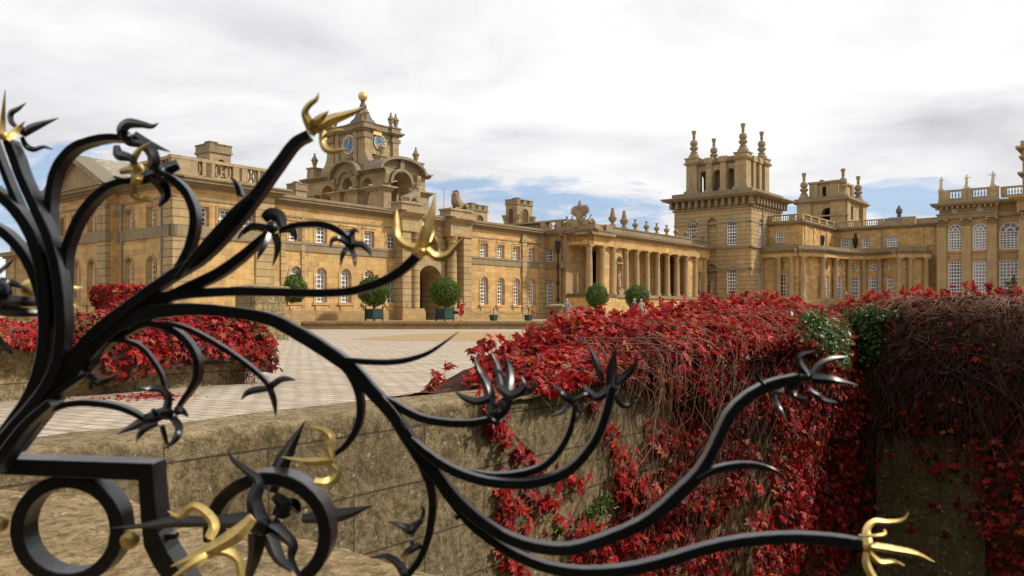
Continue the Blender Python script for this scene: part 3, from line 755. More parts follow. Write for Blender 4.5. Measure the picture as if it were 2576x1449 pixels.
# ---- curved quadrant range between tower and main block
Q0 = (34.9, 111.8); FQ1 = Fr(Q0, E2); FQ2 = Fr((38.6, 108.8), D1); FQ3 = Fr((47.0, 119.2), E2)
qd = empty('quadrant_range', (47, 116, TER), 'curved two storey range with columns and round windows between tower and main block', 'building')
w = MB(); su = MB(); uppers = []
uq1 = [((FQ1.S(1964.5, -.2), 1.35, FQ1.Z(1964, 610), FQ1.Z(1964, 583), 'r'), 4, 4)]
uq3 = [((FQ3.S(u, -.2), 1.5, FQ3.Z(u, b), FQ3.Z(u, a), 'r'), 4, 4) for u, a, b in ((2129, 600, 622), (2184, 597, 622.6), (2245, 594, 621))]
wall(w, FQ1, -1, 4.75, TER, 12.0, [o[0] for o in uq1], 0, .3); wall(w, FQ3, 0, 14.5, TER, 12.0, [o[0] for o in uq3], 0, .3)
bl = [(FQ2.S(u), 1.0, 9.9, 11.3, 'r') for u in (2031.5, 2061.5, 2080)]
wall(w, FQ2, 0, 13.35, TER, 12.0, bl, 0, .3)
w.box(FQ1, -1, 4.4, -12, -.31, TER, 12.2); w.box(FQ3, -5, 14.5, -8, -.31, TER, 12.2)
w.box(FQ1, 4.4, 4.75, -12, -.31, TER, 12.2)
w.box(FQ1, 4.75-.3, 4.749, -.3, -.001, TER, 12)
w.build('wall', 'stone', qd)
for o, a, b in uq1: put_window(qd, FQ1, o, 0, a, b, .06, .15); surround(su, FQ1, o, 0, .14, .05)
for o, a, b in uq3: put_window(qd, FQ3, o, 0, a, b, .06, .15); surround(su, FQ3, o, 0, .14, .05)
for o in bl: surround(su, FQ2, o, 0, .14, .05)
for a in (5.2, 9.3, 11.4, 12.8): su.box(FQ3, a-.4, a+.4, -.1, .1, 9.3, 11.9)
for a in (.6, 3.6, 4.3): su.box(FQ1, a-.35, a+.35, -.1, .1, 9.3, 11.9)
for a in (1.0, 4.6, 7.4, 10): su.box(FQ2, a-.35, a+.35, -.1, .1, 9.3, 11.9)
su.build('pilaster_strip', 'stone', qd)
t = MB(); z = 11.95
for h, p in ((.14, .2), (.14, .45), (.12, .55)):
    t.box(FQ1, -1, 4.75+p, -.3, p, z, z+h); t.box(FQ2, -p, 13.35, -.3, p-.003, z, z+h); t.box(FQ3, p, 14.4, -.3, p, z, z+h); z += h
t.build('cornice', 'trim', qd)
t = MB(); parapet(t, FQ1, 0, 4.75, z, 13.4, 0, [.3, 3.3, 4.3], .35, .3); parapet(t, FQ2, .2, 13.35, z+.003, 13.397, 0, [.2, 3.3, 6.5, 9.7, 12.9], .35, .34)
parapet(t, FQ3, 0, 10.6, z, 13.4, 0, [.3, 3.0, 6.2, 9.2, 10.3], .35, .3); t.box(FQ3, 9.2, 10.8, -.5, .35, z, 13.42); t.box(FQ3, 10.6, 14.5, -1.4, -.9, z, 13.2)
t.build('balustrade', 'pale', qd)
# lower, curved storey
ub = [2043, 2062, 2094.5, 2131.8, 2174.5, 2219.8, 2258]
cy = np.polyfit([2043, 2149.5, 2256], [106.6, 114.2, 110.3], 2)
bp = [at(u, VH, float(np.polyval(cy, u)))[:2] for u in ub]
endp = FQ3.P(12.6, 1.6, 0)[:2]
segs = [(FQ1.P(-.6, 1.6, 0)[:2], FQ1.P(4.6, 1.6, 0)[:2])]+[(segs_a, segs_b) for segs_a, segs_b in zip([FQ1.P(4.6, 1.6, 0)[:2]]+bp[1:-1], bp[1:])]+[(bp[-1], endp)]
w = MB(); t = MB(); su = MB(); LZ = 8.05
for i, (a, b) in enumerate(segs):
    d = Vector((b[0]-a[0], b[1]-a[1])); ln = d.length; d.normalize(); fr = Fr(a, (d.x, d.y)); ops = []
    m = ln/2
    if i == 0:
        m = fr.S(1964.5, -.2); ops = [((m, 1.5, 2.3, 5.3, 'r'), 4, 6), ((m, 1.2, 5.9, 7.1, 'o'), 0, 0)]
    elif 2 <= i <= 6: ops = [((m, min(1.5, ln*.5), 2.15, 5.2, 'r'), 4, 6), ((m, 1.05, 5.95, 7.0, 'o'), 0, 0)]
    wall(w, fr, 0, ln, TER, LZ, [o[0] for o in ops], 0, .3)
    w.box(fr, 0, ln, -.9, -.35, TER, LZ); 
    for o, p, q_ in ops:
        if not (o[4] == 'o' and i in (0, 2)): put_window(qd, fr, o, 0, p, q_, .06, .15)
        surround(su, fr, o, 0, .13, .06)
    t.box(fr, -.2, ln+.2, -.4, .82, 7.55+.002*i, LZ+.002*i)
    zc = LZ; t2_ = MB()
    for h, p in ((.14, .86), (.14, 1.0), (.14, 1.2), (.1, 1.3)): t2_.box(fr, -.1, ln+.1, -.5, p, zc+.002*i, zc+h+.002*i); zc += h
    t2_.box(fr, -.1, ln+.1, -2.6, .45, zc+.002*i, zc+.5+.002*i); t2_.build('lower_cornice', 'trim', qd, one=True)
w.build('lower_wall', 'stone', qd); su.build('window_surround', 'stone', qd); t.build('lower_entablature', 'stone', qd)
for i, (a, b) in enumerate(segs):
    d = Vector((b[0]-a[0], b[1]-a[1])); ln = d.length; d.normalize(); fr = Fr(a, (d.x, d.y))
    ss = [0.0] if i else [.4, 2.9, 4.6]
    if i == len(segs)-1: ss = [.0, 1.5, 3.6]
    if i == 1: ss = [.6]
    for s_ in ss:
        c = MB(); order_column(c, fr, (s_, .42), 2.05, 7.55, .36); c.build('column', 'column', qd, smooth=True)
t = MB()
for i, (a, b) in enumerate(segs):
    d = Vector((b[0]-a[0], b[1]-a[1])); ln = d.length; d.normalize(); fr = Fr(a, (d.x, d.y))
    t.box(fr, -.2, ln+.2, -.4, .95, TER, 2.05-.002*i)
t.build('podium', 'stone2', qd)
t = MB()
for u, n in ((2152, .15), ):
    s_ = FQ3.S(u, .2); t.lathe(FQ3, (s_, .2), [(.1, 9.4), (.2, 9.8), (.35, 10.3), (.35, 10.8), (.2, 11.0), (.1, 11.6)], 8)
s_ = FQ2.S(2068, .15); t.lathe(FQ2, (s_, .2), [(.1, 9.4), (.2, 9.8), (.3, 10.3), (.3, 10.8), (.2, 11.0)], 8)
t.build('lantern', 'blackpipe', qd)
t = MB(); s_ = FQ3.S(2218, .1); t.tube([FQ3.P(s_, .12, 8.8), FQ3.P(s_, .12, 12)], .08, 6); t.build('downpipe', 'pipe', qd)
t = MB(); c = at(2262, 548, 128); fr = Fr(c[:2], E2)   # glazed roof lantern behind the balustrade
t.frus(fr, (0, 0), 3.2, 13.2, 1.2, (VH-548)*128/F); zq=(VH-548)*128/F; t.lathe(fr, (0, 0), [(.3, zq-.2), (.3, zq+.7), (.5, zq+.8), (.45, zq+1.3), (.2, zq+1.7), (.05, zq+2.0)], 10); t.build('roof_lantern', 'lead', qd)

# ---- main block, right
FM = Fr((56.5, 108.3), E2)
mb_ = empty('main_block', FM.P(6, -8, TER), 'main palace block with giant pilasters, tall sash windows and balustrade at the right edge', 'building')
def mw(u, w_, va, vb, k): return (FM.S(u, -.2), w_, FM.Z(u, vb), FM.Z(u, va), k)
mo = [(mw(2403.5, 1.7, 564, 630, 'a'), 5, 8), (mw(2466.5, 1.75, 561, 628, 'a'), 5, 8), (mw(2403.5, 1.7, 656.8, 742, 'r'), 5, 10), (mw(2466.5, 1.75, 655, 742, 'r'), 5, 10),
      (mw(2401, .7, 525, 535, 'r'), 2, 2), (mw(2464.5, .75, 520.5, 531, 'r'), 2, 2)]
sM2 = FM.S(2510); rec = -.5
mo2 = [((FM.S(2542, rec-.2), 2.45, FM.Z(2542, 626), FM.Z(2542, 556.6), 'a'), 6, 8), ((FM.S(2542, rec-.2), 2.45, FM.Z(2542, 742), FM.Z(2542, 652), 'r'), 6, 10)]
w = MB(); wall(w, FM, 0, sM2, TER, 14.0, [o[0] for o in mo], 0, .35); wall(w, FM, sM2, 16, TER, 14.0, [o[0] for o in mo2], rec, .35)
w.box(FM, 0, 16, -14, -.36+rec, TER, 14.3); w.box(FM, 0, .35, -14, -.001, TER, 14.0); w.box(FM, sM2-.4, sM2-.001, -1, -.002, TER, 14)
w.box(FM, .35, sM2-.4, -1, -.36, TER, 14.0)
w.build('wall', 'stone2', mb_)
su = MB()
for o, a, b in mo:
    put_window(mb_, FM, o, 0, a, b, .065, .15)
    surround(su, FM, o, 0, .14 if o[1] > 1 else .06, .06)
for o, a, b in mo2: put_window(mb_, FM, o, rec, a, b, .065, .15); surround(su, FM, o, rec, .16, .06)
for u in (2403.5, 2466.5): s_ = FM.S(u); su.box(FM, s_-1.3, s_+1.3, -.1, .16, 8.0, 8.25); su.box(FM, s_-1.3, s_+1.3, -.1, .12, 7.0, 7.15)
s_ = FM.S(2542, rec); su.box(FM, s_-1.7, s_+1.7, rec-.1, rec+.18, 7.9, 8.15); su.box(FM, s_-1.7, s_+1.7, rec-.1, rec+.12, 7.0, 7.15)
su.build('window_surround', 'stone2', mb_)
t = MB()
pil = [(FM.S(2359), FM.S(2382)), (FM.S(2421), FM.S(2443.5)), (FM.S(2485), FM.S(2508))]
for a, b in pil: t.box(FM, a-.05, b, -.2, .32, TER, 11.35)
t.box(FM, FM.S(2565, .8), FM.S(2565, .8)+1.5, -1.5, 1.6, TER, 11.5)
t.build('pilaster', 'column', mb_)
t = MB()
def capital(mb, fr, a, b, n, z0, z1):
    m = (a+b)/2; h = z1-z0
    mb.box(fr, a-.02, b+.02, n-.3, n+.04, z0, z0+.1)
    for j in range(2):
        for i in range(4-j):
            s_ = a+(b-a)*(i+.5+j*.5)/4; zz_ = z0+.1+h*.33*j
            mb.prism_n(fr, [(n, zz_), (n+.1, zz_+h*.2), (n+.28, zz_+h*.36), (n+.2, zz_+h*.25), (n+.0, zz_+h*.38)], s_-(b-a)*.1, s_+(b-a)*.1)
    for s_ in (a-.02, b+.02): mb.prism(fr, [(s_+.16*math.cos(x), z1-.25+.16*math.sin(x)) for x in np.linspace(0, 2*math.pi, 9)[:-1]], n-.2, n+.3)
    mb.box(fr, a-.15, b+.15, n-.3, n+.3, z1-.12, z1)
for a, b in pil: capital(t, FM, a-.05, b, .32, 11.35, 12.45)
a = FM.S(2565, .8); capital(t, FM, a, a+1.5, 1.6, 11.5, 12.9)
t.build('capital', 'carve', mb_)
t = MB()
t.box(FM, -.2, sM2, -.2, .38, 12.45, 13.0); t.box(FM, -.3, sM2+.1, -.2, .5, 13.0, 13.15); t.box(FM, sM2, 16, -.6, .0, 12.45, 13.0)
z = 14.0
for h, p in ((.15, .6), (.2, 1.0), (.18, 1.15)): t.box(FM, -p*.8, sM2+.3, -1, p, z, z+h); t.box(FM, sM2, 16, -1, p-.4, z+.002, z+h+.002); z += h
modillions(t, FM, -.2, sM2, 13.72, 14.02, -.1, .85, .62, .26)
t.build('cornice', 'trim', mb_)
t = MB(); pp = [FM.S(2375, .1), FM.S(2432, .1), FM.S(2497, .1)]
t.box(FM, -.1, sM2+.1, -.5, .25, z, z+.35)
parapet(t, FM, -.05, sM2+.1, z+.3, 16.25, .1, pp, .35, .32)
for p_ in pp: t.box(FM, p_-.65, p_+.65, -.45, .2, z+.3, 16.27)
parapet(t, FM, sM2+.3, 13, z+.3, 16.2, -.4, [sM2+.6], .35, .32); t.build('balustrade', 'pale', mb_)
MTOP = 16.28
t = MB(); a = FM.S(2565, .8)
t.box(FM, a-.2, a+9, -8, 1.7, 12.9, 14.0); z = 14.0
for h, p in ((.2, .4), (.2, .8), (.2, 1.0)): t.box(FM, a-p, a+9, -8, 1.6+p, z, z+h); z += h
t.build('portico_entablature', 'stone2', mb_)
t = MB(); b2 = FM.S(2572, -3); t.box(FM, b2, b2+8, -12, -3, 14.3, 21.2)
for zz, p in ((17.9, .5), (20.0, .35), (21.2, .7)): t.box(FM, b2-p, b2+8, -12, -3+p, zz, zz+.3)
t.box(FM, b2-.2, b2+8, -12, -2.8, 21.5, 22.2); t.build('attic', 'pale', mb_)

# ---- second tower, beyond
c = at(2127, VH, 146); FS1 = Fr(c[:2], E2); FS2 = Fr(c[:2], D1)
K = 146/F
t2r = empty('distant_tower', FS1.P(-4, -4, TER), 'farther stone belvedere tower with open arcaded top behind the quadrant balustrade', 'tower')
zt = lambda v: (VH-v)*K
SL, SD = -FS1.S(2006), FS2.S(2175)
w = MB()
a0 = (FS1.S(2082), 2.1, zt(566), zt(519), 'a')
wall(w, FS1, -SL, 0, TER, zt(497), [a0], 0, 1.6); wall(w, FS2, 0, SD, TER, zt(500), [(SD*.33, 1.4, zt(548), zt(514), 'r'), (SD*.75, 1.4, zt(548), zt(514), 'r')], 0, .5)
w.box(FS1, -SL, -1.6, -SD, -1.7, TER, zt(497)); w.build('wall', 'pale', t2r)
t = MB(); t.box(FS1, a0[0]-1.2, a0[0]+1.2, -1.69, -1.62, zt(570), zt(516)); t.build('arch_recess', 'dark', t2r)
t = MB(); surround(t, FS1, a0, 0, .5, .2)
for a, b in ((-SL, -SL+2.6), (-2.6, 0)): t.box(FS1, a, b, -.1, .35, TER, zt(500))
for a, b in ((.0, 1.8), (SD-2.2, SD)): t.box(FS2, a, b, -.1, .35, TER, zt(500))
t.box(FS1, -SL-.3, .6, -.2, .6, zt(541), zt(538)); t.build('pier', 'pale', t2r)
t = MB()
for p, v0, v1 in ((.5, 505, 501), (.9, 501, 498), (.5, 498, 492)): t.box(FS1, -SL-p, p, -SD-p, p, zt(v0), zt(v1))
t.build('cornice', 'trim', t2r)
w = MB(); z0, z1 = zt(492), zt(452)
i0 = 1.7; FU1 = Fr(FS1.P(-i0, -i0, 0)[:2], E2); FU2 = Fr(FS1.P(-i0, -i0, 0)[:2], D1); UL, UD = SL-2*i0, SD-2*i0
oo = [(-UL*.5+k, .75, z0+.4, z1-.5, 'a') for k in (-1.5, 0, 1.5)]
wall(w, FU1, -UL, 0, z0, z1, oo, 0, .5); wall(w, FU1, -UL, 0, z0, z1, oo, -UD, .02)
wall(w, FU2, 0, UD, z0, z1, [(UD*.5, .9, z0+.4, z1-.6, 'a')], 0, .5)
w.box(FU1, -UL, -UL+1.5, -1.2, .3, z0, z1+.2); w.box(FU1, -1.5, 0, -1.2, .3, z0, z1+.4); w.box(FU2, UD-1.2, UD, -1, .3, z0, z1); w.box(FU1, -UL, -UL+1, -UD, -.1, z0, z1)
w.box(FU1, -UL-.2, .3, -UD, .5, z1, z1+.35)
w.build('arcaded_top', 'pale', t2r)
for s_, n_, dz in ((-SL+.9, -.9, 0), (-.9, -SD+.9, 0), (-SL+.9, -SD+.9, 0), (-.6, -.6, 0)):
    t = MB(); tall_finial(t, FS1, (s_, n_), zt(492), 1.18); t.build('ball_finial', 'carve', t2r, smooth=True)

# ---- clock tower
C0 = (-13.8, 88.0); FK1 = Fr(C0, E2); FK2 = Fr(C0, D1); KL, KD = 13.5, 6.3
ck = empty('clock_tower', FK1.P(-KL/2, -KD/2, 8), 'baroque clock tower with two blue dials, scroll buttresses and a gilt ball', 'tower')
kz = 15.3
def kS(x): return x*.2315+738
w = MB()
lo = [(FK1.S(823), 2.0, 7, 14.75, 'a'), (FK1.S(873), 1.7, 7, 12.4, 'r'), (FK1.S(873.4), 1.75, FK1.Z(873, 471), FK1.Z(873, 448), 'o'), (FK1.S(923), 1.9, 7, 14.9, 'a')]
lo[2] = (lo[1][0], 1.75, 13.5, 15.25, 'o')
wall(w, FK1, -KL, 0, 7, 15.9, lo, 0, 1.0); wall(w, FK1, -KL, 0, 7, 15.3, [lo[0], lo[1], lo[3]], -KD+1.0, .99)
ge = (FK2.S(1007)-.1, 2.7, 7, 15.55, 'a'); lo2 = [ge]
wall(w, FK2, 0, KD, 7, 15.9, lo2, 0, 1.6)
FK4 = Fr(FK1.P(-KL, 0, 0)[:2], D1); wall(w, FK4, 0, KD, 7, 15.3, lo2, 1.0, 1.0)
w.box(FK1, -KL, 0, -.99, -.95, 15.28, 15.3)
w.box(FK1, -KL+.02, -.02, -KD, -.02, 15.6, 15.9)
w.build('lower_stage', 'pale', ck)
t = MB()   # piers with imposts
for a, b in ((-KL-.15, -KL+2.3), (FK1.S(838), FK1.S(862)), (FK1.S(884), FK1.S(906)), (-1.9, .35)):
    t.box(FK1, a, b, -.3, .4, 7, 13.3)
    for h, p in ((0, .15), (.15, .3), (.3, .5)): t.box(FK1, a-p, b+p, -.3, .4+p, 13.3+h, 13.45+h)
for a, b in ((-.35, ge[0]-1.6), (ge[0]+1.6, KD+.2)):
    t.box(FK2, a, b, -1.2, .4, 7, 13.28)
    for h, p in ((0, .15), (.15, .3), (.3, .5)): t.box(FK2, a-p, b+p, -1.2, .4+p, 13.28+h, 13.43+h)
t.build('pier', 'pale', ck)
def hood(mb, fr, c, hw, z0, hh, n0, n1, th=.3):
    o_ = [(c-hw*math.cos(x), z0+hh*math.sin(x)) for x in np.linspace(0, math.pi, 15)]
    i_ = [(c-(hw-th)*math.cos(x), z0+(hh-th)*math.sin(x)) for x in np.linspace(0, math.pi, 15)]
    for k in range(14): mb.prism(fr, [o_[k], o_[k+1], i_[k+1], i_[k]], n0, n1)
def disc(mb, fr, c, hw, z0, hh, n0, n1):
    mb.prism(fr, [(c-hw*math.cos(x), z0+hh*math.sin(x)) for x in np.linspace(0, math.pi, 15)], n0, n1)
t = MB()
hood(t, FK2, ge[0], 3.5, 15.5, 1.65, -2.0, .85, .3); hood(t, FK1, lo[1][0], 2.6, 15.2, 2.0, -1.5, .7, .28)
disc(t, FK1, lo[1][0], 2.4, 15.3, 1.75, -1.4, .12)
hood(t, FK2, ge[0], 1.75, 14.15, 1.75, -.2, .5, .32); hood(t, FK1, lo[1][0], 1.5, 14.6, 1.5, -.2, .35, .2)
disc(t, FK2, ge[0], 3.3, 15.92, 1.0, -1.9, .1)
for a, b in ((-KL-.5, lo[1][0]-2.3), (lo[1][0]+2.3, .55)):
    for h, p in ((0, .2), (.14, .4), (.28, .6)): t.box(FK1, a, b, -.5, p, 15.35+h, 15.49+h)
for a, b in ((-.5, ge[0]-3.0), (ge[0]+3.1, KD+.6)):
    for h, p in ((0, .2), (.14, .4), (.28, .7)): t.box(FK2, a, b, -.5, p, 15.352+h, 15.492+h)
t.box(FK1, -KL-.4, -KL+2, -KD, 0, 15.75, 15.95)
t.build('hood_moulding', 'trim', ck)
t = MB()
for s_ in (lo[1][0]-1.9, lo[1][0]+1.9): t.prism_n(FK1, [(0, 13.9), (.3, 14.1), (.55, 14.9), (.5, 15.2), (0, 15.2)], s_-.25, s_+.25)
for s_ in (ge[0]-2.3, ge[0]+2.4): t.prism_n(FK2, [(0, 13.9), (.35, 14.1), (.65, 15.0), (.6, 15.4), (0, 15.4)], s_-.28, s_+.28)
t.prism_n(FK2, [(0, 15.4), (.35, 15.4), (.55, 16.8), (0, 16.8)], ge[0]-.3, ge[0]+.3)
t.build('bracket', 'carve', ck)
a0_, a1_, b0_ = -10.3, -3.7, .6      # upper stage
FV1 = Fr(FK1.P(a1_, -b0_, 0)[:2], E2); FV2 = Fr(FK1.P(a1_, -b0_, 0)[:2], D1); VL, VD = a1_-a0_, KD-2*b0_
UZ = 20.6
w = MB(); w.box(FV1, -VL+.8, -.8, -VD, -.25, 15.8, UZ)
w.box(FV1, -VL+.3, -.3, -VD+.8, -.8, 15.8, UZ)
w.build('upper_stage', 'pale', ck)
t = MB()
for s_ in (-VL, 0):   # corner buttresses, the outer ones sweeping down in a concave curve
    sg = 1 if s_ == 0 else -1
    for n0, n1 in ((-.9, .0), (-VD, -VD+.9)):
        pr = [(s_-sg*1.2, 15.8), (s_-sg*1.2, UZ-.1), (s_, UZ-.1), (s_, 18.6)]
        for x in np.linspace(0, math.pi/2, 9)[1:]: pr.append((s_+sg*3.0*(1-math.cos(x)), 18.6-2.6*math.sin(x)))
        pr.append((s_+sg*3.0, 15.8)); t.prism(FV1, pr, n0, n1)
t.box(FV1, -VL*.5-1.9, -VL*.5-1.3, -.3, .0, 15.8, UZ-.12); t.box(FV1, -VL*.5+1.3, -VL*.5+1.9, -.3, .0, 15.8, UZ-.12)
t.build('scroll_buttress', 'pale', ck)
t = MB()
for h, z_, p in ((.45, UZ-.9, .06), (.18, UZ-.1, .22), (.18, UZ+.08, .4), (.5, UZ+.26, .05), (.12, UZ+.76, .15)):
    t.box(FV1, -VL+.3-p, -.3+p, -VD+.3-p, -.2+p, z_, z_+h)
    for s_ in (-VL+.6, -.6):
        for n_ in (-.45, -VD+.45): t.frus(FV1, (s_, n_), .62+p, z_-.01, .62+p, z_+h+.01)
t.build('upper_cornice', 'trim', ck)
def small_urn(mb, fr, c, z, k=1.):
    mb.lathe(fr, c, [(a*k, z+b*k) for a, b in ((.3, 0), (.3, .12), (.18, .2), (.34, .75), (.36, .85), (.45, .95), (.3, 1.1), (.2, 1.35), (.08, 1.5), (.13, 1.62), (.1, 1.72), (.02, 1.8))], 10)
for s_, n_ in ((-VL+.2, -.3), (-VL+1.1, -.3), (-1.1, -.3), (-.2, -.3), (-.25, -VD+1.0), (-.25, -VD+.25), (-VL+.2, -VD+.3)):
    t = MB(); small_urn(t, FV1, (s_, n_), UZ+.88, .95); t.build('urn', 'carve', ck, smooth=True)
for s_, n_, z_ in ((-KL+.9, -.6, 15.9), (-.9, -KD+.6, 15.9), (-1.0, -.6, 15.9)):
    t = MB(); t.frus(FK1, (s_, n_), .65, z_, .6, z_+1.1); t.frus(FK1, (s_, n_), .72, z_+1.1, .72, z_+1.25); t.build('pedestal', 'pale', ck)
    t = MB(); small_urn(t, FK1, (s_, n_), z_+1.25, 1.0); t.build('urn', 'carve', ck, smooth=True)
t = MB(); cc = (-VL/2, -VD/2); z = UZ+.4
for r0, r1, h in ((1.6, 1.6, .55), (1.45, 1.3, .4), (1.15, .85, .55), (.78, .5, .75), (.55, .5, .2), (.42, .25, .65)):
    t.frus(FV1, cc, r0, z, r1, z+h); z += h
t.lathe(FV1, cc, [(.4, z), (.3, z+.15), (.22, z+.5), (.3, z+.6)], 12); z += .6
t.build('roof', 'lead', ck)
t = MB(); p_ = FV1.P(cc[0], cc[1], z+.5); t.ball(p_, .56, 24, 14); t.build('gilt_ball', 'gold', ck, smooth=True)
def dial(fr, s_, z_, r, n_):
    d = MB(); d.prism(fr, [(s_+r*math.cos(x), z_+r*math.sin(x)) for x in np.linspace(0, 2*math.pi, 41)[:-1]], n_-.1, n_)
    o_ = d.build('clock_dial', 'clock', ck)
    g = MB()
    nums = {0: 3, 1: 1, 2: 2, 3: 3, 4: 3, 5: 2, 6: 2, 7: 3, 8: 4, 9: 2, 10: 1, 11: 2}
    for h in range(12):
        a = math.pi/2-2*math.pi*h/12; k = nums[h]
        for j in range(k):
            q = (j-(k-1)/2)*.085*r
            ca, sa = math.cos(a), math.sin(a); r0, r1 = r*.64, r*.87; hw = .022*r
            g.prism(fr, [(s_+ca*r0-sa*(q-hw), z_+sa*r0+ca*(q-hw)), (s_+ca*r1-sa*(q-hw), z_+sa*r1+ca*(q-hw)), (s_+ca*r1-sa*(q+hw), z_+sa*r1+ca*(q+hw)), (s_+ca*r0-sa*(q+hw), z_+sa*r0+ca*(q+hw))], n_+.001, n_+.03)
    for k in range(40):
        x0, x1 = 2*math.pi*k/40, 2*math.pi*(k+1)/40
        g.prism(fr, [(s_+r*m*math.cos(x), z_+r*m*math.sin(x)) for m, x in ((.92, x0), (1.02, x0), (1.02, x1), (.92, x1))], n_+.001, n_+.04)
    g.build('numerals', 'dialgold', o_)
    g = MB()
    for a, ln, hw in ((math.radians(90-18), .55, .05), (math.radians(90-216), .78, .035)):
        ca, sa = math.cos(a), math.sin(a); w_ = hw*r
        g.prism(fr, [(s_-ca*.15*r-sa*w_*.5, z_-sa*.15*r+ca*w_*.5), (s_-ca*.15*r+sa*w_*.5, z_-sa*.15*r-ca*w_*.5), (s_+ca*ln*.7*r+sa*w_*1.3, z_+sa*ln*.7*r-ca*w_*1.3), (s_+ca*ln*r, z_+sa*ln*r), (s_+ca*ln*.7*r-sa*w_*1.3, z_+sa*ln*.7*r+ca*w_*1.3)], n_+.045, n_+.07)
    g.build('clock_hand', 'dialgold', o_)
simple('dialgold', 'pale gilt numerals', (.72, .66, .42), .5, .4, 0, .05)
s_ = FV1.S(878, -.2); dial(FV1, s_, (VH-364)*FV1.Y(878, -.2)/F, 1.05, -.16)
s_ = FV2.S(948.5, -.7); dial(FV2, s_, (VH-360)*FV2.Y(948.5, -.7)/F, .86, -.2)
t = MB(); s_ = FV2.S(949, -.1); z_ = (VH-337)*FV2.Y(949)/F
for i in range(5): a = s_-.5+i*.25; t.prism(FV2, [(a-.12, z_), (a+.12, z_), (a+.14, z_+.25), (a, z_+.48), (a-.14, z_+.25)], -.22, -.05)
t.box(FV2, s_-.62, s_+.62, -.24, -.02, z_-.12, z_); t.build('gilt_crown', 'gold', ck)
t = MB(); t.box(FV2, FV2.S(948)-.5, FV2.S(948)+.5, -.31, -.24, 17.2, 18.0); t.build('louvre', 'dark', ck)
t = MB(); s_ = FV1.S(878, -.2)
for k in range(30):
    x, y = random.uniform(-.85, .85), random.uniform(-.5, .4); p_ = FV1.P(s_+x, -.18, 17.35+y); t.ball(p_, random.uniform(.1, .2), 7, 5)
t.build('carved_arms', 'carve', ck)

# ---- chimneys
def chimney(name, label, u, Y, v0, v1, a, b, style):
    p = at(u, VH, Y); fr = Fr(p[:2], E2); K_ = Y/F; z0, z1 = (VH-v0)*K_, (VH-v1)*K_
    r = empty(name, fr.P(-a/2, -b/2, z0), label, 'chimney', 'battlemented roof chimneys')
    w = MB(); w.box(fr, -a, 0, -b, 0, z0-6, z1-.6)
    w.build('stack', 'pale', r)
    t = MB(); t.box(fr, -a-.12, .12, -b-.12, .12, z1-.78, z1-.6)
    e = .36*min(a, b)
    for s_ in (-a-.05, -a/2-e/2, -e+.05):
        for n_ in (-b-.05, -b/2-e/2, -e+.05):
            if s_ == -a/2-e/2 and n_ == -b/2-e/2: continue
            hh = z1+(.12 if (s_ > -a/2 and n_ > -b/2) else 0)
            t.box(fr, s_, s_+e, n_, n_+e, z1-.6, hh-.1); t.box(fr, s_-.06, s_+e+.06, n_-.06, n_+e+.06, hh-.1, hh)
    t.build('battlement', 'trim', r)
    if style:
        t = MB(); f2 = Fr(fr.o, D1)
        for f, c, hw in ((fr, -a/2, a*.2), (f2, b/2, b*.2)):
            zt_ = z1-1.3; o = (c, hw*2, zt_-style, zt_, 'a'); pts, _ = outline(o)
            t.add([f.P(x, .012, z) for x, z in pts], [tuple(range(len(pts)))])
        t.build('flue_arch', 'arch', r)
        t = MB()
        for f, c, hw in ((fr, -a/2, a*.2), (f2, b/2, b*.2)): surround(t, f, (c, hw*2, z1-1.3-style, z1-1.3, 'a'), .0, .15, .12)
        if style > 2:
            for s_, n_ in ((-a, 0), (0, 0), (-a, -b), (0, -b)): t.lathe(fr, (s_, n_), [(.32, z0-5), (.32, z1-2.9), (.42, z1-2.8), (.55, z1-2.4), (.6, z1-2.35), (.6, z1-2.2)], 8)
        t.build('arch_moulding', 'pale', r)
    return r
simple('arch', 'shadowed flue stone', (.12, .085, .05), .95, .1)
chimney('roof_chimney', 'square battlemented chimney above the corner pavilion balustrade', 528, 68, 405, 358, 2.1, 1.95, 1.3)
chimney('roof_chimney', 'low twin chimney stack left of the clock tower', 745, 84, 500, 459, 1.5, 1.3, 0)
chimney('roof_chimney', 'tall battlemented chimney with arches behind the short wing', 1301, 112, 572, 499, 2.0, 3.4, 3.2)
chimney('roof_chimney', 'battlemented chimney half hidden behind the right hand lion', 1186, 100, 560, 512, 2.2, 3.0, 1.4)
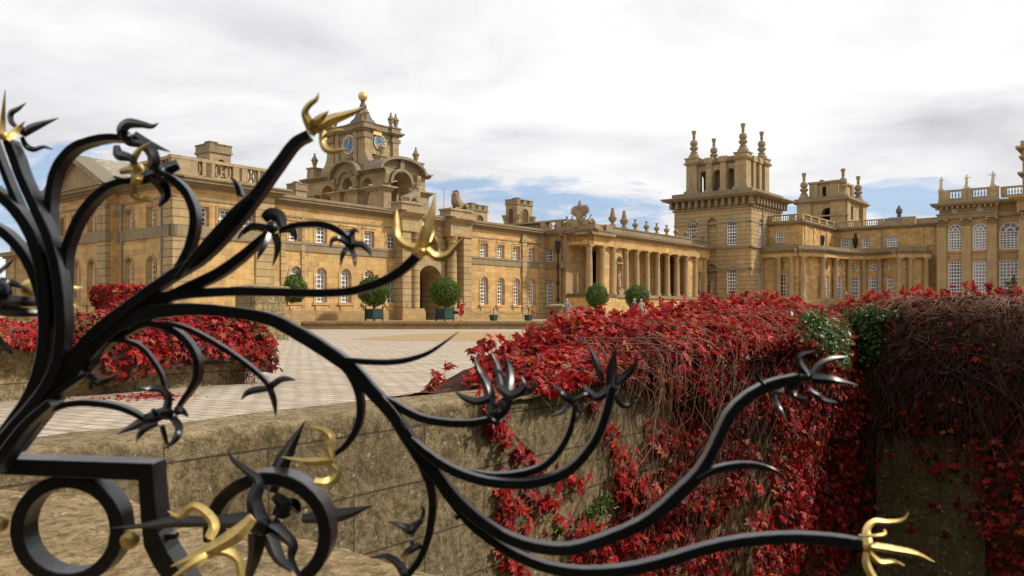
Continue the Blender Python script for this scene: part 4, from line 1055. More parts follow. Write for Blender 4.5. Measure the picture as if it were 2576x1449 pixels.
# ================================================================ GROUND
def setts_material(name, gravel=False):
    m, nt, b = mat(name, .9, .15)
    g = nt.nodes.new('ShaderNodeNewGeometry'); P = g.outputs['Position']
    a = noise_tex(nt, P, .25, 4, .6); f = noise_tex(nt, P, 30, 4, .7); f2 = noise_tex(nt, P, 4, 5, .7)
    if gravel:
        col = mix(nt, rampf(nt, f, .35, .65), (.42, .29, .145), (.30, .21, .11)); h = f
        L(nt, mix(nt, rampf(nt, f2, .4, .7, 0, .4), col, (.50, .37, .21)), b.inputs['Base Color'])
        bump(nt, b, f, .6, .01); return m
    r = nt.nodes.new('ShaderNodeMapping'); r.inputs['Rotation'].default_value = (0, 0, TH-.25); L(nt, P, r.inputs[0])
    wob = nt.nodes.new('ShaderNodeTexNoise'); wob.inputs['Scale'].default_value = .8; L(nt, P, wob.inputs['Vector'])
    ad = nt.nodes.new('ShaderNodeMix'); ad.data_type = 'RGBA'; ad.blend_type = 'LINEAR_LIGHT'; ad.inputs[0].default_value = .06
    L(nt, r.outputs[0], ad.inputs[6]); L(nt, wob.outputs['Color'], ad.inputs[7])
    br = nt.nodes.new('ShaderNodeTexBrick'); L(nt, ad.outputs[2], br.inputs['Vector']); br.inputs['Scale'].default_value = 1
    br.inputs['Brick Width'].default_value = .34; br.inputs['Row Height'].default_value = .21; br.inputs['Mortar Size'].default_value = .022; br.inputs['Mortar Smooth'].default_value = .4
    br.inputs['Color1'].default_value = (.58, .495, .40, 1); br.inputs['Color2'].default_value = (.43, .36, .285, 1); br.inputs['Mortar'].default_value = (.24, .18, .12, 1)
    col = mix(nt, rampf(nt, a, .4, .65, 0, .5), br.outputs['Color'], (.42, .34, .24))
    col = mix(nt, rampf(nt, f2, .48, .70, 0, .5), col, (.27, .215, .15))
    col = mix(nt, rampf(nt, noise_tex(nt, P, .9, 6, .75), .55, .68, 0, .45), col, (.24, .20, .15))
    # every ninth row a wider gutter course
    s = nt.nodes.new('ShaderNodeSeparateXYZ'); L(nt, ad.outputs[2], s.inputs[0])
    ln = math_(nt, 'LESS_THAN', math_(nt, 'FRACT', math_(nt, 'DIVIDE', s.outputs[1], 2.7)), .045)
    col = mix(nt, math_(nt, 'MULTIPLY', ln, .3), col, (.16, .12, .08))
    L(nt, col, b.inputs['Base Color'])
    bump(nt, b, math_(nt, 'SUBTRACT', f2, math_(nt, 'MULTIPLY', br.outputs['Fac'], .8)), .5, .02)
    return m
M['setts'] = setts_material('pale stone setts'); M['gravel'] = setts_material('tan gravel', True)
def sheet(name, pts, z, m, kind='structure'):
    mb = MB(); mb.add([(x, y, z) for x, y in pts], [tuple(range(len(pts)))]); o = mb.build(name, m); tag(o, kind=kind); return o
def gp(u, v, z): Y = -z*F/(v-VH); return ((u-CX)*Y/F, Y)

FA = Fr(((911-CX)*6.25/F, 6.25), D1)         # the near parapet's front face
SCN = FA.S(2100)                              # where it meets the cross wall
cn = FA.P(SCN, 0, 0); FX = Fr(cn[:2], E2)
p0 = FA.P(-9, -.35, 0)[:2]; p1 = FA.P(SCN+1, -.35, 0)[:2]; p2 = FX.P(14, -.6, 0)[:2]
sheet('courtyard', [p0, (-60, p0[1]), (-600, 70), (-600, 900), (900, 900), (900, p2[1]), (p2[0], p2[1]), p1], COURT, 'setts')
sheet('pit_floor', [(-30, -20), (40, -20), (40, 30), (-30, 30)], -6.0, 'moss')
sheet('gravel', [gp(882, 853.5, COURT), gp(1000, 858, COURT), gp(1250, 858.5, COURT), gp(1420, 855, COURT), gp(1420, 836, COURT), gp(1180, 835.5, COURT), gp(1000, 843, COURT)], COURT+.004, 'gravel')
t = MB()
t.add([(-16, 62, TER), (200, 62, TER), (300, 300, TER), (-300, 300, TER), (-300, 50, TER), (-16.0, 50, TER)], [(0, 1, 2, 3, 4, 5)])
tag(t.build('terrace', 'gravel'), kind='structure')
t = MB()
def xb(x0, x1, y0, y1, z0, z1): t.hexa([(x0,y0,z0),(x1,y0,z0),(x1,y1,z0),(x0,y1,z0),(x0,y0,z1),(x1,y0,z1),(x1,y1,z1),(x0,y1,z1)])
x = -16.0
while x < 60:
    w_ = random.uniform(1.4, 2.2); d_ = random.uniform(-.015, .015)
    xb(x, x+w_-.012, 61.6+d_, 62.6, TER-.17, TER+.004); x += w_
xb(-16, 60, 61.85, 62.5, COURT+.16, TER-.17); xb(-16, 60, 61.72, 62.5, COURT-.1, COURT+.17)
xb(-60, -16, 49.7, 50.6, TER-.2, TER+.004); xb(-60, -16, 49.9, 50.5, COURT-.1, TER-.2); xb(-16.3, -15.9, 50, 62, COURT-.1, TER+.002)
tag(t.build('terrace_edge', 'stone2'), 'long low stone kerb step edging the raised terrace before the palace', 'kerb')

def rough_strip(name, fr, s0, s1, prof, step, amp, m, label=None, cat=None, parent=None, scale=1.6, smooth=True):
    """a stone strip with a worn profile (n,z) running along fr"""
    k = int((s1-s0)/step)+1; q = len(prof); vs = []; fs = []
    for i in range(k+1):
        s = s0+(s1-s0)*i/k
        for (n, z) in prof:
            p = Vector(fr.P(s, n, z)); d = mnoise.noise(p*scale)*amp+mnoise.noise(p*scale*5)*amp*.35
            vs.append((p.x+fr.n[0]*d, p.y+fr.n[1]*d, p.z+d*.8))
    for i in range(k):
        for j in range(q-1): fs.append((i*q+j, (i+1)*q+j, (i+1)*q+j+1, i*q+j+1))
    mb = MB(); mb.add(vs, fs); mb.f.append(tuple(range(q))); mb.f.append(tuple((k)*q+j for j in range(q))); mb.m += [0, 0]
    o = mb.build(name, m, parent, smooth=smooth)
    if label: tag(o, label, cat)
    return o
def worn(zt, th, r=.07, zb=-6.0, step=.12):
    pr = []
    z = zb
    while z < zt-r-.01: pr.append((0, z)); z += step if z > zt-1.2 else .4
    pr += [(-r*(1-math.cos(a)), zt-r+r*math.sin(a)) for a in np.linspace(0, math.pi/2, 5)]
    n = -r-.1
    while n > -th+r: pr.append((n, zt)); n -= .1
    pr += [(-th+r*(1-math.sin(a)), zt-r+r*math.cos(a)) for a in np.linspace(0, math.pi/2, 4)]
    pr += [(-th, zt-.3), (-th, zb)]
    return pr
wallA = empty('parapet_wall', FA.P(0, -.3, -1.5), 'near lichened stone parapet wall crossing behind the iron scrolls', 'wall')
rough_strip('wall_face', FA, -7, SCN, worn(-.75, .69, .09), .11, .025, 'lichen', parent=wallA)
wallX = empty('retaining_wall', FX.P(4, -.3, -3), 'shaded stone retaining wall under the creeper at the right', 'wall')
rough_strip('wall_face', FX, -.0, 14, worn(-.45, .8, .09), .16, .03, 'shadewall', parent=wallX)
a = FX.S(2205, .35); b = FX.S(2478, .35)
rough_strip('buttress', FX, a, b, [(.0, -6)]+[(.38, z) for z in np.arange(-6, -2.0, .2)]+[(.35, FX.Z(2300, 1095, .35)), (.2, FX.Z(2300, 1090, .35)), (.0, FX.Z(2300, 1088, .2))], .12, .02, 'shadewall', parent=wallX)
# the ledge that carries the ironwork
ZL = -.90
edge = [gp(u, v, ZL) for u, v in ((-260, 1208), (0, 1216), (200, 1226), (339, 1240), (437, 1268), (600, 1300), (765, 1334), (939, 1371), (1113, 1425), (1250, 1452), (1420, 1510), (1700, 1640))]
vs = []; fs = []
ep = []
for i in range(len(edge)-1):
    for k in range(12): q = k/12; ep.append(Vector((edge[i][0]*(1-q)+edge[i+1][0]*q, edge[i][1]*(1-q)+edge[i+1][1]*q, 0)))
ep.append(Vector((*edge[-1], 0))); foc = Vector((-1.2, -1.5, 0))
rows = [(-.001, -3.0), (-.001, -1.2), (-.001, -.5), (-.001, -.25), (-.002, -.12), (.006, -.05), (.014, -.015), (.03, 0)]+[(.03+.97*(j/34)**1.3, 0) for j in range(1, 30)]
for i, e in enumerate(ep):
    for r_, dz in rows:
        p = e.lerp(foc, max(r_, 0)); p.z = ZL+dz
        d = mnoise.noise(Vector((p.x*1.3, p.y*2.6, p.z)))*.020+mnoise.noise(Vector((p.x*5, p.y*11, p.z*4)))*.012+mnoise.noise(Vector((p.x*16, p.y*30, 0)))*.006
        er = mnoise.noise(Vector((p.x*1.1+4, p.y*3.1, 0)))
        if er > .18: d -= min(.035, (er-.18)*.3)
        p.z += d; vs.append(tuple(p))
q = len(rows)
for i in range(len(ep)-1):
    for j in range(q-1): fs.append((i*q+j, (i+1)*q+j, (i+1)*q+j+1, i*q+j+1))
mb = MB(); mb.add(vs, fs); o = mb.build('stone_ledge', 'lichentop', smooth=False); o.data.shade_smooth()
tag(o, 'weathered stone ledge in the bottom left corner under the iron ring', 'ledge')

# left hand court wall with two piers
FB = Fr(((616-CX)*13.5/F, 13.5), D1)
cw = empty('court_wall', FB.P(-2, -.3, COURT), 'low stone wall across the left of the court under red creeper', 'wall')
rough_strip('wall_face', FB, -3.0, 0, worn(-.78, .5, .04, COURT-.05), .15, .008, 'farwall', parent=cw)
rough_strip('wall_face', FB, -8.0, -3.01, worn(-.42, .6, .05, COURT-.05), .15, .008, 'farwall', parent=cw)
def pier(u, Y, vtop, w, label):
    p = at(u, VH, Y); fr = Fr(p[:2], E2); z1 = (VH-vtop)*Y/F
    r = empty('gate_pier', fr.P(-w/2, -w/2, COURT), label, 'pier', 'stone piers along the court')
    t = MB(); t.box(fr, -w, 0, -w, 0, COURT+.7, z1-.35); t.box(fr, -w*.8, -w*.2, -.1, .025, COURT+.9, z1-.55); t.build('shaft', 'farwall', r)
    t = MB(); t.box(fr, -w-.08, .08, -w-.08, .08, z1-.36, z1-.22); t.frus(fr, (-w/2, -w/2), w/2+.16, z1-.22, w/2+.16, z1-.1); t.frus(fr, (-w/2, -w/2), w/2+.13, z1-.1, w*.25, z1+.02); t.build('cap', 'farwall', r)
    t = MB(); t.box(fr, -w-.06, .14, -w-.1, .1, COURT-.05, COURT+.7); t.build('base', 'farwall', r)
    return r, fr
pier(642, 35, 714, 1.5, 'square stone pier with cap rising behind the iron bars at left centre')
pr1, FP1 = pier(290, 35, 722, 1.5, 'stone pier smothered in red creeper at the far left')
pier(1412, 63.2, 765, 1.25, 'small stone pier on the terrace edge beside the long creeper')
t = MB(); fr = Fr(at(300, VH, 48)[:2], E2)
for s in range(9): t.tube([fr.P(-s*1.4, 0, TER), fr.P(-s*1.4, 0, .6)], .035, 5)
for z in (-.15, .5): t.tube([fr.P(-11.5, 0, z), fr.P(.2, 0, z)], .028, 5)
tag(t.build('iron_railing', 'blackpipe'), 'thin black railing on the terrace at far left', 'railing')
# fallen leaves beside the court wall are placed with the creeper

# ================================================================ CAMERA, SKY, SUN
cam = bpy.data.cameras.new('camera'); co = bpy.data.objects.new('camera', cam); COL.objects.link(co); scene.camera = co
co.location = (0, 0, 0); co.rotation_euler = (math.radians(90), 0, 0)
cam.sensor_width = 36; cam.lens = 36*F/2576; cam.shift_y = (VH-724.5)/2576
cam.clip_start = .05; cam.clip_end = 3000
cam.dof.use_dof = True; cam.dof.focus_distance = 45; cam.dof.aperture_fstop = 9.5

SUN_EL, SUN_AZ = math.radians(40), math.radians(90)   # azimuth from +Y towards +X
w = bpy.data.worlds.new('World'); scene.world = w; w.use_nodes = True; nt = w.node_tree
for n in list(nt.nodes): nt.nodes.remove(n)
out = nt.nodes.new('ShaderNodeOutputWorld'); bg = nt.nodes.new('ShaderNodeBackground'); L(nt, bg.outputs[0], out.inputs[0])
sky = nt.nodes.new('ShaderNodeTexSky'); sky.sky_type = 'NISHITA'; sky.sun_disc = False
sky.sun_elevation = SUN_EL; sky.sun_rotation = SUN_AZ
tc = nt.nodes.new('ShaderNodeTexCoord'); D = tc.outputs['Generated']
s = nt.nodes.new('ShaderNodeSeparateXYZ'); L(nt, D, s.inputs[0])
zz = math_(nt, 'ADD', math_(nt, 'MAXIMUM', s.outputs[2], 0), .24)
c = nt.nodes.new('ShaderNodeCombineXYZ'); L(nt, math_(nt, 'DIVIDE', s.outputs[0], zz), c.inputs[0]); L(nt, math_(nt, 'MULTIPLY', math_(nt, 'DIVIDE', s.outputs[1], zz), 1.0), c.inputs[1])
def cn_(off, sc, det, rg, strx=1.0, stry=1.0):
    mp = nt.nodes.new('ShaderNodeMapping'); mp.inputs['Location'].default_value = off; mp.inputs['Scale'].default_value = (strx, stry, 1); L(nt, c.outputs[0], mp.inputs[0])
    n = nt.nodes.new('ShaderNodeTexNoise'); n.inputs['Scale'].default_value = sc; n.inputs['Detail'].default_value = det; n.inputs['Roughness'].default_value = rg; n.inputs['Distortion'].default_value = .35
    L(nt, mp.outputs[0], n.inputs['Vector']); return n.outputs['Fac']
n1 = cn_((3.1, 1.7, 0), 1.5, 9, .60, .75, 1); n2 = cn_((7.7, 4.2, 0), .65, 6, .55, .8, 1); n3 = cn_((1.2, 9.1, 0), 4.2, 9, .62, .7, 1.)
# blue gaps in fixed parts of the sky
def blob(u, v, ru, rv):
    d = Vector(((u-CX)/F, 1, (VH-v)/F)); l = d.length; d /= l
    sub = nt.nodes.new('ShaderNodeVectorMath'); sub.operation = 'SUBTRACT'; L(nt, D, sub.inputs[0]); sub.inputs[1].default_value = d
    ml = nt.nodes.new('ShaderNodeVectorMath'); ml.operation = 'MULTIPLY'; L(nt, sub.outputs[0], ml.inputs[0])
    ml.inputs[1].default_value = (F/ru, F/ru, F/rv)
    ln = nt.nodes.new('ShaderNodeVectorMath'); ln.operation = 'LENGTH'; L(nt, ml.outputs[0], ln.inputs[0])
    return rampf(nt, ln.outputs['Value'], 0, 1.25, 1, 0)
g = None
for b in ((20, 480, 360, 150), (1170, 460, 160, 40), (1330, 505, 320, 72), (2230, 520, 420, 60), (1480, 545, 330, 40), (1600, 555, 150, 30), (2440, 492, 160, 34), (-600, 450, 500, 160), (3200, 470, 500, 120)):
    x = blob(*b); g = x if g is None else math_(nt, 'MAXIMUM', g, x)
gap = math_(nt, 'ADD', math_(nt, 'MULTIPLY', g, .62), math_(nt, 'MULTIPLY', math_(nt, 'SUBTRACT', n3, .5), 2.0))
gap = math_(nt, 'ADD', gap, math_(nt, 'MULTIPLY', math_(nt, 'SUBTRACT', n1, .5), .8))
gap = math_(nt, 'MULTIPLY', rampf(nt, gap, .22, .50), rampf(nt, g, 0, .15))
shade = math_(nt, 'ADD', math_(nt, 'MULTIPLY', n1, .55), math_(nt, 'MULTIPLY', n2, .45))
dk = blob(1290, 340, 330, 60); dk2 = blob(2350, 300, 330, 80); dk3 = blob(250, 120, 700, 330)
shade = math_(nt, 'SUBTRACT', shade, math_(nt, 'ADD', math_(nt, 'MULTIPLY', dk, .15), math_(nt, 'ADD', math_(nt, 'MULTIPLY', dk2, .10), math_(nt, 'MULTIPLY', dk3, .045))))
br_ = blob(2000, 150, 900, 420); shade = math_(nt, 'ADD', shade, math_(nt, 'MULTIPLY', br_, .11))
cloud = ramp(nt, rampf(nt, shade, .34, .64), [(0, (.50, .50, .54)), (.2, (.66, .66, .695)), (.42, (.82, .82, .84)), (.66, (.97, .97, .975)), (1, (1.12, 1.12, 1.11))])
skyc = mix(nt, 1.0, sky.outputs[0], (.12, .12, .12), 'MULTIPLY')
skyc = mix(nt, .6, skyc, (.30, .52, .86))
lp = mix(nt, math_(nt, 'MULTIPLY', gap, .80), cloud, skyc)
lp = mix(nt, rampf(nt, s.outputs[2], -.02, .0), (.05, .048, .035), lp)
L(nt, lp, bg.inputs['Color']); bg.inputs['Strength'].default_value = 1.0

sl = bpy.data.lights.new('sun', 'SUN'); so = bpy.data.objects.new('sun', sl); COL.objects.link(so)
sl.energy = 3.6; sl.angle = math.radians(3); sl.color = (1, .93, .82)
dv = Vector((math.sin(SUN_AZ)*math.cos(SUN_EL), math.cos(SUN_AZ)*math.cos(SUN_EL), math.sin(SUN_EL)))
so.rotation_euler = dv.to_track_quat('Z', 'Y').to_euler()
scene.view_settings.view_transform = 'Standard'; scene.view_settings.look = 'None'; scene.view_settings.gamma = 1; scene.view_settings.exposure = 0
# ================================================================ THE WROUGHT IRON SCREEN (about a metre away)
iron = empty('iron_screen', at(400, 1449, 1.0), 'black wrought iron screen of curling branches with gilded leaf tips filling the foreground', 'ironwork')
Y0 = 1.0
def catmull(pts, m=6):
    P_ = [np.array(p, float) for p in pts]; P_ = [2*P_[0]-P_[1]]+P_+[2*P_[-1]-P_[-2]]; out = []
    for i in range(1, len(P_)-2):
        a, b, c, d = P_[i-1:i+3]
        for k in range(m):
            t = k/m; out.append(.5*((2*b)+(-a+c)*t+(2*a-5*b+4*c-d)*t*t+(-a+3*b-3*c+d)*t**3))
    out.append(P_[-2]); return out
bar_i = [0]
def bar(pts, w=None, dp=.034, dy=0., name='scroll_bar', closed=False, parent=None, m=6):
    """flat forged bar: pts = (u, v[, width]) on the picture grid at the screen's plane"""
    mu, mv = sum(p[0] for p in pts)/len(pts), sum(p[1] for p in pts)/len(pts); left = name == 'scroll_bar' and mu < 560 and mv < 960
    pts = [(p[0], p[1], (p[2] if len(p) > 2 else w)*(.80 if name == 'ring' else (.55 if mu > 330 or mu < 40 else .51) if left else .78)) for p in pts]
    c = catmull(pts, m); bar_i[0] += 1; y = Y0+dy+.0013*(bar_i[0] % 7)
    vs = []; fs = []; k = len(c); n = 8
    for i, p in enumerate(c):
        a, b = c[(i-1) % k if closed else max(i-1, 0)], c[(i+1) % k if closed else min(i+1, k-1)]
        if closed and i in (0, k-1): a, b = c[-2], c[1]
        t = np.array([b[0]-a[0], b[1]-a[1]]); t /= (np.linalg.norm(t)+1e-9); nx, nv = -t[1], t[0]; h = max(p[2], 1.5)/2
        d2 = dp/2*(.5 if left else .55 if name == 'scroll_bar' else .8)*min(1, max(.25, p[2]/16)); ch = min(.16*h, 3.2); chd = ch/F
        jit = 1+.02*math.sin(i*1.7+bar_i[0])
        for a_, d_ in ((-h*jit, -d2+chd), (-h*jit+ch, -d2), (h*jit-ch, -d2), (h*jit, -d2+chd), (h*jit, d2-chd), (h*jit-ch, d2), (-h*jit+ch, d2), (-h*jit, d2-chd)):
            yf = y+dp/2-d2; vs.append(((p[0]+nx*a_-CX)/F*yf, y+dp/2+d_, (VH-p[1]-nv*a_)/F*yf))
    for i in range(k-1):
        for j in range(n): fs.append((i*n+j, i*n+(j+1) % n, (i+1)*n+(j+1) % n, (i+1)*n+j))
    if not closed: fs += [tuple(range(n))[::-1], tuple((k-1)*n+j for j in range(n))]
    mb = MB(); mb.add(vs, fs); o = mb.build(name, 'iron', parent or iron); o.data.shade_smooth()
    md = o.modifiers.new('es', 'EDGE_SPLIT'); md.split_angle = math.radians(28)
    return o
def petal_mesh(mb, pts, dy=0., bow=0., tilt=0., thick=.5, wf=1.15):
    c = catmull(pts, 6); k = len(c); vs = []; fs = []; n = 8
    for i, p in enumerate(c):
        a, b = c[max(i-1, 0)], c[min(i+1, k-1)]; t = np.array([b[0]-a[0], b[1]-a[1]]); t /= (np.linalg.norm(t)+1e-9); nx, nv = -t[1], t[0]
        h = max(p[2]*wf, 1.2)/2; q = i/(k-1); y = Y0+dy+bow*math.sin(math.pi*q)+tilt*q
        sh = []
        for a_, d_ in ((1, 0), (.55, .16), (0, .30), (-.55, .16), (-1, 0), (-.5, -.30), (0, -.78), (.5, -.30)): sh.append((h*a_, h*d_*thick*1.8))
        for a_, d_ in sh: vs.append(((p[0]+nx*a_-CX)/F*y, y+d_/F*y, (VH-p[1]-nv*a_)/F*y))
    for i in range(k-1):
        for j in range(n): fs.append((i*n+j, i*n+(j+1) % n, (i+1)*n+(j+1) % n, (i+1)*n+j))
    fs += [tuple(range(n))[::-1], tuple((k-1)*n+j for j in range(n))]
    mb.add(vs, fs)
def flower(c, r, petals, m='iron', dy=.0, label=None, seed=0):
    """hub with forged petals; c = hub (u,v), r = hub half size"""
    rd = random.Random(int(c[0]*7+c[1])); g = m == 'gold'
    yh = Y0+.017+dy; mb = MB(); mb.ball(((c[0]-CX)/F*yh, yh, (VH-c[1])/F*yh), r/F*yh, 14, 9)
    hub = mb.build('gilded_flower' if g else 'iron_flower', m, iron, smooth=True)
    if label: hub['label'] = label
    for p in petals:
        t_ = rd.uniform(-.03, .03); b_ = rd.uniform(-.012, .012)
        q = MB(); petal_mesh(q, p, dy+.015, b_, t_, .55, .98 if g else 1.15); po = q.build('petal', m, hub); po.data.shade_smooth(); es = po.modifiers.new('es', 'EDGE_SPLIT'); es.split_angle = math.radians(38)
    return hub
B = bar
# --- trunk and fan at the left
B([(-60,1170,60),(20,1070,58),(75,985,60),(105,880,62),(108,770,62),(100,680,58),(72,590,54),(30,525,50),(-30,470,46)], dp=.045)
B([(14,352,40),(30,392,48),(48,442,46),(83,520,48),(112,585,50),(132,650,52),(146,740,54),(150,830,54),(136,920,52),(92,1000,50),(20,1085,50),(-60,1175,50)], dp=.045, dy=-.012)
B([(-40,300,22),(5,430,26),(40,515,28),(75,590,30),(105,680,34),(122,780,36),(118,880,34),(95,960,30)], dp=.04, dy=.008)
B([(-40,560,46),(10,590,46),(60,650,44),(95,740,40),(108,840,36)], dp=.04, dy=.004)
# fan stems rising to the right
B([(-70,1190,50),(40,1060,52),(140,945,54),(231,840,50),(324,765,46),(417,700,48),(509,640,52),(597,545,54),(648,479,52),(700,408,46),(738,358,43),(775,336,40)], dp=.04, dy=-.008)
B([(-60,1210,40),(60,1075,44),(170,950,46),(275,850,46),(380,770,44),(460,728,46),(540,690,48),(600,648,42),(648,606,32),(676,580,22)], dp=.036, dy=.004)
B([(384,728,24),(430,690,30),(463,640,34),(481,585,36),(484,534,37),(467,488,37),(440,458,36),(414,440,32)], dp=.04)
B([(440,700,16),(470,664,26),(500,628,30),(545,578,32),(580,538,30),(605,512,26),(625,494,20)], dp=.03, dy=-.01)
B([(602,491,18),(594,465,16),(584,449,8)], dp=.03, dy=.004)
B([(150,870,34),(151,790,36),(155,700,36),(160,630,36),(185,562,37),(218,511,38),(259,474,38),(296,458,34),(328,455,28)], dp=.042)
B([(148,820,34),(138,720,36),(126,640,36),(118,560,37),(120,488,38),(137,420,38),(176,372,38),(222,352,36),(264,344,34),(306,345,32)], dp=.042, dy=.006)
# the long arms
B([(20,1110,44),(100,1010,46),(190,905,46),(270,825,44),(350,768,38),(437,742,33),(530,735,29),(600,733,28),(700,735,27),(800,737,26),(880,732,26),(950,712,27),(1000,685,28),(1040,650,29),(1056,632,28)], dp=.034, dy=.002)
B([(30,1130,44),(120,1010,48),(220,880,52),(300,812,52),(380,785,46),(470,778,40),(560,783,36),(671,802,40),(745,838,44),(818,883,44),(882,929,43),(931,983,42),(985,1042,42),(1024,1101,44),(1064,1160,47),(1093,1195,42),(1122,1232,36),(1162,1275,36),(1211,1316,35),(1260,1348,34),(1309,1369,33),(1358,1381,33),(1407,1386,33),(1456,1381,33),(1530,1358,34),(1610,1324,36),(1661,1290,38),(1713,1243,40),(1759,1197,38),(1790,1146,32),(1815,1094,32),(1841,1043,33),(1882,1002,33),(1939,971,32),(2011,951,26)], dp=.036, dy=-.004)
B([(870,905,14),(900,909,18),(926,911,19),(975,912,19),(1024,906,18),(1073,890,14),(1113,865,9),(1154,834,2)], dp=.026)
B([(855,915,20),(880,945,22),(899,985,23),(905,1025,23),(900,1065,22),(886,1097,21),(866,1124,19),(842,1143,16)], dp=.034, dy=.004)
B([(960,1000,16),(990,1017,22),(1024,1038,24),(1064,1055,24),(1113,1064,24),(1162,1067,24),(1211,1063,24),(1250,1051,24),(1276,1028,20),(1286,1000,14)], dp=.03, dy=.003)
B([(1030,1105,22),(1078,1148,27),(1113,1172,28),(1162,1196,28),(1211,1211,28),(1260,1218,29),(1309,1220,30),(1358,1214,30),(1407,1199,30),(1446,1174,28),(1480,1136,27),(1505,1096,27),(1522,1052,28),(1533,1013,28),(1542,975,24)], dp=.034, dy=-.007)
B([(1180,1185,10),(1235,1198,18),(1300,1196,22),(1358,1180,22),(1395,1150,21),(1422,1111,20),(1438,1072,19),(1445,1035,16),(1442,1008,12)], dp=.03, dy=.012)
B([(1050,1150,22),(1066,1185,26),(1080,1222,24),(1087,1268,24),(1083,1317,24),(1073,1366,23),(1054,1410,22),(1020,1455,22)], dp=.034)
B([(1085,1195,14),(1113,1235,20),(1152,1285,22),(1191,1328,24),(1250,1372,26),(1309,1406,28),(1380,1432,30),(1460,1444,32),(1540,1442,33),(1610,1432,34),(1687,1412,33),(1764,1388,32),(1841,1370,32),(1918,1360,32),(1995,1356,32),(2072,1359,33),(2134,1366,34),(2178,1373,32)], dp=.034, dy=.004)
B([(1755,1208,12),(1785,1192,18),(1815,1180,21),(1867,1172,21),(1918,1175,18),(1959,1191,12),(1988,1223,3)], dp=.026)
# drooping arcs under the fan
B([(150,915,14),(200,875,20),(275,856,22),(324,861,22),(357,878,22),(382,908,21),(402,940,20),(413,975,18)], dp=.026, dy=.006)
B([(300,850,16),(350,820,26),(385,816,28),(420,826,29),(454,848,30),(480,880,30),(492,914,30),(489,953,28),(473,985,24),(454,1012,20),(440,1035,16)], dp=.036, dy=.002)
B([(395,812,14),(430,816,20),(470,828,22),(518,852,23),(567,882,23),(609,911,22),(642,937,21),(668,963,19),(682,990,14)], dp=.03, dy=-.004)
B([(60,1075,14),(97,1046,20),(146,1023,20),(194,1015,20),(243,1017,20),(292,1025,19),(334,1041,17),(368,1060,12)], dp=.03)
B([(100,1010,10),(136,992,18),(168,970,19),(194,953,17),(216,942,12)], dp=.026, dy=-.008)
B([(-30,1190,34),(15,1128,34),(60,1070,30),(113,1022,26),(124,1014,24)], dp=.04, dy=-.02, name='collar')
B([(1005,1060,8),(1020,1080,4)], dp=.02)
# bottom frame and rings
def poly_bar(pts, dy, dp, name):
    mb = MB(); k = len(pts)
    mb.prism(Fr((0, Y0+dy), (1, 0)), [((u-CX)/F*(Y0+dy), (VH-v)/F*(Y0+dy)) for u, v in pts], -dp, 0); o = mb.build(name, 'iron', iron)
    bv = o.modifiers.new('b', 'BEVEL'); bv.width = .0016; bv.segments = 2; bv.limit_method = 'ANGLE'
poly_bar([(-60,1152),(383,1166),(390,1262),(398,1340),(420,1388),(452,1436),(480,1475),(420,1475),(385,1425),(360,1375),(352,1300),(346,1210),(-60,1192)], .03, .042, 'square_frame')
bb = [(166+126*math.cos(a), 1336+124*math.sin(a), 42) for a in np.linspace(0, 2*math.pi, 17)]
B(bb, dp=.045, dy=.035, name='ring', closed=True, m=5)
B([(671+143*math.cos(a)*1.02, 1345+140*math.sin(a), 42) for a in np.linspace(math.radians(172), math.radians(412), 15)], dp=.05, dy=.03, name='ring', m=5)
B([(375,1345,24),(400,1352,22),(440,1350,16)], dp=.03, dy=.03)
def gball(u, v, r, dy=.05):
    mb = MB(); mb.ball(((u-CX)/F*(Y0+dy), Y0+dy, (VH-v)/F*(Y0+dy)), r/F*(Y0+dy), 20, 12); mb.build('gilded_ball', 'gold', iron, smooth=True)
gball(326, 1357, 25); gball(-4, 1316, 24); gball(78, 726, 24, .06)
# --- flowers: dark iron
FL_ = flower
FL_((61,331), 12, [[(58,337,18),(84,321,20),(147,297,2)], [(42,321,8),(28,305,13),(28,285,15),(47,273,10),(65,259,2)], [(55,345,10),(65,366,13),(84,376,12),(110,369.5,8),(133,376,2)]])
FL_((318,345), 15, [[(312,345,22),(308,325,26),(324,311,24),(356,313,16),(382,318,11),(399,309.6,2)], [(337,340,20),(382,364,14),(428,382,2)], [(300,343,5),(324,360,13),(354,362,20),(380,380,27),(388,408,26),(376,425,20)], [(293,366,14),(299,389,24),(326,397,18),(340,412,8)]])
FL_((402,432), 16, [[(285,444,4),(324,457,18),(370,444,29),(415,428,30),(449,413,24)], [(382,448,18),(408,468,26),(417,493,22),(399,519,5)], [(395,440,18),(425,455,24),(430,470,14)]])
FL_((684,572), 16, [[(663,551,20),(680,539,28),(702,546,30),(712,570,18)], [(677,583,20),(662,619,17),(646,655,2)], [(668,574,18),(636,570,16),(613,583,12),(598,601,4)], [(691,588,18),(699,622,15),(686,670,2)], [(701,578,18),(727,577,15),(741,590,13),(743,607,3)]])
B([(700,580,14),(722,571,16),(750,565,18),(798,563,21),(837,573,22),(865,592,20),(884,614,14)], dp=.028)
FL_((884,618), 11, [[(886,612,15),(885,590,13),(892,578,10),(903,585,3)], [(879,616,14),(856,601,14),(836,604,11),(831,622,3)], [(878,622,13),(863,638,12),(856,670,2)], [(883,625,12),(892,648,11),(893,671,2)], [(888,615,16),(912,616,15),(928,631,11),(935,647,2)]])
FL_((420,1040), 17, [[(420,1030,20),(423,1000,19),(404,979,18),(374,979,12),(343,972,2)], [(430,1032,26),(373,1055,27),(334,1073,16),(292,1093,2)], [(397,1064,14),(365,1078,16),(350,1095,12),(343,1115,2)], [(434,1050,18),(451,1076,19),(441,1105,15),(412,1131,2)], [(407,1070,13),(416,1102,11),(425,1131,2)], [(440,1035,20),(456,1033,18),(474,1048,4)], [(392,1045,12),(384,1028,10)]])
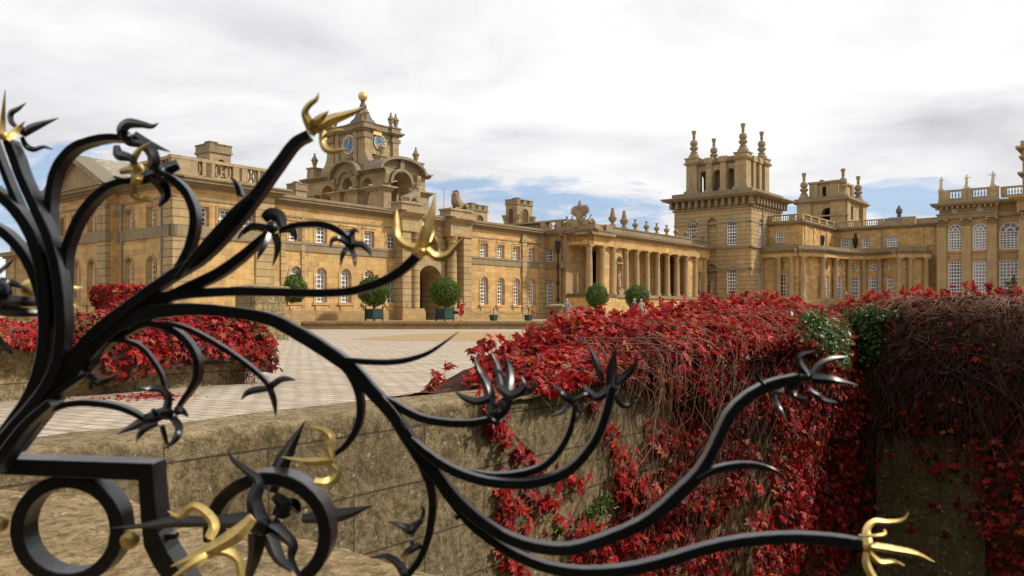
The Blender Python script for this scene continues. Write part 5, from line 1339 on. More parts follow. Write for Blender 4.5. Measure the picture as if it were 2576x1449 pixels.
FL_((680,978), 9, [[(674,977,14),(638,982,16),(620,990,12),(606,1006,2)], [(681,972,15),(706,955,14),(724,953,11),(743,956,3)], [(681,982,15),(690,1011,13),(694,1048,2)]])
FL_((224,942), 13, [[(220,933,16),(240,907,17),(263,878,2)], [(227,946,14),(246,963,14),(272,957,10),(299,943,2)], [(215,935,14),(219,912,11),(224,896,2)], [(224,950,15),(228,978,8)]])
FL_((1246,1040), 13, [[(1240,1036,24),(1227,975,23),(1206,934,15),(1191,895,2)], [(1232,1000,17),(1201,1010,18),(1167,1000,13),(1142,982,2)], [(1262,985,18),(1252,925,15),(1236,885,2)], [(1280,980,20),(1281,930,18),(1267,889,2)], [(1250,972,17),(1285,994,22),(1318,975,16),(1314,948,2)], [(1299,992,12),(1333,983,14),(1348,948,2)], [(1258,1030,22),(1275,1010,26),(1284,985,16)], [(1225,1038,12),(1248,1060,20),(1262,1042,12)]])
FL_((1540,975), 15, [[(1540,975,28),(1540,925,23),(1549,874,2)], [(1516,960,13),(1500,912,17),(1481,868,2)], [(1554,964,17),(1584,934,17),(1607,904,2)], [(1530,984,16),(1500,999,20),(1480,985,14),(1471,970,5)], [(1549,992,16),(1567,1016,20),(1584,1016,12),(1590,996,4)]])
FL_((1438,1011), 8, [[(1436,1010,12),(1412,988,13),(1392,964,2)], [(1431,1018,12),(1412,1037,11),(1382,1047,2)], [(1441,1008,10),(1461,998,10),(1480,992,10)], [(1446,1018,10),(1466,1052,2)]])
FL_((2026,948), 13, [[(2031,942,17),(2011,915,19),(2016,894,14),(2052,883,2)], [(2042,942,16),(2062,917,15),(2095,903,10),(2132,897,2)], [(2040,951,24),(2098,956,17),(2158,969,2)], [(2016,956,15),(1992,974,19),(2000,996,16),(2031,1005,7)], [(2036,980,12),(2072,1006,14),(2104,1012,3)]])
FL_((1939,972), 8, [[(1934,970,10),(1913,956,12),(1907,935,11),(1922,922,4)], [(1944,990,10),(1959,1022,10),(1977,1056,2)], [(1950,985,10),(1965,985,9),(1970,975,3)]])
FL_((1056,1312), 9, [[(1057,1312,12),(1032,1332,22),(1010,1322,14),(976,1312,2)], [(1060,1304,10),(1066,1285,8),(1058,1273,2)], [(1045,1325,12),(1035,1350,10)]])
FL_((1052,1374), 9, [[(1054,1371,12),(1029,1386,16),(1008,1402,3)], [(1040,1380,12),(1035,1360,9)]])
FL_((1018,1444), 12, [[(1018,1444,22),(1005,1422,20),(975,1400,14),(930,1403,2)]])
FL_((1150,1303), 6, [[(1148,1300,8),(1143,1296,4)]])
FL_((655,1320), 30, [[(656,1323,50),(640,1261,36),(650,1212,24),(616,1181,16),(585,1155,10),(572,1129,2)], [(650,1310,46),(528,1312,26),(437,1313,26),(357,1323,12),(281,1328,2)], [(680,1318,40),(714,1345,30),(737,1372,24),(733,1407,16),(757,1455,10)], [(648,1345,44),(640,1400,30),(622,1460,16)], [(675,1340,40),(700,1400,30),(735,1435,12)], [(700,1300,30),(712,1270,36),(690,1245,20)]], dy=-.012)
FL_((720,1290), 14, [[(680,1235,30),(712,1160,34),(767,1060,2)], [(760,1305,20),(850,1296,30),(939,1272,2)], [(700,1262,10),(738,1270,30),(752,1290,10)]], dy=.075)
FL_((-6,736), 34, [[(0,708,20),(30,712,16),(68,728,3)], [(0,755,30),(50,758,24),(95,760,18)], [(0,780,26),(50,785,22),(100,788,14)], [(-10,850,20),(16,876,15),(30,890,9),(39,908,2)], [(-10,690,10),(18,668,10),(34,650,3)]], dy=.02)
# --- flowers: gilded
G_ = lambda c, r, p, dy=0., label=None: flower(c, r, p, 'gold', dy, label)
G_((9,342), 12, [[(6,344,19),(7,298,15),(13,226,2)], [(19,350,15),(39,331,20),(63,305,2)], [(2,350,16),(-6,320,14),(-14,290,3)]], -.02)
G_((347,424), 15, [[(343,424,20),(336,405,20),(345,385,18),(360,370,10),(382,356,2)], [(345,428,20),(324,428,20),(302,432,15)], [(343,440,16),(335,468,18),(338,490,22),(356,500,18),(376,502,12),(390,513,3)], [(350,440,24),(345,470,14)]], -.006)
G_((797,322), 14, [[(785,322,30),(773,301,24),(767,282,18),(778,264,16),(795,250,12),(802,233,2)], [(784,316,24),(806,298,22),(827,279,2)], [(796,324,26),(831,303,30),(868,290,21),(900,278,13),(923,264,3)], [(819,340,8),(840,330,11),(864,327,5)], [(812,330,20),(811,355,18),(819,374,19),(838,381,16),(860,377,12),(879,376,2)], [(779,336,28),(790,322,30)]], -.008)
G_((1058,634), 15, [[(1051,625,26),(1021,617,23),(1000,596,22),(997,560,17),(998,526,3)], [(1064,622,24),(1074,582,27),(1087,532,18),(1096,485,2)], [(1049,628,14),(1060,582,9),(1064,556,2)], [(1078,607,10),(1092,578,9),(1099,565,2)], [(1074,627,20),(1098,646,23),(1124,642,22),(1146,619,15),(1169,594,2)], [(1046,645,28),(1058,628,32)]], -.006)
G_((835,1158), 10, [[(836,1156,18),(828,1125,26),(832,1100,26),(816,1083,19),(796,1077,11),(773,1073,2)], [(834,1156,18),(769,1160,17),(708,1149,2)], [(834,1163,12),(780,1168,10),(745,1163,2)], [(836,1166,16),(850,1184,23),(842,1205,24),(818,1214,24),(792,1212,22)]], 0)
G_((2184,1374), 13, [[(2184,1368,24),(2180,1333,20),(2200,1312,17),(2237,1313,14),(2270,1308,11),(2286,1289,4)], [(2160,1347,8),(2196,1348,10),(2224,1344,9),(2226,1332,5)], [(2190,1373,22),(2252,1383,21),(2304,1393,15),(2351,1414,2)], [(2186,1388,16),(2212,1414,19),(2247,1413,14),(2276,1423,3)], [(2181,1388,20),(2180,1420,22),(2200,1460,22)]], -.004)
G_((168,727), 5, [[(160,727,12),(185,725,10),(208,722,2)]], .04); G_((166,769), 5, [[(160,769,13),(185,770,10),(208,775,2)]], .04)
G_((168,832), 4, [[(166,822,9),(176,834,9),(178,850,3)]], .04)
gf = flower((628,1302), 8, [[(636,1302,26),(612,1328,36),(583,1352,42),(510,1392,30),(465,1412,18),(429,1425,2)], [(526,1354,24),(539,1322,28),(520,1291,27),(486,1273,22),(452,1299,15),(422,1286,3)], [(540,1386,26),(572,1388,27),(600,1410,24),(608,1460,20)], [(540,1390,20),(490,1416,24),(432,1455,8)]], 'gold', -.05)

# ================================================================ ROOFTOP STATUES, URNS, LIONS
def jar(fr, c, z, k, name, label, prof, group=None, seg=14):
    t = MB(); t.lathe(fr, c, [(r*k, z+h*k) for r, h in prof], seg); o = t.build(name, 'carve', None, smooth=True, loc=fr.P(c[0], c[1], z)); tag(o, label, 'urn', group); return o
URN = [(.42, 0), (.42, .25), (.2, .35), (.18, .45), (.5, .8), (.55, 1.05), (.42, 1.25), (.16, 1.4), (.14, 1.7), (.3, 1.85), (.3, 1.93), (.1, 1.95)]
CONE = [(.55, 0), (.55, .3), (.25, .45), (.3, .6), (.62, 1.0), (.7, 1.35), (.72, 1.45), (.45, 1.55), (.48, 1.7), (.38, 1.8), (.42, 1.95), (.32, 2.05), (.37, 2.2), (.28, 2.3), (.32, 2.5), (.22, 2.6), (.3, 2.85), (.12, 3.0)]
ORD = ['first', 'second', 'third', 'fourth', 'fifth', 'sixth', 'seventh', 'eighth']
CT = CTOP
for i, (u, zb) in enumerate(((1541, 9.78), (1570, CT))):
    jar(FC, (FC.S(u, -1), -1.0), zb, .69, 'roof_urn', ('tall spiky cone urn on the portico corner of the colonnade', 'tall spiky cone urn next to the round urns on the colonnade')[i], CONE, 'cone urns on the colonnade')
for i, u in enumerate((1598, 1626, 1652, 1677, 1701, 1725, 1747, 1769)):
    jar(FC, (FC.S(u, -1), -1.0), CT, .66, 'roof_urn', f'squat round lidded stone urn on the colonnade roof, {ORD[i]} from the cone urns', URN, 'round urns along the colonnade roof')

def skin_body(name, joints, bones, m, parent=None, sub=1, loc=None):
    """one continuous surface grown over a skeleton"""
    base = root_loc(parent) if parent else Vector(loc or (0, 0, 0))
    me = bpy.data.meshes.new(name); keys = list(joints)
    me.from_pydata([Vector(joints[k][:3])-base for k in keys], [(keys.index(a), keys.index(b)) for a, b in bones], [])
    o = bpy.data.objects.new(name, me); COL.objects.link(o); o.parent = parent
    if not parent: o.location = base
    sk = o.modifiers.new('skin', 'SKIN')
    for i, k in enumerate(keys):
        r = joints[k][3]; v = me.skin_vertices[0].data[i]; v.radius = (r, joints[k][4] if len(joints[k]) > 4 else r); v.use_root = (i == 0)
    sb = o.modifiers.new('sub', 'SUBSURF'); sb.levels = sub; sb.render_levels = sub
    me.materials.append(M[m]); 
    sk.use_smooth_shade = True
    return o
def figure(root, base, H, face, pose, m_skin, sc=1.0):
    """standing human body; pose gives the hand and foot places in body axes (right, forward, up) as fractions of height"""
    c, s = math.cos(face), math.sin(face)
    def W(r, f, u): return (base[0]+(r*c-f*s)*H, base[1]+(r*s+f*c)*H, base[2]+u*H)
    J = {'pelvis': W(0, 0, .52)+(.078*H, .06*H), 'waist': W(0, 0, .61)+(.066*H, .052*H), 'chest': W(0, 0, .72)+(.082*H, .06*H), 'neck0': W(0, 0, .815)+(.05*H,), 'neck': W(0, .0, .85)+(.03*H,),
         'head0': W(0, .008, .885)+(.045*H,), 'head1': W(0, .008, .935)+(.052*H,), 'head2': W(0, .0, .975)+(.038*H,), 'nose': W(0, .055, .915)+(.012*H,)}
    Bn = [('pelvis', 'waist'), ('waist', 'chest'), ('chest', 'neck0'), ('neck0', 'neck'), ('neck', 'head0'), ('head0', 'head1'), ('head1', 'head2'), ('head0', 'nose')]
    for sd, q in (('l', -1), ('r', 1)):
        e, h = pose[sd+'e'], pose[sd+'h']; kn, ft = pose.get(sd+'k', (q*.055, .02, .28)), pose.get(sd+'f', (q*.05, 0, .025))
        J[sd+'s'] = W(q*.105, 0, .80)+(.034*H,); J[sd+'e'] = W(*e)+(.024*H,); J[sd+'w'] = W(*h)+(.017*H,)
        d = [h[i]-e[i] for i in range(3)]; ln = math.sqrt(sum(x*x for x in d))
        J[sd+'h'] = W(*[h[i]+d[i]/ln*.05 for i in range(3)])+(.018*H,); J[sd+'t'] = W(*[h[i]+d[i]/ln*.02+(-q*.02 if i == 0 else 0) for i in range(3)])+(.008*H,)
        J[sd+'p'] = W(q*.055, 0, .49)+(.052*H,); J[sd+'k'] = W(*kn)+(.033*H,); J[sd+'a'] = W(ft[0], ft[1], .05)+(.02*H,); J[sd+'f'] = W(ft[0], ft[1]+.07, .022)+(.02*H,)
        Bn += [('neck0', sd+'s'), (sd+'s', sd+'e'), (sd+'e', sd+'w'), (sd+'w', sd+'h'), (sd+'w', sd+'t'), ('pelvis', sd+'p'), (sd+'p', sd+'k'), (sd+'k', sd+'a'), (sd+'a', sd+'f')]
    return skin_body('body', J, Bn, m_skin, root, 1), W
def drape(root, W, H, prof, m, name, sway=.0, folds=9, amp=.006):
    """cloth hung round the body: prof = (half width, half depth, height) in fractions"""
    vs = []; fs = []; n = 36
    for i, (a, b, z) in enumerate(prof):
        for k in range(n):
            t = 2*math.pi*k/n; f = 1+amp*10*math.sin(t*folds+i*.4)*(1 if z < .55 else .3)
            vs.append(W(a*f*math.cos(t)+sway*(.8-z), b*f*math.sin(t), z))
    for i in range(len(prof)-1):
        for k in range(n): fs.append((i*n+k, i*n+(k+1) % n, (i+1)*n+(k+1) % n, (i+1)*n+k))
    mb = MB(); mb.add(vs, fs); o = mb.build(name, m, root); o.data.shade_smooth(); so_ = o.modifiers.new('sol', 'SOLIDIFY'); so_.thickness = .012*H; return o
POSES = [dict(le=(-.15, .03, .66), lh=(-.05, .13, .70), re=(.17, -.02, .64), rh=(.13, .06, .52)),
         dict(le=(-.21, .03, .72), lh=(-.33, .08, .70), re=(.19, .02, .68), rh=(.13, .14, .62)),
         dict(le=(-.16, -.02, .64), lh=(-.14, .05, .53), re=(.20, .04, .70), rh=(.30, .12, .76)),
         dict(le=(-.2, 0, .9), lh=(-.08, .03, .99), re=(.18, 0, .65), rh=(.2, .05, .53))]
def statue(pos, H, face, pose, m, label, group, plinth=.22, gown=True):
    r = empty('statue', pos, label, 'statue', group)
    fr = Fr(pos[:2], E2)
    t = MB(); t.frus(fr, (0, 0), .34, pos[2]-.0, .34, pos[2]+plinth*.6); t.frus(fr, (0, 0), .28, pos[2]+plinth*.6, .28, pos[2]+plinth); t.build('plinth', m, r)
    b, W = figure(r, (pos[0], pos[1], pos[2]+plinth), H, face, pose, m)
    if gown: drape(r, W, H, [(.125, .11, .01), (.12, .105, .15), (.105, .09, .35), (.10, .08, .5), (.085, .07, .6), (.098, .08, .68), (.10, .08, .76), (.07, .055, .815)], m, 'drapery', .06)
    t = MB(); t.ball(W(0, -.012, .945), .062*H, 10, 7); t.build('hair', m, r)
    return r
fb = math.atan2(-FM.n[0], FM.n[1])
statue(FM.P(FM.S(2368, .0), -.1, MTOP), 1.62, fb, POSES[0], 'statuepale', 'pale robed statue holding its arms folded at the left end of the roof balustrade', 'statues on the roof balustrade')
statue(FM.P(FM.S(2432, .0), -.1, MTOP), 1.62, fb, POSES[1], 'statuepale', 'pale robed statue with one arm stretched out to the left on the balustrade', 'statues on the roof balustrade')
statue(FM.P(FM.S(2498, .0), -.1, MTOP), 1.72, fb, POSES[2], 'statuepale', 'pale robed statue reaching an arm to the right on the balustrade', 'statues on the roof balustrade')
fc = math.atan2(-FC.n[0], FC.n[1])
statue(FC.P(niA[0], -1.12, 2.76), 1.95, fc, POSES[3], 'statue', 'buff stone statue in the near niche of the colonnade', 'statues in niches', .12)
statue(FC.P(niB[0], -1.12, 2.76), 1.85, fc, POSES[0], 'statue', 'buff stone statue in the far niche of the colonnade', 'statues in niches', .12)
ft1 = math.atan2(-FT1.n[0], FT1.n[1])
statue(FT1.P(ni[1][0], .0, 2.2), 1.95, ft1, POSES[2], 'statue', 'buff stone statue in the niche at the foot of the square tower', 'statues in niches', .42)

def lion(fr, s0, z, mirror, label):
    """couchant lion along the facade"""
    q = -1 if mirror else 1; r = empty('lion_statue', fr.P(s0, .3, z), label, 'statue', 'lions on the gateway')
    P_ = lambda a, n, h: fr.P(s0+q*a, .35+n, z+h)
    J = {'hip': P_(-.75, 0, .55)+(.42,), 'belly': P_(-.15, 0, .55)+(.33,), 'chest': P_(.42, 0, .75)+(.45,), 'neck': P_(.62, .02, 1.2)+(.4,), 'head': P_(.72, .1, 1.58)+(.3,), 'muz': P_(.98, .16, 1.48)+(.16,),
         'tail1': P_(-1.15, .0, .35)+(.1,), 'tail2': P_(-1.3, .25, .15)+(.07,), 'tail3': P_(-1.0, .55, .12)+(.1,)}
    Bn = [('hip', 'belly'), ('belly', 'chest'), ('chest', 'neck'), ('neck', 'head'), ('head', 'muz'), ('hip', 'tail1'), ('tail1', 'tail2'), ('tail2', 'tail3')]
    for k, n in (('a', .32), ('b', -.32)):
        J['sh'+k] = P_(.45, n, .5)+(.24,); J['el'+k] = P_(.2, n*1.25, .2)+(.15,); J['pw'+k] = P_(.85, n*1.2, .13)+(.12,); J['cl'+k] = P_(1.05, n*1.2, .1)+(.13,)
        J['th'+k] = P_(-.7, n, .42)+(.28,); J['kn'+k] = P_(-.35, n*1.4, .35)+(.17,); J['ho'+k] = P_(-.8, n*1.5, .12)+(.11,); J['hp'+k] = P_(-.4, n*1.55, .1)+(.12,)
        Bn += [('chest', 'sh'+k), ('sh'+k, 'el'+k), ('el'+k, 'pw'+k), ('pw'+k, 'cl'+k), ('hip', 'th'+k), ('th'+k, 'kn'+k), ('kn'+k, 'ho'+k), ('ho'+k, 'hp'+k)]
    skin_body('body', J, Bn, 'carve', r, 1)
    rd = random.Random(3); t = MB()
    for i in range(70):
        a = rd.uniform(0, 6.28); h = rd.uniform(.75, 1.85); rr = .36*(1-abs(h-1.3)*.55); x = .56+(h-1.2)*.12+rr*math.cos(a)*.8; y = rr*math.sin(a)
        if math.cos(a) > .5 and h > 1.25: continue
        t.ball(P_(x, y, h), rd.uniform(.07, .13), 6, 4)
    t.ball(P_(.62, .2, 1.84), .08, 6, 4); t.ball(P_(.62, -.1, 1.84), .08, 6, 4)
    t.build('mane', 'carve', r)
    t = MB(); t.box(fr, s0-1.35, s0+1.35, -.35, 1.05, z-.02, z+.07); t.build('plinth', 'carve', r)
    return r
lion(FW, FW.S(1035, .4), GZ, False, 'reclining stone lion on the left pier of the gateway, in front of the clock tower')
lion(FW, FW.S(1157, .4), GZ, True, 'reclining stone lion on the right pier of the gateway')
# the trophy of arms above the portico: an eagle headed helm with spread plumes over shields
tp = FPL.P(-2.0, -1.0, 9.05); tr = empty('carved_trophy', tp, 'carved stone trophy of plumed helm and shields on the portico roof', 'sculpture')
t = MB(); rd = random.Random(5)
for q in (-1, 1):
    for k in range(11):
        a = math.radians(20+k*13); L_ = 1.35+.25*math.sin(k*.8)
        p0_ = FPL.P(-2.0+q*.25, -.9, 10.5); x = q*(.35+.95*math.cos(a-.5)*.9); z_ = 10.6+1.15*math.sin(a*.85)
        t.tube([p0_, FPL.P(-2.0+x*.6, -.85, 10.5+(z_-10.5)*.6), FPL.P(-2.0+x*1.05, -.9, z_)], [.16, .15, .03], 5)
t.build('plume', 'carve', tr)
t = MB(); t.lathe(FPL, (-2.0, -.9), [(.3, 9.6), (.42, 10.2), (.38, 10.9), (.2, 11.2), (.3, 11.35), (.32, 11.6), (.22, 11.85), (.12, 12.0)], 10)
t.tube([FPL.P(-2.1, -.9, 11.8), FPL.P(-2.0, -.85, 12.15), FPL.P(-1.8, -.8, 12.1)], [.08, .12, .04], 6); t.build('helm', 'carve', tr, smooth=True)
t = MB()
for k in range(26):
    p = FPL.P(-2.0+rd.uniform(-1.9, 1.9), -.9+rd.uniform(-.3, .4), 9.65+rd.uniform(-.1, .6)*(1-.3)); t.ball(p, rd.uniform(.16, .34), 8, 6)
for k in range(8): a = -2.0+rd.uniform(-1.7, 1.7); t.tube([FPL.P(a, -.8, 9.5), FPL.P(a+rd.uniform(-1, 1), -.6, 10.6)], .06, 5)
t.box(FPL, -4.2, .3, -1.5, -.4, 9.05, 9.55); t.build('shields', 'carve', tr)
# ================================================================ PLANTS
def leafmat(name, c, c2, rough=.5, tr=.3, spec=.3):
    m, nt, b = mat(name, rough, spec); g = nt.nodes.new('ShaderNodeNewGeometry')
    n = noise_tex(nt, g.outputs['Position'], 3.0, 3, .6)
    col = mix(nt, rampf(nt, n, .3, .7), c, c2); L(nt, col, b.inputs['Base Color'])
    t = nt.nodes.new('ShaderNodeBsdfTranslucent'); L(nt, col, t.inputs['Color']); ms = nt.nodes.new('ShaderNodeMixShader'); ms.inputs[0].default_value = tr
    o = [x for x in nt.nodes if x.type == 'OUTPUT_MATERIAL'][0]; L(nt, b.outputs[0], ms.inputs[1]); L(nt, t.outputs[0], ms.inputs[2]); L(nt, ms.outputs[0], o.inputs[0])
    return m
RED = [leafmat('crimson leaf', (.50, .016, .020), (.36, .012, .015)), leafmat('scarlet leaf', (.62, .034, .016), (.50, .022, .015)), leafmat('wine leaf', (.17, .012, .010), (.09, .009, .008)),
       leafmat('pink red leaf', (.58, .12, .075), (.44, .05, .035)), leafmat('orange leaf', (.52, .13, .02), (.45, .07, .02)), leafmat('olive turning leaf', (.16, .15, .03), (.25, .09, .03))]
GREEN = [leafmat('glossy green leaf', (.13, .20, .028), (.09, .15, .02), .35), leafmat('young green leaf', (.22, .29, .04), (.17, .24, .035), .4), leafmat('dark green leaf', (.05, .085, .016), (.035, .065, .013), .35)]
IVY = [leafmat('ivy leaf', (.055, .105, .015), (.035, .07, .012), .3), leafmat('ivy new leaf', (.10, .16, .035), (.07, .12, .03), .3)]
simple('twig', 'dry brown vine stems', (.17, .085, .055), .85, .15, 0, .45, 12)
simple('twiggrey', 'pale dry vine stems', (.27, .17, .115), .85, .15, 0, .35, 12)
simple('tangle', 'dark tangle of stems', (.085, .042, .03), .95, .05, 0, .5, 6)

def np_mesh(name, verts, faces, mats, midx, parent=None, loc=(0, 0, 0), smooth=False):
    me = bpy.data.meshes.new(name); base = np.array(root_loc(parent)) if parent else np.array(loc)
    v = np.asarray(verts, np.float32)-base.astype(np.float32); f = np.asarray(faces, np.int32); nf, k = f.shape
    me.vertices.add(len(v)); me.vertices.foreach_set('co', v.ravel()); me.loops.add(nf*k); me.loops.foreach_set('vertex_index', f.ravel())
    me.polygons.add(nf); me.polygons.foreach_set('loop_start', np.arange(nf)*k)
    me.update(calc_edges=True)
    for m in mats: me.materials.append(m)
    if midx is not None: me.polygons.foreach_set('material_index', np.asarray(midx, np.int32))
    if smooth: me.shade_smooth()
    o = bpy.data.objects.new(name, me); COL.objects.link(o)
    if parent: o.parent = parent
    else: o.location = tuple(base)
    return o
def frames(nrm, rng, jitter=.5, down=.6):
    """per leaf axes: normal roughly nrm, tip hanging down"""
    n = nrm+rng.normal(0, jitter, nrm.shape); n /= np.linalg.norm(n, axis=1)[:, None]
    t = np.tile(np.array([0, 0, -down]), (len(n), 1))+rng.normal(0, .6, nrm.shape); t -= (t*n).sum(1)[:, None]*n; t /= np.linalg.norm(t, axis=1)[:, None]
    return n, t, np.cross(n, t)
def five_leaves(P_, nrm, size, rng, jitter=.45):
    """Virginia creeper: five pointed leaflets from one stalk, each folded along its rib"""
    n, t, b = frames(nrm, rng, jitter); V = []; Fc = []; cnt = 0; N_ = len(P_)
    allv = []; ang = [-1.25, -.62, 0, .62, 1.25]; ln = [.62, .88, 1.0, .88, .62]
    for a, l in zip(ang, ln):
        a2 = a+rng.normal(0, .12, N_); d = t*np.cos(a2)[:, None]+b*np.sin(a2)[:, None]; sd = np.cross(n, d)
        dr = n*(-.28*rng.random(N_))[:, None]; L_ = (size*l*rng.uniform(.85, 1.15, N_))[:, None]; w_ = L_*.21
        base = P_+d*L_*.06; mid = P_+(d*.52-n*.05+dr*.3)*L_; l1 = P_+(d*.5+dr*.25)*L_+sd*w_+n*L_*.06; r1 = P_+(d*.5+dr*.25)*L_-sd*w_+n*L_*.06; tip = P_+(d+dr)*L_
        allv.append(np.stack([base, l1, mid, r1, tip], 1))
    v = np.stack(allv, 1).reshape(-1, 3)                        # N,5,5,3
    idx = np.arange(N_*5)[:, None]*5
    f = np.stack([idx+np.array([0, 2, 1]), idx+np.array([0, 3, 2]), idx+np.array([1, 2, 4]), idx+np.array([2, 3, 4])], 1).reshape(-1, 3)
    return v, f
def simple_leaves(P_, nrm, size, rng, jitter=.6, wid=.28, down=.2):
    n, t, b = frames(nrm, rng, jitter, down); N_ = len(P_); L_ = size[:, None]
    v = np.stack([P_, P_+t*L_*.5+b*L_*wid+n*L_*.05, P_+t*L_*.55-n*L_*.04, P_+t*L_*.5-b*L_*wid+n*L_*.05, P_+t*L_-n*L_*.1], 1).reshape(-1, 3)
    idx = np.arange(N_)[:, None]*5
    f = np.stack([idx+np.array([0, 2, 1]), idx+np.array([0, 3, 2]), idx+np.array([1, 2, 4]), idx+np.array([2, 3, 4])], 1).reshape(-1, 3)
    return v, f
def tubes(paths, rad, seg=3):
    """many thin stems at once: paths (N,K,3)"""
    N_, K, _ = paths.shape; t = np.gradient(paths, axis=1); t /= np.linalg.norm(t, axis=2)[..., None]+1e-9
    r = np.random.default_rng(1).normal(0, 1, (N_, 1, 3)); a = np.cross(t, np.broadcast_to(r, t.shape)); a /= np.linalg.norm(a, axis=2)[..., None]+1e-9; b = np.cross(t, a)
    rad = np.asarray(rad)
    if rad.ndim == 1: rad = rad[:, None]*np.linspace(1, .45, K)[None, :]
    vs = np.stack([paths+(a*math.cos(2*math.pi*j/seg)+b*math.sin(2*math.pi*j/seg))*rad[..., None] for j in range(seg)], 2)
    v = vs.reshape(-1, 3); base = (np.arange(N_)[:, None]*K+np.arange(K-1)[None, :]).reshape(-1, 1)*seg
    f = np.concatenate([np.concatenate([base+j, base+(j+1) % seg, base+seg+(j+1) % seg, base+seg+j], 1) for j in range(seg)], 0)
    return v, f
def pick(n, p, rng): return rng.choice(len(p), n, p=np.array(p)/sum(p))

# ---- the great creeper over the parapet and the cross wall
crown_tab = [(1130, 985), (1180, 950), (1250, 897), (1330, 855), (1400, 818), (1450, 795), (1550, 800), (1600, 797), (1700, 775), (1800, 770), (1900, 757), (2000, 756), (2100, 756), (2200, 758), (2300, 752), (2400, 748), (2450, 742), (2576, 745), (2800, 740)]
tu = [a for a, b in crown_tab]; tv = [b for a, b in crown_tab]
SA0 = FA.S(1180); SX1 = FX.S(2860)
def crest(seg, s):
    """height of the heap's crest, from its silhouette"""
    fr = FA if seg == 0 else FX; x, y, _ = fr.P(s, -.9, 0); u = CX+F*x/y; v = np.interp(u, tu, tv); return (VH-v)*y/F, u
def surf(seg, s, q, puff=0.):
    """q 0..1: from the foot of the hanging curtain (0), up its front, over the crest (about .6) and down behind (1)"""
    fr = FA if seg == 0 else FX; zc, u = crest(seg, s); wt = -.75 if seg == 0 else -.45
    if seg == 0: over = min(.16+.45*max(0, min(1, (u-1450)/250)), .6)
    else: over = .45
    zc = max(zc, wt+.06)-.04
    zr = wt+(zc-wt)*.35
    if q < .5: k = q/.5; n = over*(.55+.45*math.sin(min(1, k*1.2)*math.pi/2)); z = -4.6+(zr+4.6)*k
    elif q < .8: k = (q-.5)/.3; a = k*math.pi/2; n = over-(over+.9)*(1-math.cos(a)); z = zr+(zc-zr)*math.sin(a)
    else: k = (q-.8)/.2; n = -.9-1.5*k; z = zc-(zc-COURT)*k**1.6
    p = Vector(fr.P(s, n, z)); nz = mnoise.noise(p*.9)*.16+mnoise.noise(p*2.6)*.07
    if u < 1330: nz *= .4
    return fr, s, n+nz+puff, z+nz*.4*(1 if q > .5 else 0), u
def front_vis(seg, u, z, s):
    """how thickly leaves hang at this place (0..1)"""
    fr = FA if seg == 0 else FX; y = fr.Y(u); v = VH-z*F/y
    if seg == 0:
        edge = np.interp(v, [950, 985, 1050, 1120, 1180, 1240, 1300, 1380, 1449, 1600], [1200, 1440, 1475, 1470, 1450, 1430, 1370, 1290, 1280, 1330])
        nn = mnoise.noise(Vector((u*.012, v*.012, 3.)))
        d = (u-edge)/70+nn*1.4
        base = max(0, min(1, d))
        if v > 1050: base *= .55+.6*max(0, min(1, (nn+.15)*2.4)) if u < 1700 else .9
        return base
    # the cross wall: leaves at its left end and along the top, brown stems elsewhere
    nn = mnoise.noise(Vector((u*.01, v*.014, 8.)))
    lf = max(0, min(1, (2165-u+60*nn)/70)) if v > 830 else 0
    lim = 2150-max(0, v-1100)*.12; lf = max(0, min(1, (lim+70-u)/130+nn*.8))
    top = max(0, min(1, (800+30*nn-v)/22))*(.75 if u < 2500 else .6)
    sp = .13+.5*max(0, nn-.06)+(.12 if v > 1150 else 0)
    if u > 2480: sp += .25
    return min(1, max(lf*(.85 if v < 1000 else .6), top, sp))
cr = empty('red_creeper', FA.P(6, 0, -.75), 'great mass of red creeper draped over the stone walls at the right', 'creeper')
vs = []; fs = []; cols_ = []; QN = 34; rows_ = []
for seg, a, b, m in ((0, FA.S(1262), SCN+.3, 110), (1, -.2, SX1, 60)):
    base_i = len(vs)
    for i in range(m+1):
        s = a+(b-a)*i/m
        for j in range(QN+1):
            u_ = crest(seg, s)[1]; q_s = .5-(.17*min(1, max(0, (u_-1700)/300)) if seg == 0 else .17+.05*mnoise.noise(Vector((s*1.7, 0, 4)))); q = q_s+(1-q_s)*j/QN
            fr, s_, n, z, u = surf(seg, s, q, -.10); p = Vector(fr.P(s_, n, z)); d = mnoise.noise(p*7)*.05
            vs.append(fr.P(s_, n+d, z-.07+d))
    for i in range(m):
        for j in range(QN): k = base_i+i*(QN+1)+j; fs.append((k, k+QN+1, k+QN+2, k+1))
np_mesh('stem_mass', vs, fs, [M['tangle']], None, cr)  # solid dark core; its hanging part stands in for shade behind the stems
PL, NL, SZ, PR = [], [], [], []
tries = 0
rr = random.Random(21)
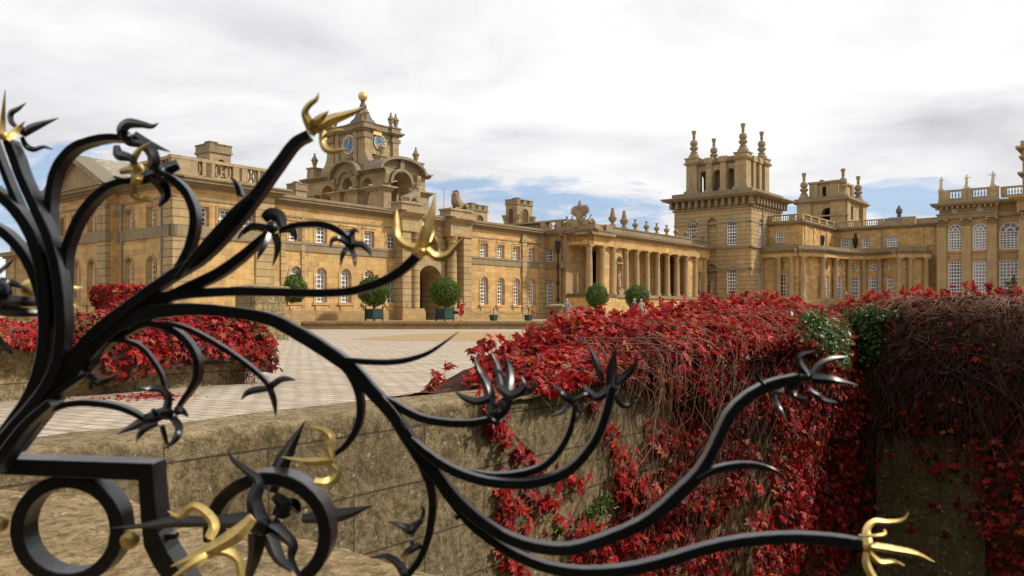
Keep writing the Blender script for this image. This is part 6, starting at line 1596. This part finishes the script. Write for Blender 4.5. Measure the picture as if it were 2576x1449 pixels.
while len(PL) < 52000 and tries < 400000:
    tries += 1
    seg = 0 if rr.random() < .62 else 1
    if seg == 0: s = SA0-.35+(SCN-SA0+.5)*rr.random()**1.25
    else: s = -.1+(SX1+.1)*rr.random()
    q = rr.random()**.9
    if q < .5 and rr.random() < .25: q = .5+.45*rr.random()
    fr, s_, n, z, u = surf(seg, s, q, rr.gauss(0, .05))
    if u < 1165: continue
    if q < .5:
        if z < -4.4: continue
        d = front_vis(seg, u, z, s)
        if rr.random() > d: continue
        if n < .06: n = .06+.05*rr.random()
        if seg == 0 and d < .8: n = min(n, .05+.16*rr.random())
    else:
        zc, _ = crest(seg, s)
        if seg == 0 and u < 1240 and rr.random() > (u-1160)/110: continue
        if seg == 1 and u > 2230 and q < .66 and rr.random() > .42: continue
        if seg == 1 and q > .66 and rr.random() > .72: continue
    p = fr.P(s_, n, z)
    up_, vp_ = CX+F*p[0]/p[1], VH-F*p[2]/p[1]
    if up_ < 1168+rr.gauss(0, 10) or (q > .5 and vp_ < np.interp(up_, tu, tv)-9): continue
    up = max(0, min(1, (q-.45)/.3)) if q < .8 else 1
    nv = Vector((fr.n[0]*(1-.6*up), fr.n[1]*(1-.6*up), .25+.9*up)); 
    PL.append(p); NL.append(tuple(nv)); SZ.append(rr.uniform(.045, .125)*(1.0 if u > 1600 else 1.1)); PR.append((u, VH-z*F/max(p[1], .1), q))
PL, NL, SZ, PR = map(np.array, (PL, NL, SZ, PR))
v, f = five_leaves(PL, NL, SZ, rng, .5)
mi = pick(len(PL), [.40, .22, .16, .09, .07, .06], rng)
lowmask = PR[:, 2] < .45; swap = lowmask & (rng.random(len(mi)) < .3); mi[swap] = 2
og = (PR[:, 0] > 1880) & (PR[:, 0] < 2050) & (PR[:, 2] > .45) & (rng.random(len(mi)) < .30); mi[og] = rng.choice([4, 5], og.sum())
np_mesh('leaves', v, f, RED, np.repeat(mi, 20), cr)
# sprigs standing up along the crest
PS, NS, SS, tips = [], [], [], []
for i in range(330):
    seg = 0 if rr.random() < .6 else 1; s = (SA0+.6+(SCN-SA0-.6)*rr.random()) if seg == 0 else SX1*rr.random()
    fr, s_, n, z, u = surf(seg, s, .74+.12*rr.random()); h = rr.uniform(.06, .26)*(1.35 if 2380 < u < 2520 else 1); lean = rr.uniform(-.15, .15)
    p0_ = np.array(fr.P(s_, n, z-.1)); p1_ = np.array(fr.P(s_+lean, n+rr.uniform(-.1, .1), z+h)); tips.append(np.linspace(p0_, p1_, 5))
    for k in range(rr.randint(3, 6)):
        t_ = rr.uniform(.45, 1.05); PS.append(p0_+(p1_-p0_)*t_); NS.append((rr.gauss(0, .5), rr.gauss(0, .5)-.4, .6)); SS.append(rr.uniform(.08, .13))
v, f = five_leaves(np.array(PS), np.array(NS), np.array(SS), rng, .5)
np_mesh('sprig_leaves', v, f, RED, np.repeat(pick(len(PS), [.25, .35, .08, .22, .06, .04], rng), 20), cr)
# dry hanging stems
def stem_curves(n_, seg, ua, ub, lo, hi, qa=.5, qb=.82):
    out = []
    for i in range(n_):
        u0 = rr.uniform(ua, ub); fr = FA if seg == 0 else FX; s = fr.S(u0); q0 = rr.uniform(qa, qb); L_ = rr.uniform(lo, hi); dr = rr.uniform(-.45, .45); K = 15; pp = []
        fr_, s_, n, z, u = surf(seg, s, q0)
        ph, am = rr.uniform(0, 6), rr.uniform(.03, .20); ns, zz_ = s_, z; dirn = rr.gauss(0, .45); n_out = n+rr.uniform(.0, .12)
        for k in range(K):
            t_ = k/(K-1); side = dirn*L_*t_+am*math.sin(ph+t_*6)+am*.55*math.sin(ph*2+t_*14)
            nn_ = n_out*(1-.0*t_)+.12*math.sin(t_*3.1)-(max(0, n_out-.2))*t_*.6
            if z > (-.75 if seg == 0 else -.45) and n < 0: nn_ = n+(.6-n)*min(1, t_*2.2)
            pp.append(fr.P(ns+side, max(.05, nn_) if t_ > .4 or n > 0 else nn_, z-L_*(t_**1.5)*(.8+.2*math.cos(ph*3))+.09*math.sin(ph+t_*10)))
        out.append(pp)
    return np.array(out)
a_ = np.concatenate([stem_curves(760, 1, 2150, 2830, .5, 2.4), stem_curves(420, 1, 2050, 2830, 1.6, 4.4, .46, .7), stem_curves(120, 0, 1480, 2090, .5, 2.6), stem_curves(110, 0, 1560, 2100, 1.5, 4.0, .5, .6)])
v, f = tubes(a_, rng.uniform(.0035, .0085, len(a_))); v2, f2 = tubes(np.array(tips), np.full(len(tips), .004)); np_mesh('stems', np.concatenate([v, v2]), np.concatenate([f, f2+len(v)]), [M['twig']], None, cr)
a_ = np.concatenate([stem_curves(330, 1, 2180, 2830, .3, 1.5, .55, .8), stem_curves(30, 0, 1500, 2090, .4, 1.6), stem_curves(110, 1, 2130, 2830, 1.5, 4.4, .46, .7)])
dv_, df_ = tubes(a_, rng.uniform(.004, .010, len(a_)))
a_ = np.concatenate([stem_curves(1150, 1, 2080, 2830, .6, 2.6, .42, .7), stem_curves(200, 0, 1750, 2120, .6, 3.0, .42, .6)])
v, f = tubes(a_, rng.uniform(.006, .014, len(a_))); np_mesh('old_stems', v, f, [M['tangle']], None, cr)
# loose runners crossing horizontally on the brown top
out = []
for i in range(330):
    seg = 1 if rr.random() < .85 else 0; fr = FX if seg else FA; s = fr.S(rr.uniform(2170, 2620) if seg else rr.uniform(1250, 2080)); q = rr.uniform(.5, .8); ln = rr.uniform(.4, 1.5); ph = rr.uniform(0, 6); pp = []
    for k in range(9):
        t_ = k/8; fr_, s_, n, z, u = surf(seg, s+(t_-.5)*ln, min(.84, max(.4, q+.05*math.sin(ph+t_*5)))); pp.append(fr.P(s_, n+.03+.05*math.sin(ph+t_*8), z+.03*math.cos(ph+t_*6)))
    out.append(pp)
v, f = tubes(np.array(out), rng.uniform(.003, .0065, len(out))); np_mesh('dry_stems', np.concatenate([dv_, v]), np.concatenate([df_, f+len(dv_)]), [M['twiggrey']], None, cr)
# the strand that trails down the bare stone, and the low sprays
def strand(pts, n_, sp, size, name='trailing_leaves', fr=FA, cd=None, out=.06):
    c = catmull([(u, v, 1) for u, v in pts], 8); P3 = []
    for p in c: P3.append(fr.P(fr.S(p[0], out), out+rr.uniform(0, .04), fr.Z(p[0], p[1], out)))
    P3 = np.array(P3); k = rng.integers(0, len(P3), n_); pos = P3[k]+rng.normal(0, sp, (n_, 3))
    s_ = np.array([Vector((p[0]-fr.o[0], p[1]-fr.o[1])).dot(Vector(fr.n)) for p in pos]); pos += np.outer(np.maximum(.04-s_, 0), np.array([fr.n[0], fr.n[1], 0]))
    return P3, pos
sts, ps = [], []
for pts, n_, sp in (([(1215,965),(1235,1050),(1262,1085),(1300,1130),(1330,1165),(1370,1180)], 60, .05), ([(1250,985),(1240,1050),(1236,1080)], 22, .04), ([(1420,1200),(1470,1215),(1440,1180)], 16, .05),
                   ([(1260,1235),(1310,1262),(1350,1250),(1395,1270)], 40, .06), ([(1265,1240),(1270,1280),(1300,1320),(1330,1340)], 34, .06), ([(1400,1290),(1460,1330),(1500,1360)], 40, .07), ([(1260,1380),(1290,1420),(1330,1460)], 34, .06),
                   ([(1490,1010),(1530,1080),(1560,1160),(1555,1230)], 60, .07), ([(1650,1080),(1590,1180),(1600,1260),(1560,1330)], 70, .08), ([(1430,1410),(1550,1400),(1650,1440)], 80, .09)):
    a, b = strand(pts, n_, sp, .1); sts.append(a); ps.append(b)
ps = np.concatenate(ps); nv = np.tile(np.array([FA.n[0], FA.n[1], .25]), (len(ps), 1))
v, f = five_leaves(ps, nv, rng.uniform(.07, .125, len(ps)), rng, .3); np_mesh('trailing_leaves', v, f, RED, np.repeat(pick(len(ps), [.45, .27, .16, .1, .01, .01], rng), 20), cr)
mb = MB()
for a in sts: mb.tube([tuple(x) for x in a[::4]], .004, 4)
mb.build('trailing_stems', 'twig', cr)
# moss cushions on the parapet below the creeper
ms = empty('moss_cushion', FA.P(FA.S(1510), .05, FA.Z(1510, 1275)), 'bright green moss clump on the stone wall among the red leaves', 'moss')
P_ = []
for u, v_, n_, sp in ((1510, 1268, 900, .085), (1560, 1240, 500, .07), (1480, 1290, 300, .05), (1600, 1275, 300, .07), (1400, 1335, 120, .03)):
    for i in range(n_): P_.append(FA.P(FA.S(u)+rr.gauss(0, sp), .02+abs(rr.gauss(0, .035)), FA.Z(u, v_)+rr.gauss(0, sp*.55)))
P_ = np.array(P_); v, f = simple_leaves(P_, np.tile(np.array([FA.n[0], FA.n[1], .8]), (len(P_), 1)), rng.uniform(.02, .045, len(P_)), rng, .8)
np_mesh('moss', v, f, [GREEN[0], GREEN[1], GREEN[2]], np.repeat(pick(len(P_), [.4, .25, .35], rng), 4), ms)

# ---- ivy patch with seed heads
iv = empty('ivy_patch', FX.P(.3, .4, -.8), 'patch of glossy green ivy with yellow seed heads in the middle of the creeper', 'ivy')
P_, N_, HD = [], [], []
for u, v_, su_, sv, n_ in ((2170, 850, 38, 42, 1500), (2190, 800, 30, 20, 500), (2080, 830, 45, 22, 420), (2040, 800, 30, 14, 220), (2090, 870, 25, 18, 240), (2150, 905, 28, 14, 340), (2250, 790, 20, 12, 60)):
    for i in range(n_):
        uu, vv = rr.gauss(u, su_*.6), rr.gauss(v_, sv*.6); n = .42+rr.uniform(.02, .32)
        if vv < 765: continue
        fr = FX if uu > 2135 else FA; n = n if fr is FX else n+.45
        s = fr.S(uu, n); z = fr.Z(uu, vv, n)
        P_.append(fr.P(s, n, z)); N_.append((fr.n[0], fr.n[1], .6))
        if rr.random() < .028: HD.append(fr.P(s, n+.06, z+.02))
P_ = np.array(P_); v, f = simple_leaves(P_, np.array(N_), rng.uniform(.05, .09, len(P_)), rng, .6, .42, .5)
np_mesh('ivy_leaves', v, f, IVY, np.repeat(pick(len(P_), [.75, .25], rng), 4), iv)
simple('seed', 'ivy seed heads', (.30, .30, .08), .7, .2, 0, .3, 60)
for h in HD[:95]:
    mb = MB(); mb.ball(h, .028, 6, 4); mb.build('seed_head', 'seed', iv)

# ---- creeper on the left hand court wall and pier
cl = empty('red_creeper', FB.P(-1.5, 0, -.6), 'low bank of red and olive creeper along the left court wall', 'creeper')
def bank(s, q):
    """q 0..1 front foot to back foot; the bank swells over the wall"""
    top = .0+.04*math.sin(s*1.3); h0 = -.80 if s > -3 else -.62
    fronthang = h0+.0 if s < -5.2 else -.86-.10*math.sin(s*2.1)-.1*max(0, min(1, (s+6)/3))*(1 if s < -2.5 else .2)
    k_ = max(0, min(1, (-2.45-s)/.5)); top = top*(1-k_)+k_*(-.25+.03*math.sin(s*3)); fronthang = fronthang*(1-k_)+k_*-.50
    fronthang += .08
    if s > -.3: top -= (s+.3)**2*.5; fronthang -= (s+.3)*.2
    a = math.pi*q; n = .05+.42*math.cos(a*.92)*1.0-.25+.0; z = fronthang+(top-fronthang)*(math.sin(a)**.55)
    if q > .5: n = -.25-1.0*(q-.5)*2
    else: n = .32-.57*(q*2)**2.2
    p = Vector(FB.P(s, n, z)); d = mnoise.noise(p*1.6)*.10+mnoise.noise(p*4)*.05
    return FB.P(s, n+d, z+d)
vs = []; fs = []; m = 60
for i in range(m+1):
    for j in range(17):
        s = -7.5+(7.8)*i/m; p = bank(s, j/16); c_ = bank(s, .5); vs.append(tuple(Vector(p)*.985+Vector(c_)*.0+Vector((p[0]*.015, p[1]*.015, -.05))))
for i in range(m):
    for j in range(16): k = i*17+j; fs.append((k, k+17, k+18, k+1))
np_mesh('stem_mass', vs, fs, [M['tangle']], None, cl)
PL, NL, SZ = [], [], []
for i in range(9000):
    s = -7.6+8.0*rr.random(); q = rr.random()**1.15; 
    p = Vector(bank(s, q)); o_ = rr.uniform(-.02, .07); PL.append((p.x+FB.n[0]*o_, p.y+FB.n[1]*o_, p.z+rr.uniform(-.02, .04))); up = math.sin(math.pi*q)
    NL.append((FB.n[0]*(1-up*.6), FB.n[1]*(1-up*.6), .25+.9*up)); SZ.append(rr.uniform(.07, .125))
PL = np.array(PL); v, f = five_leaves(PL, np.array(NL), np.array(SZ), rng, .45)
mi = pick(len(PL), [.40, .13, .30, .06, .03, .08], rng)
gn_ = np.array([mnoise.noise(Vector(p)*1.1+Vector((5, 0, 0))) for p in PL]); k_ = (gn_ > .12) & (rng.random(len(mi)) < .5); mi[k_] = 5
np_mesh('leaves', v, f, RED, np.repeat(mi, 20), cl)
out = []
for i in range(60):
    s = rr.uniform(-.1, .3); p = Vector(FB.P(s, rr.uniform(-.3, .3), -.7)); q = Vector(FB.P(s+rr.uniform(-.15, .15)-.2, rr.uniform(-.3, .2), COURT)); out.append([tuple(p.lerp(q, k/5)+Vector((rr.gauss(0, .02), rr.gauss(0, .02), 0))) for k in range(6)])
v, f = tubes(np.array(out), np.full(len(out), .008)); np_mesh('stems', v, f, [M['twig']], None, cl)
# creeper over the far pier
cp2 = empty('red_creeper', FP1.P(-.75, -.75, 0), 'dense red creeper covering the far left pier', 'creeper')
PL, NL = [], []
for i in range(5200):
    a = rr.uniform(0, 2*math.pi); z = rr.uniform(COURT+.1, 1.18); w_ = 1.02+.12*math.sin(z*4+a*2)+.1*(z < .1)*(-z)*2
    x, y = math.cos(a), math.sin(a); k = 1/max(abs(x), abs(y))**.75
    if rr.random() < .22: z = 1.1+rr.uniform(0, .12); k *= rr.random()**.5
    PL.append(FP1.P(-.75+x*k*w_, -.75+y*k*w_, z+rr.uniform(-.05, .08))); p_ = FP1.P(x, y, 0); o_ = FP1.P(0, 0, 0); NL.append((p_[0]-o_[0], p_[1]-o_[1], .5))
PL = np.array(PL); v, f = five_leaves(PL, np.array(NL), rng.uniform(.10, .17, len(PL)), rng, .5); np_mesh('leaves', v, f, RED, np.repeat(pick(len(PL), [.4, .22, .25, .05, .01, .05], rng), 20), cp2)
# third bank: low creeper between the pier and the court wall
cb = empty('red_creeper', (-9.5, 24, COURT), 'far bank of red creeper between the vine clad pier and the stone pier', 'creeper')
PL, NL = [], []
for i in range(5200):
    t_ = rr.random(); x0_, y0_ = at(235, VH, 29)[:2]; x1_, y1_ = at(620, VH, 33)[:2]
    if rr.random() < .12: t_ = -rr.random()*.6
    x, y = x0_+(x1_-x0_)*t_, y0_+(y1_-y0_)*t_; a = rr.uniform(0, math.pi); hgt = .95+.12*math.sin(t_*20); 
    PL.append((x+rr.uniform(-.2, .2), y-math.cos(a)*.7, COURT+hgt*math.sin(a)**.6+rr.uniform(-.05, .05))); NL.append((0, -math.cos(a), math.sin(a)+.2))
PL = np.array(PL); v, f = five_leaves(PL, np.array(NL), rng.uniform(.10, .17, len(PL)), rng, .5); np_mesh('leaves', v, f, RED, np.repeat(pick(len(PL), [.4, .22, .2, .05, .02, .08], rng), 20), cb)
# fallen leaves on the setts
PL = []
for i in range(420):
    u, v_ = (rr.gauss(390, 45), rr.gauss(997, 4)) if rr.random() < .6 else ((rr.gauss(300, 60), rr.gauss(1004, 3)) if rr.random() < .6 else (rr.gauss(640, 16), rr.gauss(950, 9)))
    x, y = gp(u, v_, COURT); PL.append((x, y, COURT+.012+.01*rr.random()))
PL = np.array(PL); v, f = simple_leaves(PL, np.tile(np.array([0, 0, 1.]), (len(PL), 1)), rng.uniform(.04, .08, len(PL)), rng, .25, .3)
tag(np_mesh('fallen_leaves', v, f, RED, np.repeat(pick(len(PL), [.4, .2, .3, .05, .05, .0], rng), 4), None, tuple(PL[0])), 'scatter of fallen red leaves on the setts at the foot of the court wall', 'leaves', kind='stuff')

# ---- clipped trees in tubs
def ball_tree():
    r = empty('topiary_tree', (0, 0, 0), 'x', 'tree', 'clipped ball trees along the terrace')
    c = Vector((0, 0, 2.45)); R = 1.38; n_ = 6500; d = rng.normal(0, 1, (n_, 3)); d /= np.linalg.norm(d, axis=1)[:, None]
    lump = np.array([mnoise.noise(Vector(x)*2.2)*.11+mnoise.noise(Vector(x)*6)*.12 for x in d]); rad = (R*(.97+lump)*(1-.13*rng.random(n_)**2))
    P_ = d*rad[:, None]*np.array([1, 1, .92])+np.array(c)
    v, f = simple_leaves(P_, d, rng.uniform(.08, .17, n_), rng, .7, .3, -.3)
    np_mesh('crown', v, f, GREEN, np.repeat(pick(n_, [.5, .2, .3], rng), 4), r)
    mb = MB(); mb.ball(c, R*.86, 20, 12, .92); mb.build('inner_foliage', GREEN[2], r, smooth=True)
    mb = MB(); mb.tube([(.05, 0, .85), (-.03, .02, 1.2), (.03, 0, 1.7), (0, 0, 2.2)], [.09, .075, .07, .06], 8)
    for k in range(5): a = k*1.3; mb.tube([(0, 0, 1.35), (math.cos(a)*.35, math.sin(a)*.35, 1.75)], [.04, .03], 5)
    mb.build('trunk', 'bark', r); return r
def tub():
    r = empty('planter', (0, 0, 0), 'x', 'planter', 'green box planters along the terrace')
    fr = Fr((0, 0), E2); h = .48
    t = MB()
    for f in (Fr(fr.P(0, h, 0)[:2], fr.d), Fr(fr.P(0, -h, 0)[:2], (-fr.d[0], -fr.d[1])), Fr(fr.P(h, 0, 0)[:2], fr.n), Fr(fr.P(-h, 0, 0)[:2], (-fr.n[0], -fr.n[1]))):
        f = Fr(f.o, f.d)
        for k in range(7): a = -h+.06+k*(2*h-.12)/7; t.box(f, a+.006, a+(2*h-.12)/7-.006, -.06, -.015-.004*(k % 2), .12, .92)
        t.box(f, -h+.03, h-.03, -.06, .012, .12, .22); t.box(f, -h+.03, h-.03, -.06, .012, .84, .95)
    t.build('panel', 'planter', r)
    for a, b in ((-h, -h), (-h, h), (h, -h), (h, h)):
        t = MB(); t.frus(fr, (a, b), .055, 0, .055, 1.06); t.lathe(fr, (a, b), [(.03, 1.06), (.055, 1.12), (.03, 1.17), (.005, 1.19)], 8); t.build('leg', 'planter', r)
    t = MB(); t.box(fr, -h+.05, h-.05, -h+.05, h-.05, .8, .88); t.build('soil', 'bark', r)
    return r
T0, U0 = ball_tree(), tub()
spots = [(727, 803, 1.0, 'clipped ball tree behind the stone pier, leftmost one with its tub in view', 'dark green box planter beside the stone pier'),
         (941, 803.5, 1.0, 'clipped ball tree on a leaning stem left of the gateway', 'dark green box planter left of the gateway'),
         (1119, 805, 1.08, 'clipped ball tree in front of the gateway, beside the woman in red', 'dark green box planter beside the woman in red'),
         (494, 803.5, .95, 'clipped ball tree half hidden by the iron scroll, leftmost of all', 'green box planter hidden under the leftmost ball tree'),
         (1502, 804.5, .9, 'clipped ball tree before the portico corner of the colonnade', 'green box planter in front of the portico, mostly behind red leaves'),
         (1603, 804.5, .98, 'clipped ball tree before the middle of the colonnade', 'green box planter in front of the colonnade, behind red leaves')]
for i, (u, v_, k, la, lb) in enumerate(spots):
    y = -TER*F/(v_-VH+ (0 if True else 0)); y = {727: 64.5, 941: 66, 1119: 65.5, 494: 60, 1502: 72, 1603: 74}[u]
    if u == 494: x, y = (u-CX)*60/F, 60
    x = (u-CX)*y/F; t_ = T0 if i == 0 else copy_tree(T0); b_ = U0 if i == 0 else copy_tree(U0)
    t_.location = (x, y, TER+.005); b_.location = (x, y, TER+.005); t_['label'] = la; b_['label'] = lb
    kz_ = {727: 1.02, 941: .95, 1119: .90, 494: .95, 1502: .72, 1603: .80}[u]; t_.scale = (kz_, kz_, (1+kz_*2)/3 if kz_ > .85 else .86); t_.rotation_euler.z = i*1.1
# ---- chain posts in little tubs
def post():
    r = empty('chain_post', (0, 0, 0), 'x', 'post', 'chain posts on the terrace'); fr = Fr((0, 0), E2)
    t = MB(); t.frus(fr, (0, 0), .2, 0, .25, .42); t.frus(fr, (0, 0), .27, .42, .27, .47); t.build('tub', 'planter', r)
    t = MB(); t.lathe(fr, (0, 0), [(.03, .4), (.025, .9), (.05, .93), (.05, 1.0), (.01, 1.05)], 8); t.build('post', 'blackpipe', r); return r
p0 = post(); pos_ = [(1242, 66, 'small chain post in a green tub, nearer the gateway'), (1329, 66, 'small chain post in a green tub, farther from the gateway')]
for i, (u, y, la) in enumerate(pos_):
    o = p0 if i == 0 else copy_tree(p0); o.location = ((u-CX)*y/F, y, TER+.005); o['label'] = la
t = MB(); pts = [((u-CX)*66/F, 66) for u in (1178, 1242, 1329, 1395)]
for a, b in zip(pts, pts[1:]): t.tube([(a[0]+(b[0]-a[0])*k/10, 66, TER+.93-.45*(1-(2*k/10-1)**2)*.9) for k in range(11)], .013, 5)
tag(t.build('chain', 'blackpipe'), 'thin dark chain slung between the small posts before the short wing', 'chain')
# small floodlight on the setts
x, y = gp(1147, 853, COURT); fr = Fr((x, y), (1, 0)); r = empty('floodlight', (x, y, COURT), 'small black floodlight box standing on the setts', 'floodlight')
t = MB(); t.prism(fr, [(-.17, 0), (.17, 0), (.08, .12), (-.09, .16)], -.12, .12); t.build('housing', 'blackpipe', r)
t = MB(); t.prism(fr, [(.175, .01), (.19, .02), (.1, .14), (.085, .125)], -.1, .1); t.build('lens', 'glass', r)

# ================================================================ PEOPLE
def person(u, Y, H, face, pose, label, cloth, prof, hair, legs=None, z=TER+.006, sway=0., group=None, hair_r=.062):
    pos = ((u-CX)*Y/F, Y, z); r = empty('person', pos, label, 'person', group)
    b, W = figure(r, pos, H, face, pose, 'skin')
    drape(r, W, H, prof, cloth, 'clothing', sway, 7, .003)
    for sd, q in (('l', -1), ('r', 1)):
        e = pose[sd+'e']; h = pose[sd+'h']; t = MB(); w = [e[i]+(h[i]-e[i])*.55 for i in range(3)]
        t.tube([W(q*.095, 0, .80), W(*e), W(*w)], [.042*H, .034*H, .03*H], 8); t.build('sleeve', cloth, r, smooth=True)
    t = MB(); t.ball(W(0, -.018, .948), hair_r*H, 12, 8, 1.05); t.build('hair', hair, r, smooth=True)
    if legs:
        for sd, q in (('l', -1), ('r', 1)):
            t = MB(); t.tube([W(q*.05, 0, .5), W(q*.055, .01, .28), W(q*.05, 0, .05)], [.06*H, .045*H, .036*H], 8); t.build('trouser_leg', legs, r, smooth=True)
    for q in (-1, 1):
        t = MB(); t.ball(W(q*.05, .035, .018), .03*H, 8, 6, .6); t.build('shoe', 'blackpipe' if cloth != 'red' else 'red', r, smooth=True)
    return r, W
simple('blond', 'blond hair', (.42, .27, .12), .7, .2, 0, .1); simple('greyhair', 'grey hair', (.40, .38, .35), .7, .2, 0, .1); simple('brownhair', 'dark hair', (.05, .03, .02), .7, .2, 0, .1)
simple('lilac', 'lilac grey cloth', (.34, .29, .33), .85, .1, 0, .15, 20); simple('khaki', 'pale khaki cloth', (.42, .38, .28), .85, .1, 0, .12); simple('navy', 'dark patterned cloth', (.05, .055, .08), .85, .1, 0, .7, 25)
dress = [(.115, .085, .27), (.105, .08, .36), (.10, .075, .45), (.098, .07, .52), (.075, .056, .61), (.09, .068, .70), (.10, .066, .77), (.06, .045, .825)]
coat = [(.11, .085, .40), (.105, .08, .48), (.10, .072, .55), (.095, .066, .62), (.10, .07, .70), (.108, .068, .78), (.06, .045, .83)]
r, W = person(1160, 63.5, 1.66, math.radians(-35), dict(le=(-.13, .12, .74), lh=(-.05, .17, .90), re=(.14, .12, .75), rh=(.06, .17, .90)), 'woman in a red dress raising a camera on the terrace beside the ball tree', 'red', dress, 'blond')
t = MB(); p_ = W(.0, .21, .92); t.hexa([(p_[0]+a*.06, p_[1]+b*.03, p_[2]+c_*.04) for c_ in (-1, 1) for a, b in ((-1, -1), (1, -1), (1, 1), (-1, 1))])
tag(t.build('camera', 'blackpipe', None, loc=p_), 'small dark camera held up by the woman in red', 'camera')
t = MB(); p_ = W(.14, .0, .42); t.hexa([(p_[0]+a*.05+.02*0, p_[1]+b*.10, p_[2]+c_*.12) for c_ in (-1, 1) for a, b in ((-1, -1), (1, -1), (1, 1), (-1, 1))]); t.tube([W(.14, 0, .48), W(.1, 0, .66), W(.05, 0, .82)], .012, 5)
tag(t.build('shoulder_bag', 'brownbag' if 'brownbag' in M else 'bark', None, loc=p_), 'brown shoulder bag at the side of the woman in red', 'bag')
person(1426, 63.5, 1.72, math.radians(160), dict(le=(-.15, .0, .64), lh=(-.12, .08, .52), re=(.15, 0, .64), rh=(.12, .08, .52)), 'person in a lilac grey top leaning beside the small terrace pier', 'lilac', coat, 'greyhair', 'lilac')
person(1596, 64, 1.74, math.radians(20), dict(le=(-.15, .0, .64), lh=(-.12, .08, .52), re=(.15, 0, .64), rh=(.12, .08, .52)), 'person in dark patterned clothes walking beyond the creeper, left of a pair', 'navy', coat, 'greyhair', 'navy')
person(1613, 64, 1.70, math.radians(-10), dict(le=(-.15, .0, .64), lh=(-.12, .08, .52), re=(.15, 0, .64), rh=(.12, .08, .52)), 'person in pale khaki coat walking beyond the creeper, right of a pair', 'khaki', coat, 'greyhair', 'khaki')
# a dark pedestal with a black urn at the right edge
fr = Fr(at(2545, VH, 48)[:2], E2); r = empty('garden_urn', fr.P(0, 0, TER), 'black plinth with a planted urn at the right edge above the creeper', 'urn'); K_ = 48/F
t = MB(); t.frus(fr, (0, 0), .55, TER, .55, (VH-735)*K_); t.frus(fr, (0, 0), .65, (VH-735)*K_, .65, (VH-729)*K_); t.build('plinth', 'blackpipe', r)
t = MB(); z = (VH-729)*K_; t.lathe(fr, (0, 0), [(.25, z), (.15, z+.1), (.3, z+.2), (.36, z+.3)], 12); t.build('bowl', 'carve', r)
P_ = np.array([fr.P(0, 0, z+.28)]*40)+rng.normal(0, .07, (40, 3)); v, f = simple_leaves(P_, rng.normal(0, 1, (40, 3)), rng.uniform(.3, .65, 40), rng, .4, .08, -2.0); np_mesh('spiky_leaves', v, f, [GREEN[2]], None, r)

# ---- unseen dark screen added behind the viewpoint; it darkens what the ironwork mirrors
vs = []; fs = []
for i in range(81):
    x = -60+1.5*i
    for j in range(9):
        z = -2+21*j/8; p = Vector((x, -14-3*abs(math.cos(i*.05)), z)); d = mnoise.noise(p*.45)*2.2+mnoise.noise(p*1.6)*.7
        vs.append((x, p.y+d-(j/8)**2*2, z+d*.6))
for i in range(80):
    for j in range(8): k = i*9+j; fs.append((k, k+9, k+10, k+1))
simple('unseen_dark', 'dark light blocker surface', (.018, .020, .014), .95, .05, 0, .5, 2)
o = np_mesh('dark_screen', vs, fs, [M['unseen_dark']], None, None, (0, -16, 0)); tag(o, 'dark tree shaped screen added unseen behind the viewpoint to block sky light', 'trees', kind='stuff')  # added light blocker, not real trees
tag(sheet('unseen_rear_ground', [(-60, -20), (60, -20), (60, 1.2), (-60, 1.2)], -1.7, 'unseen_dark'), kind='structure')  # unseen ground, made dark so the iron fronts mirror little light
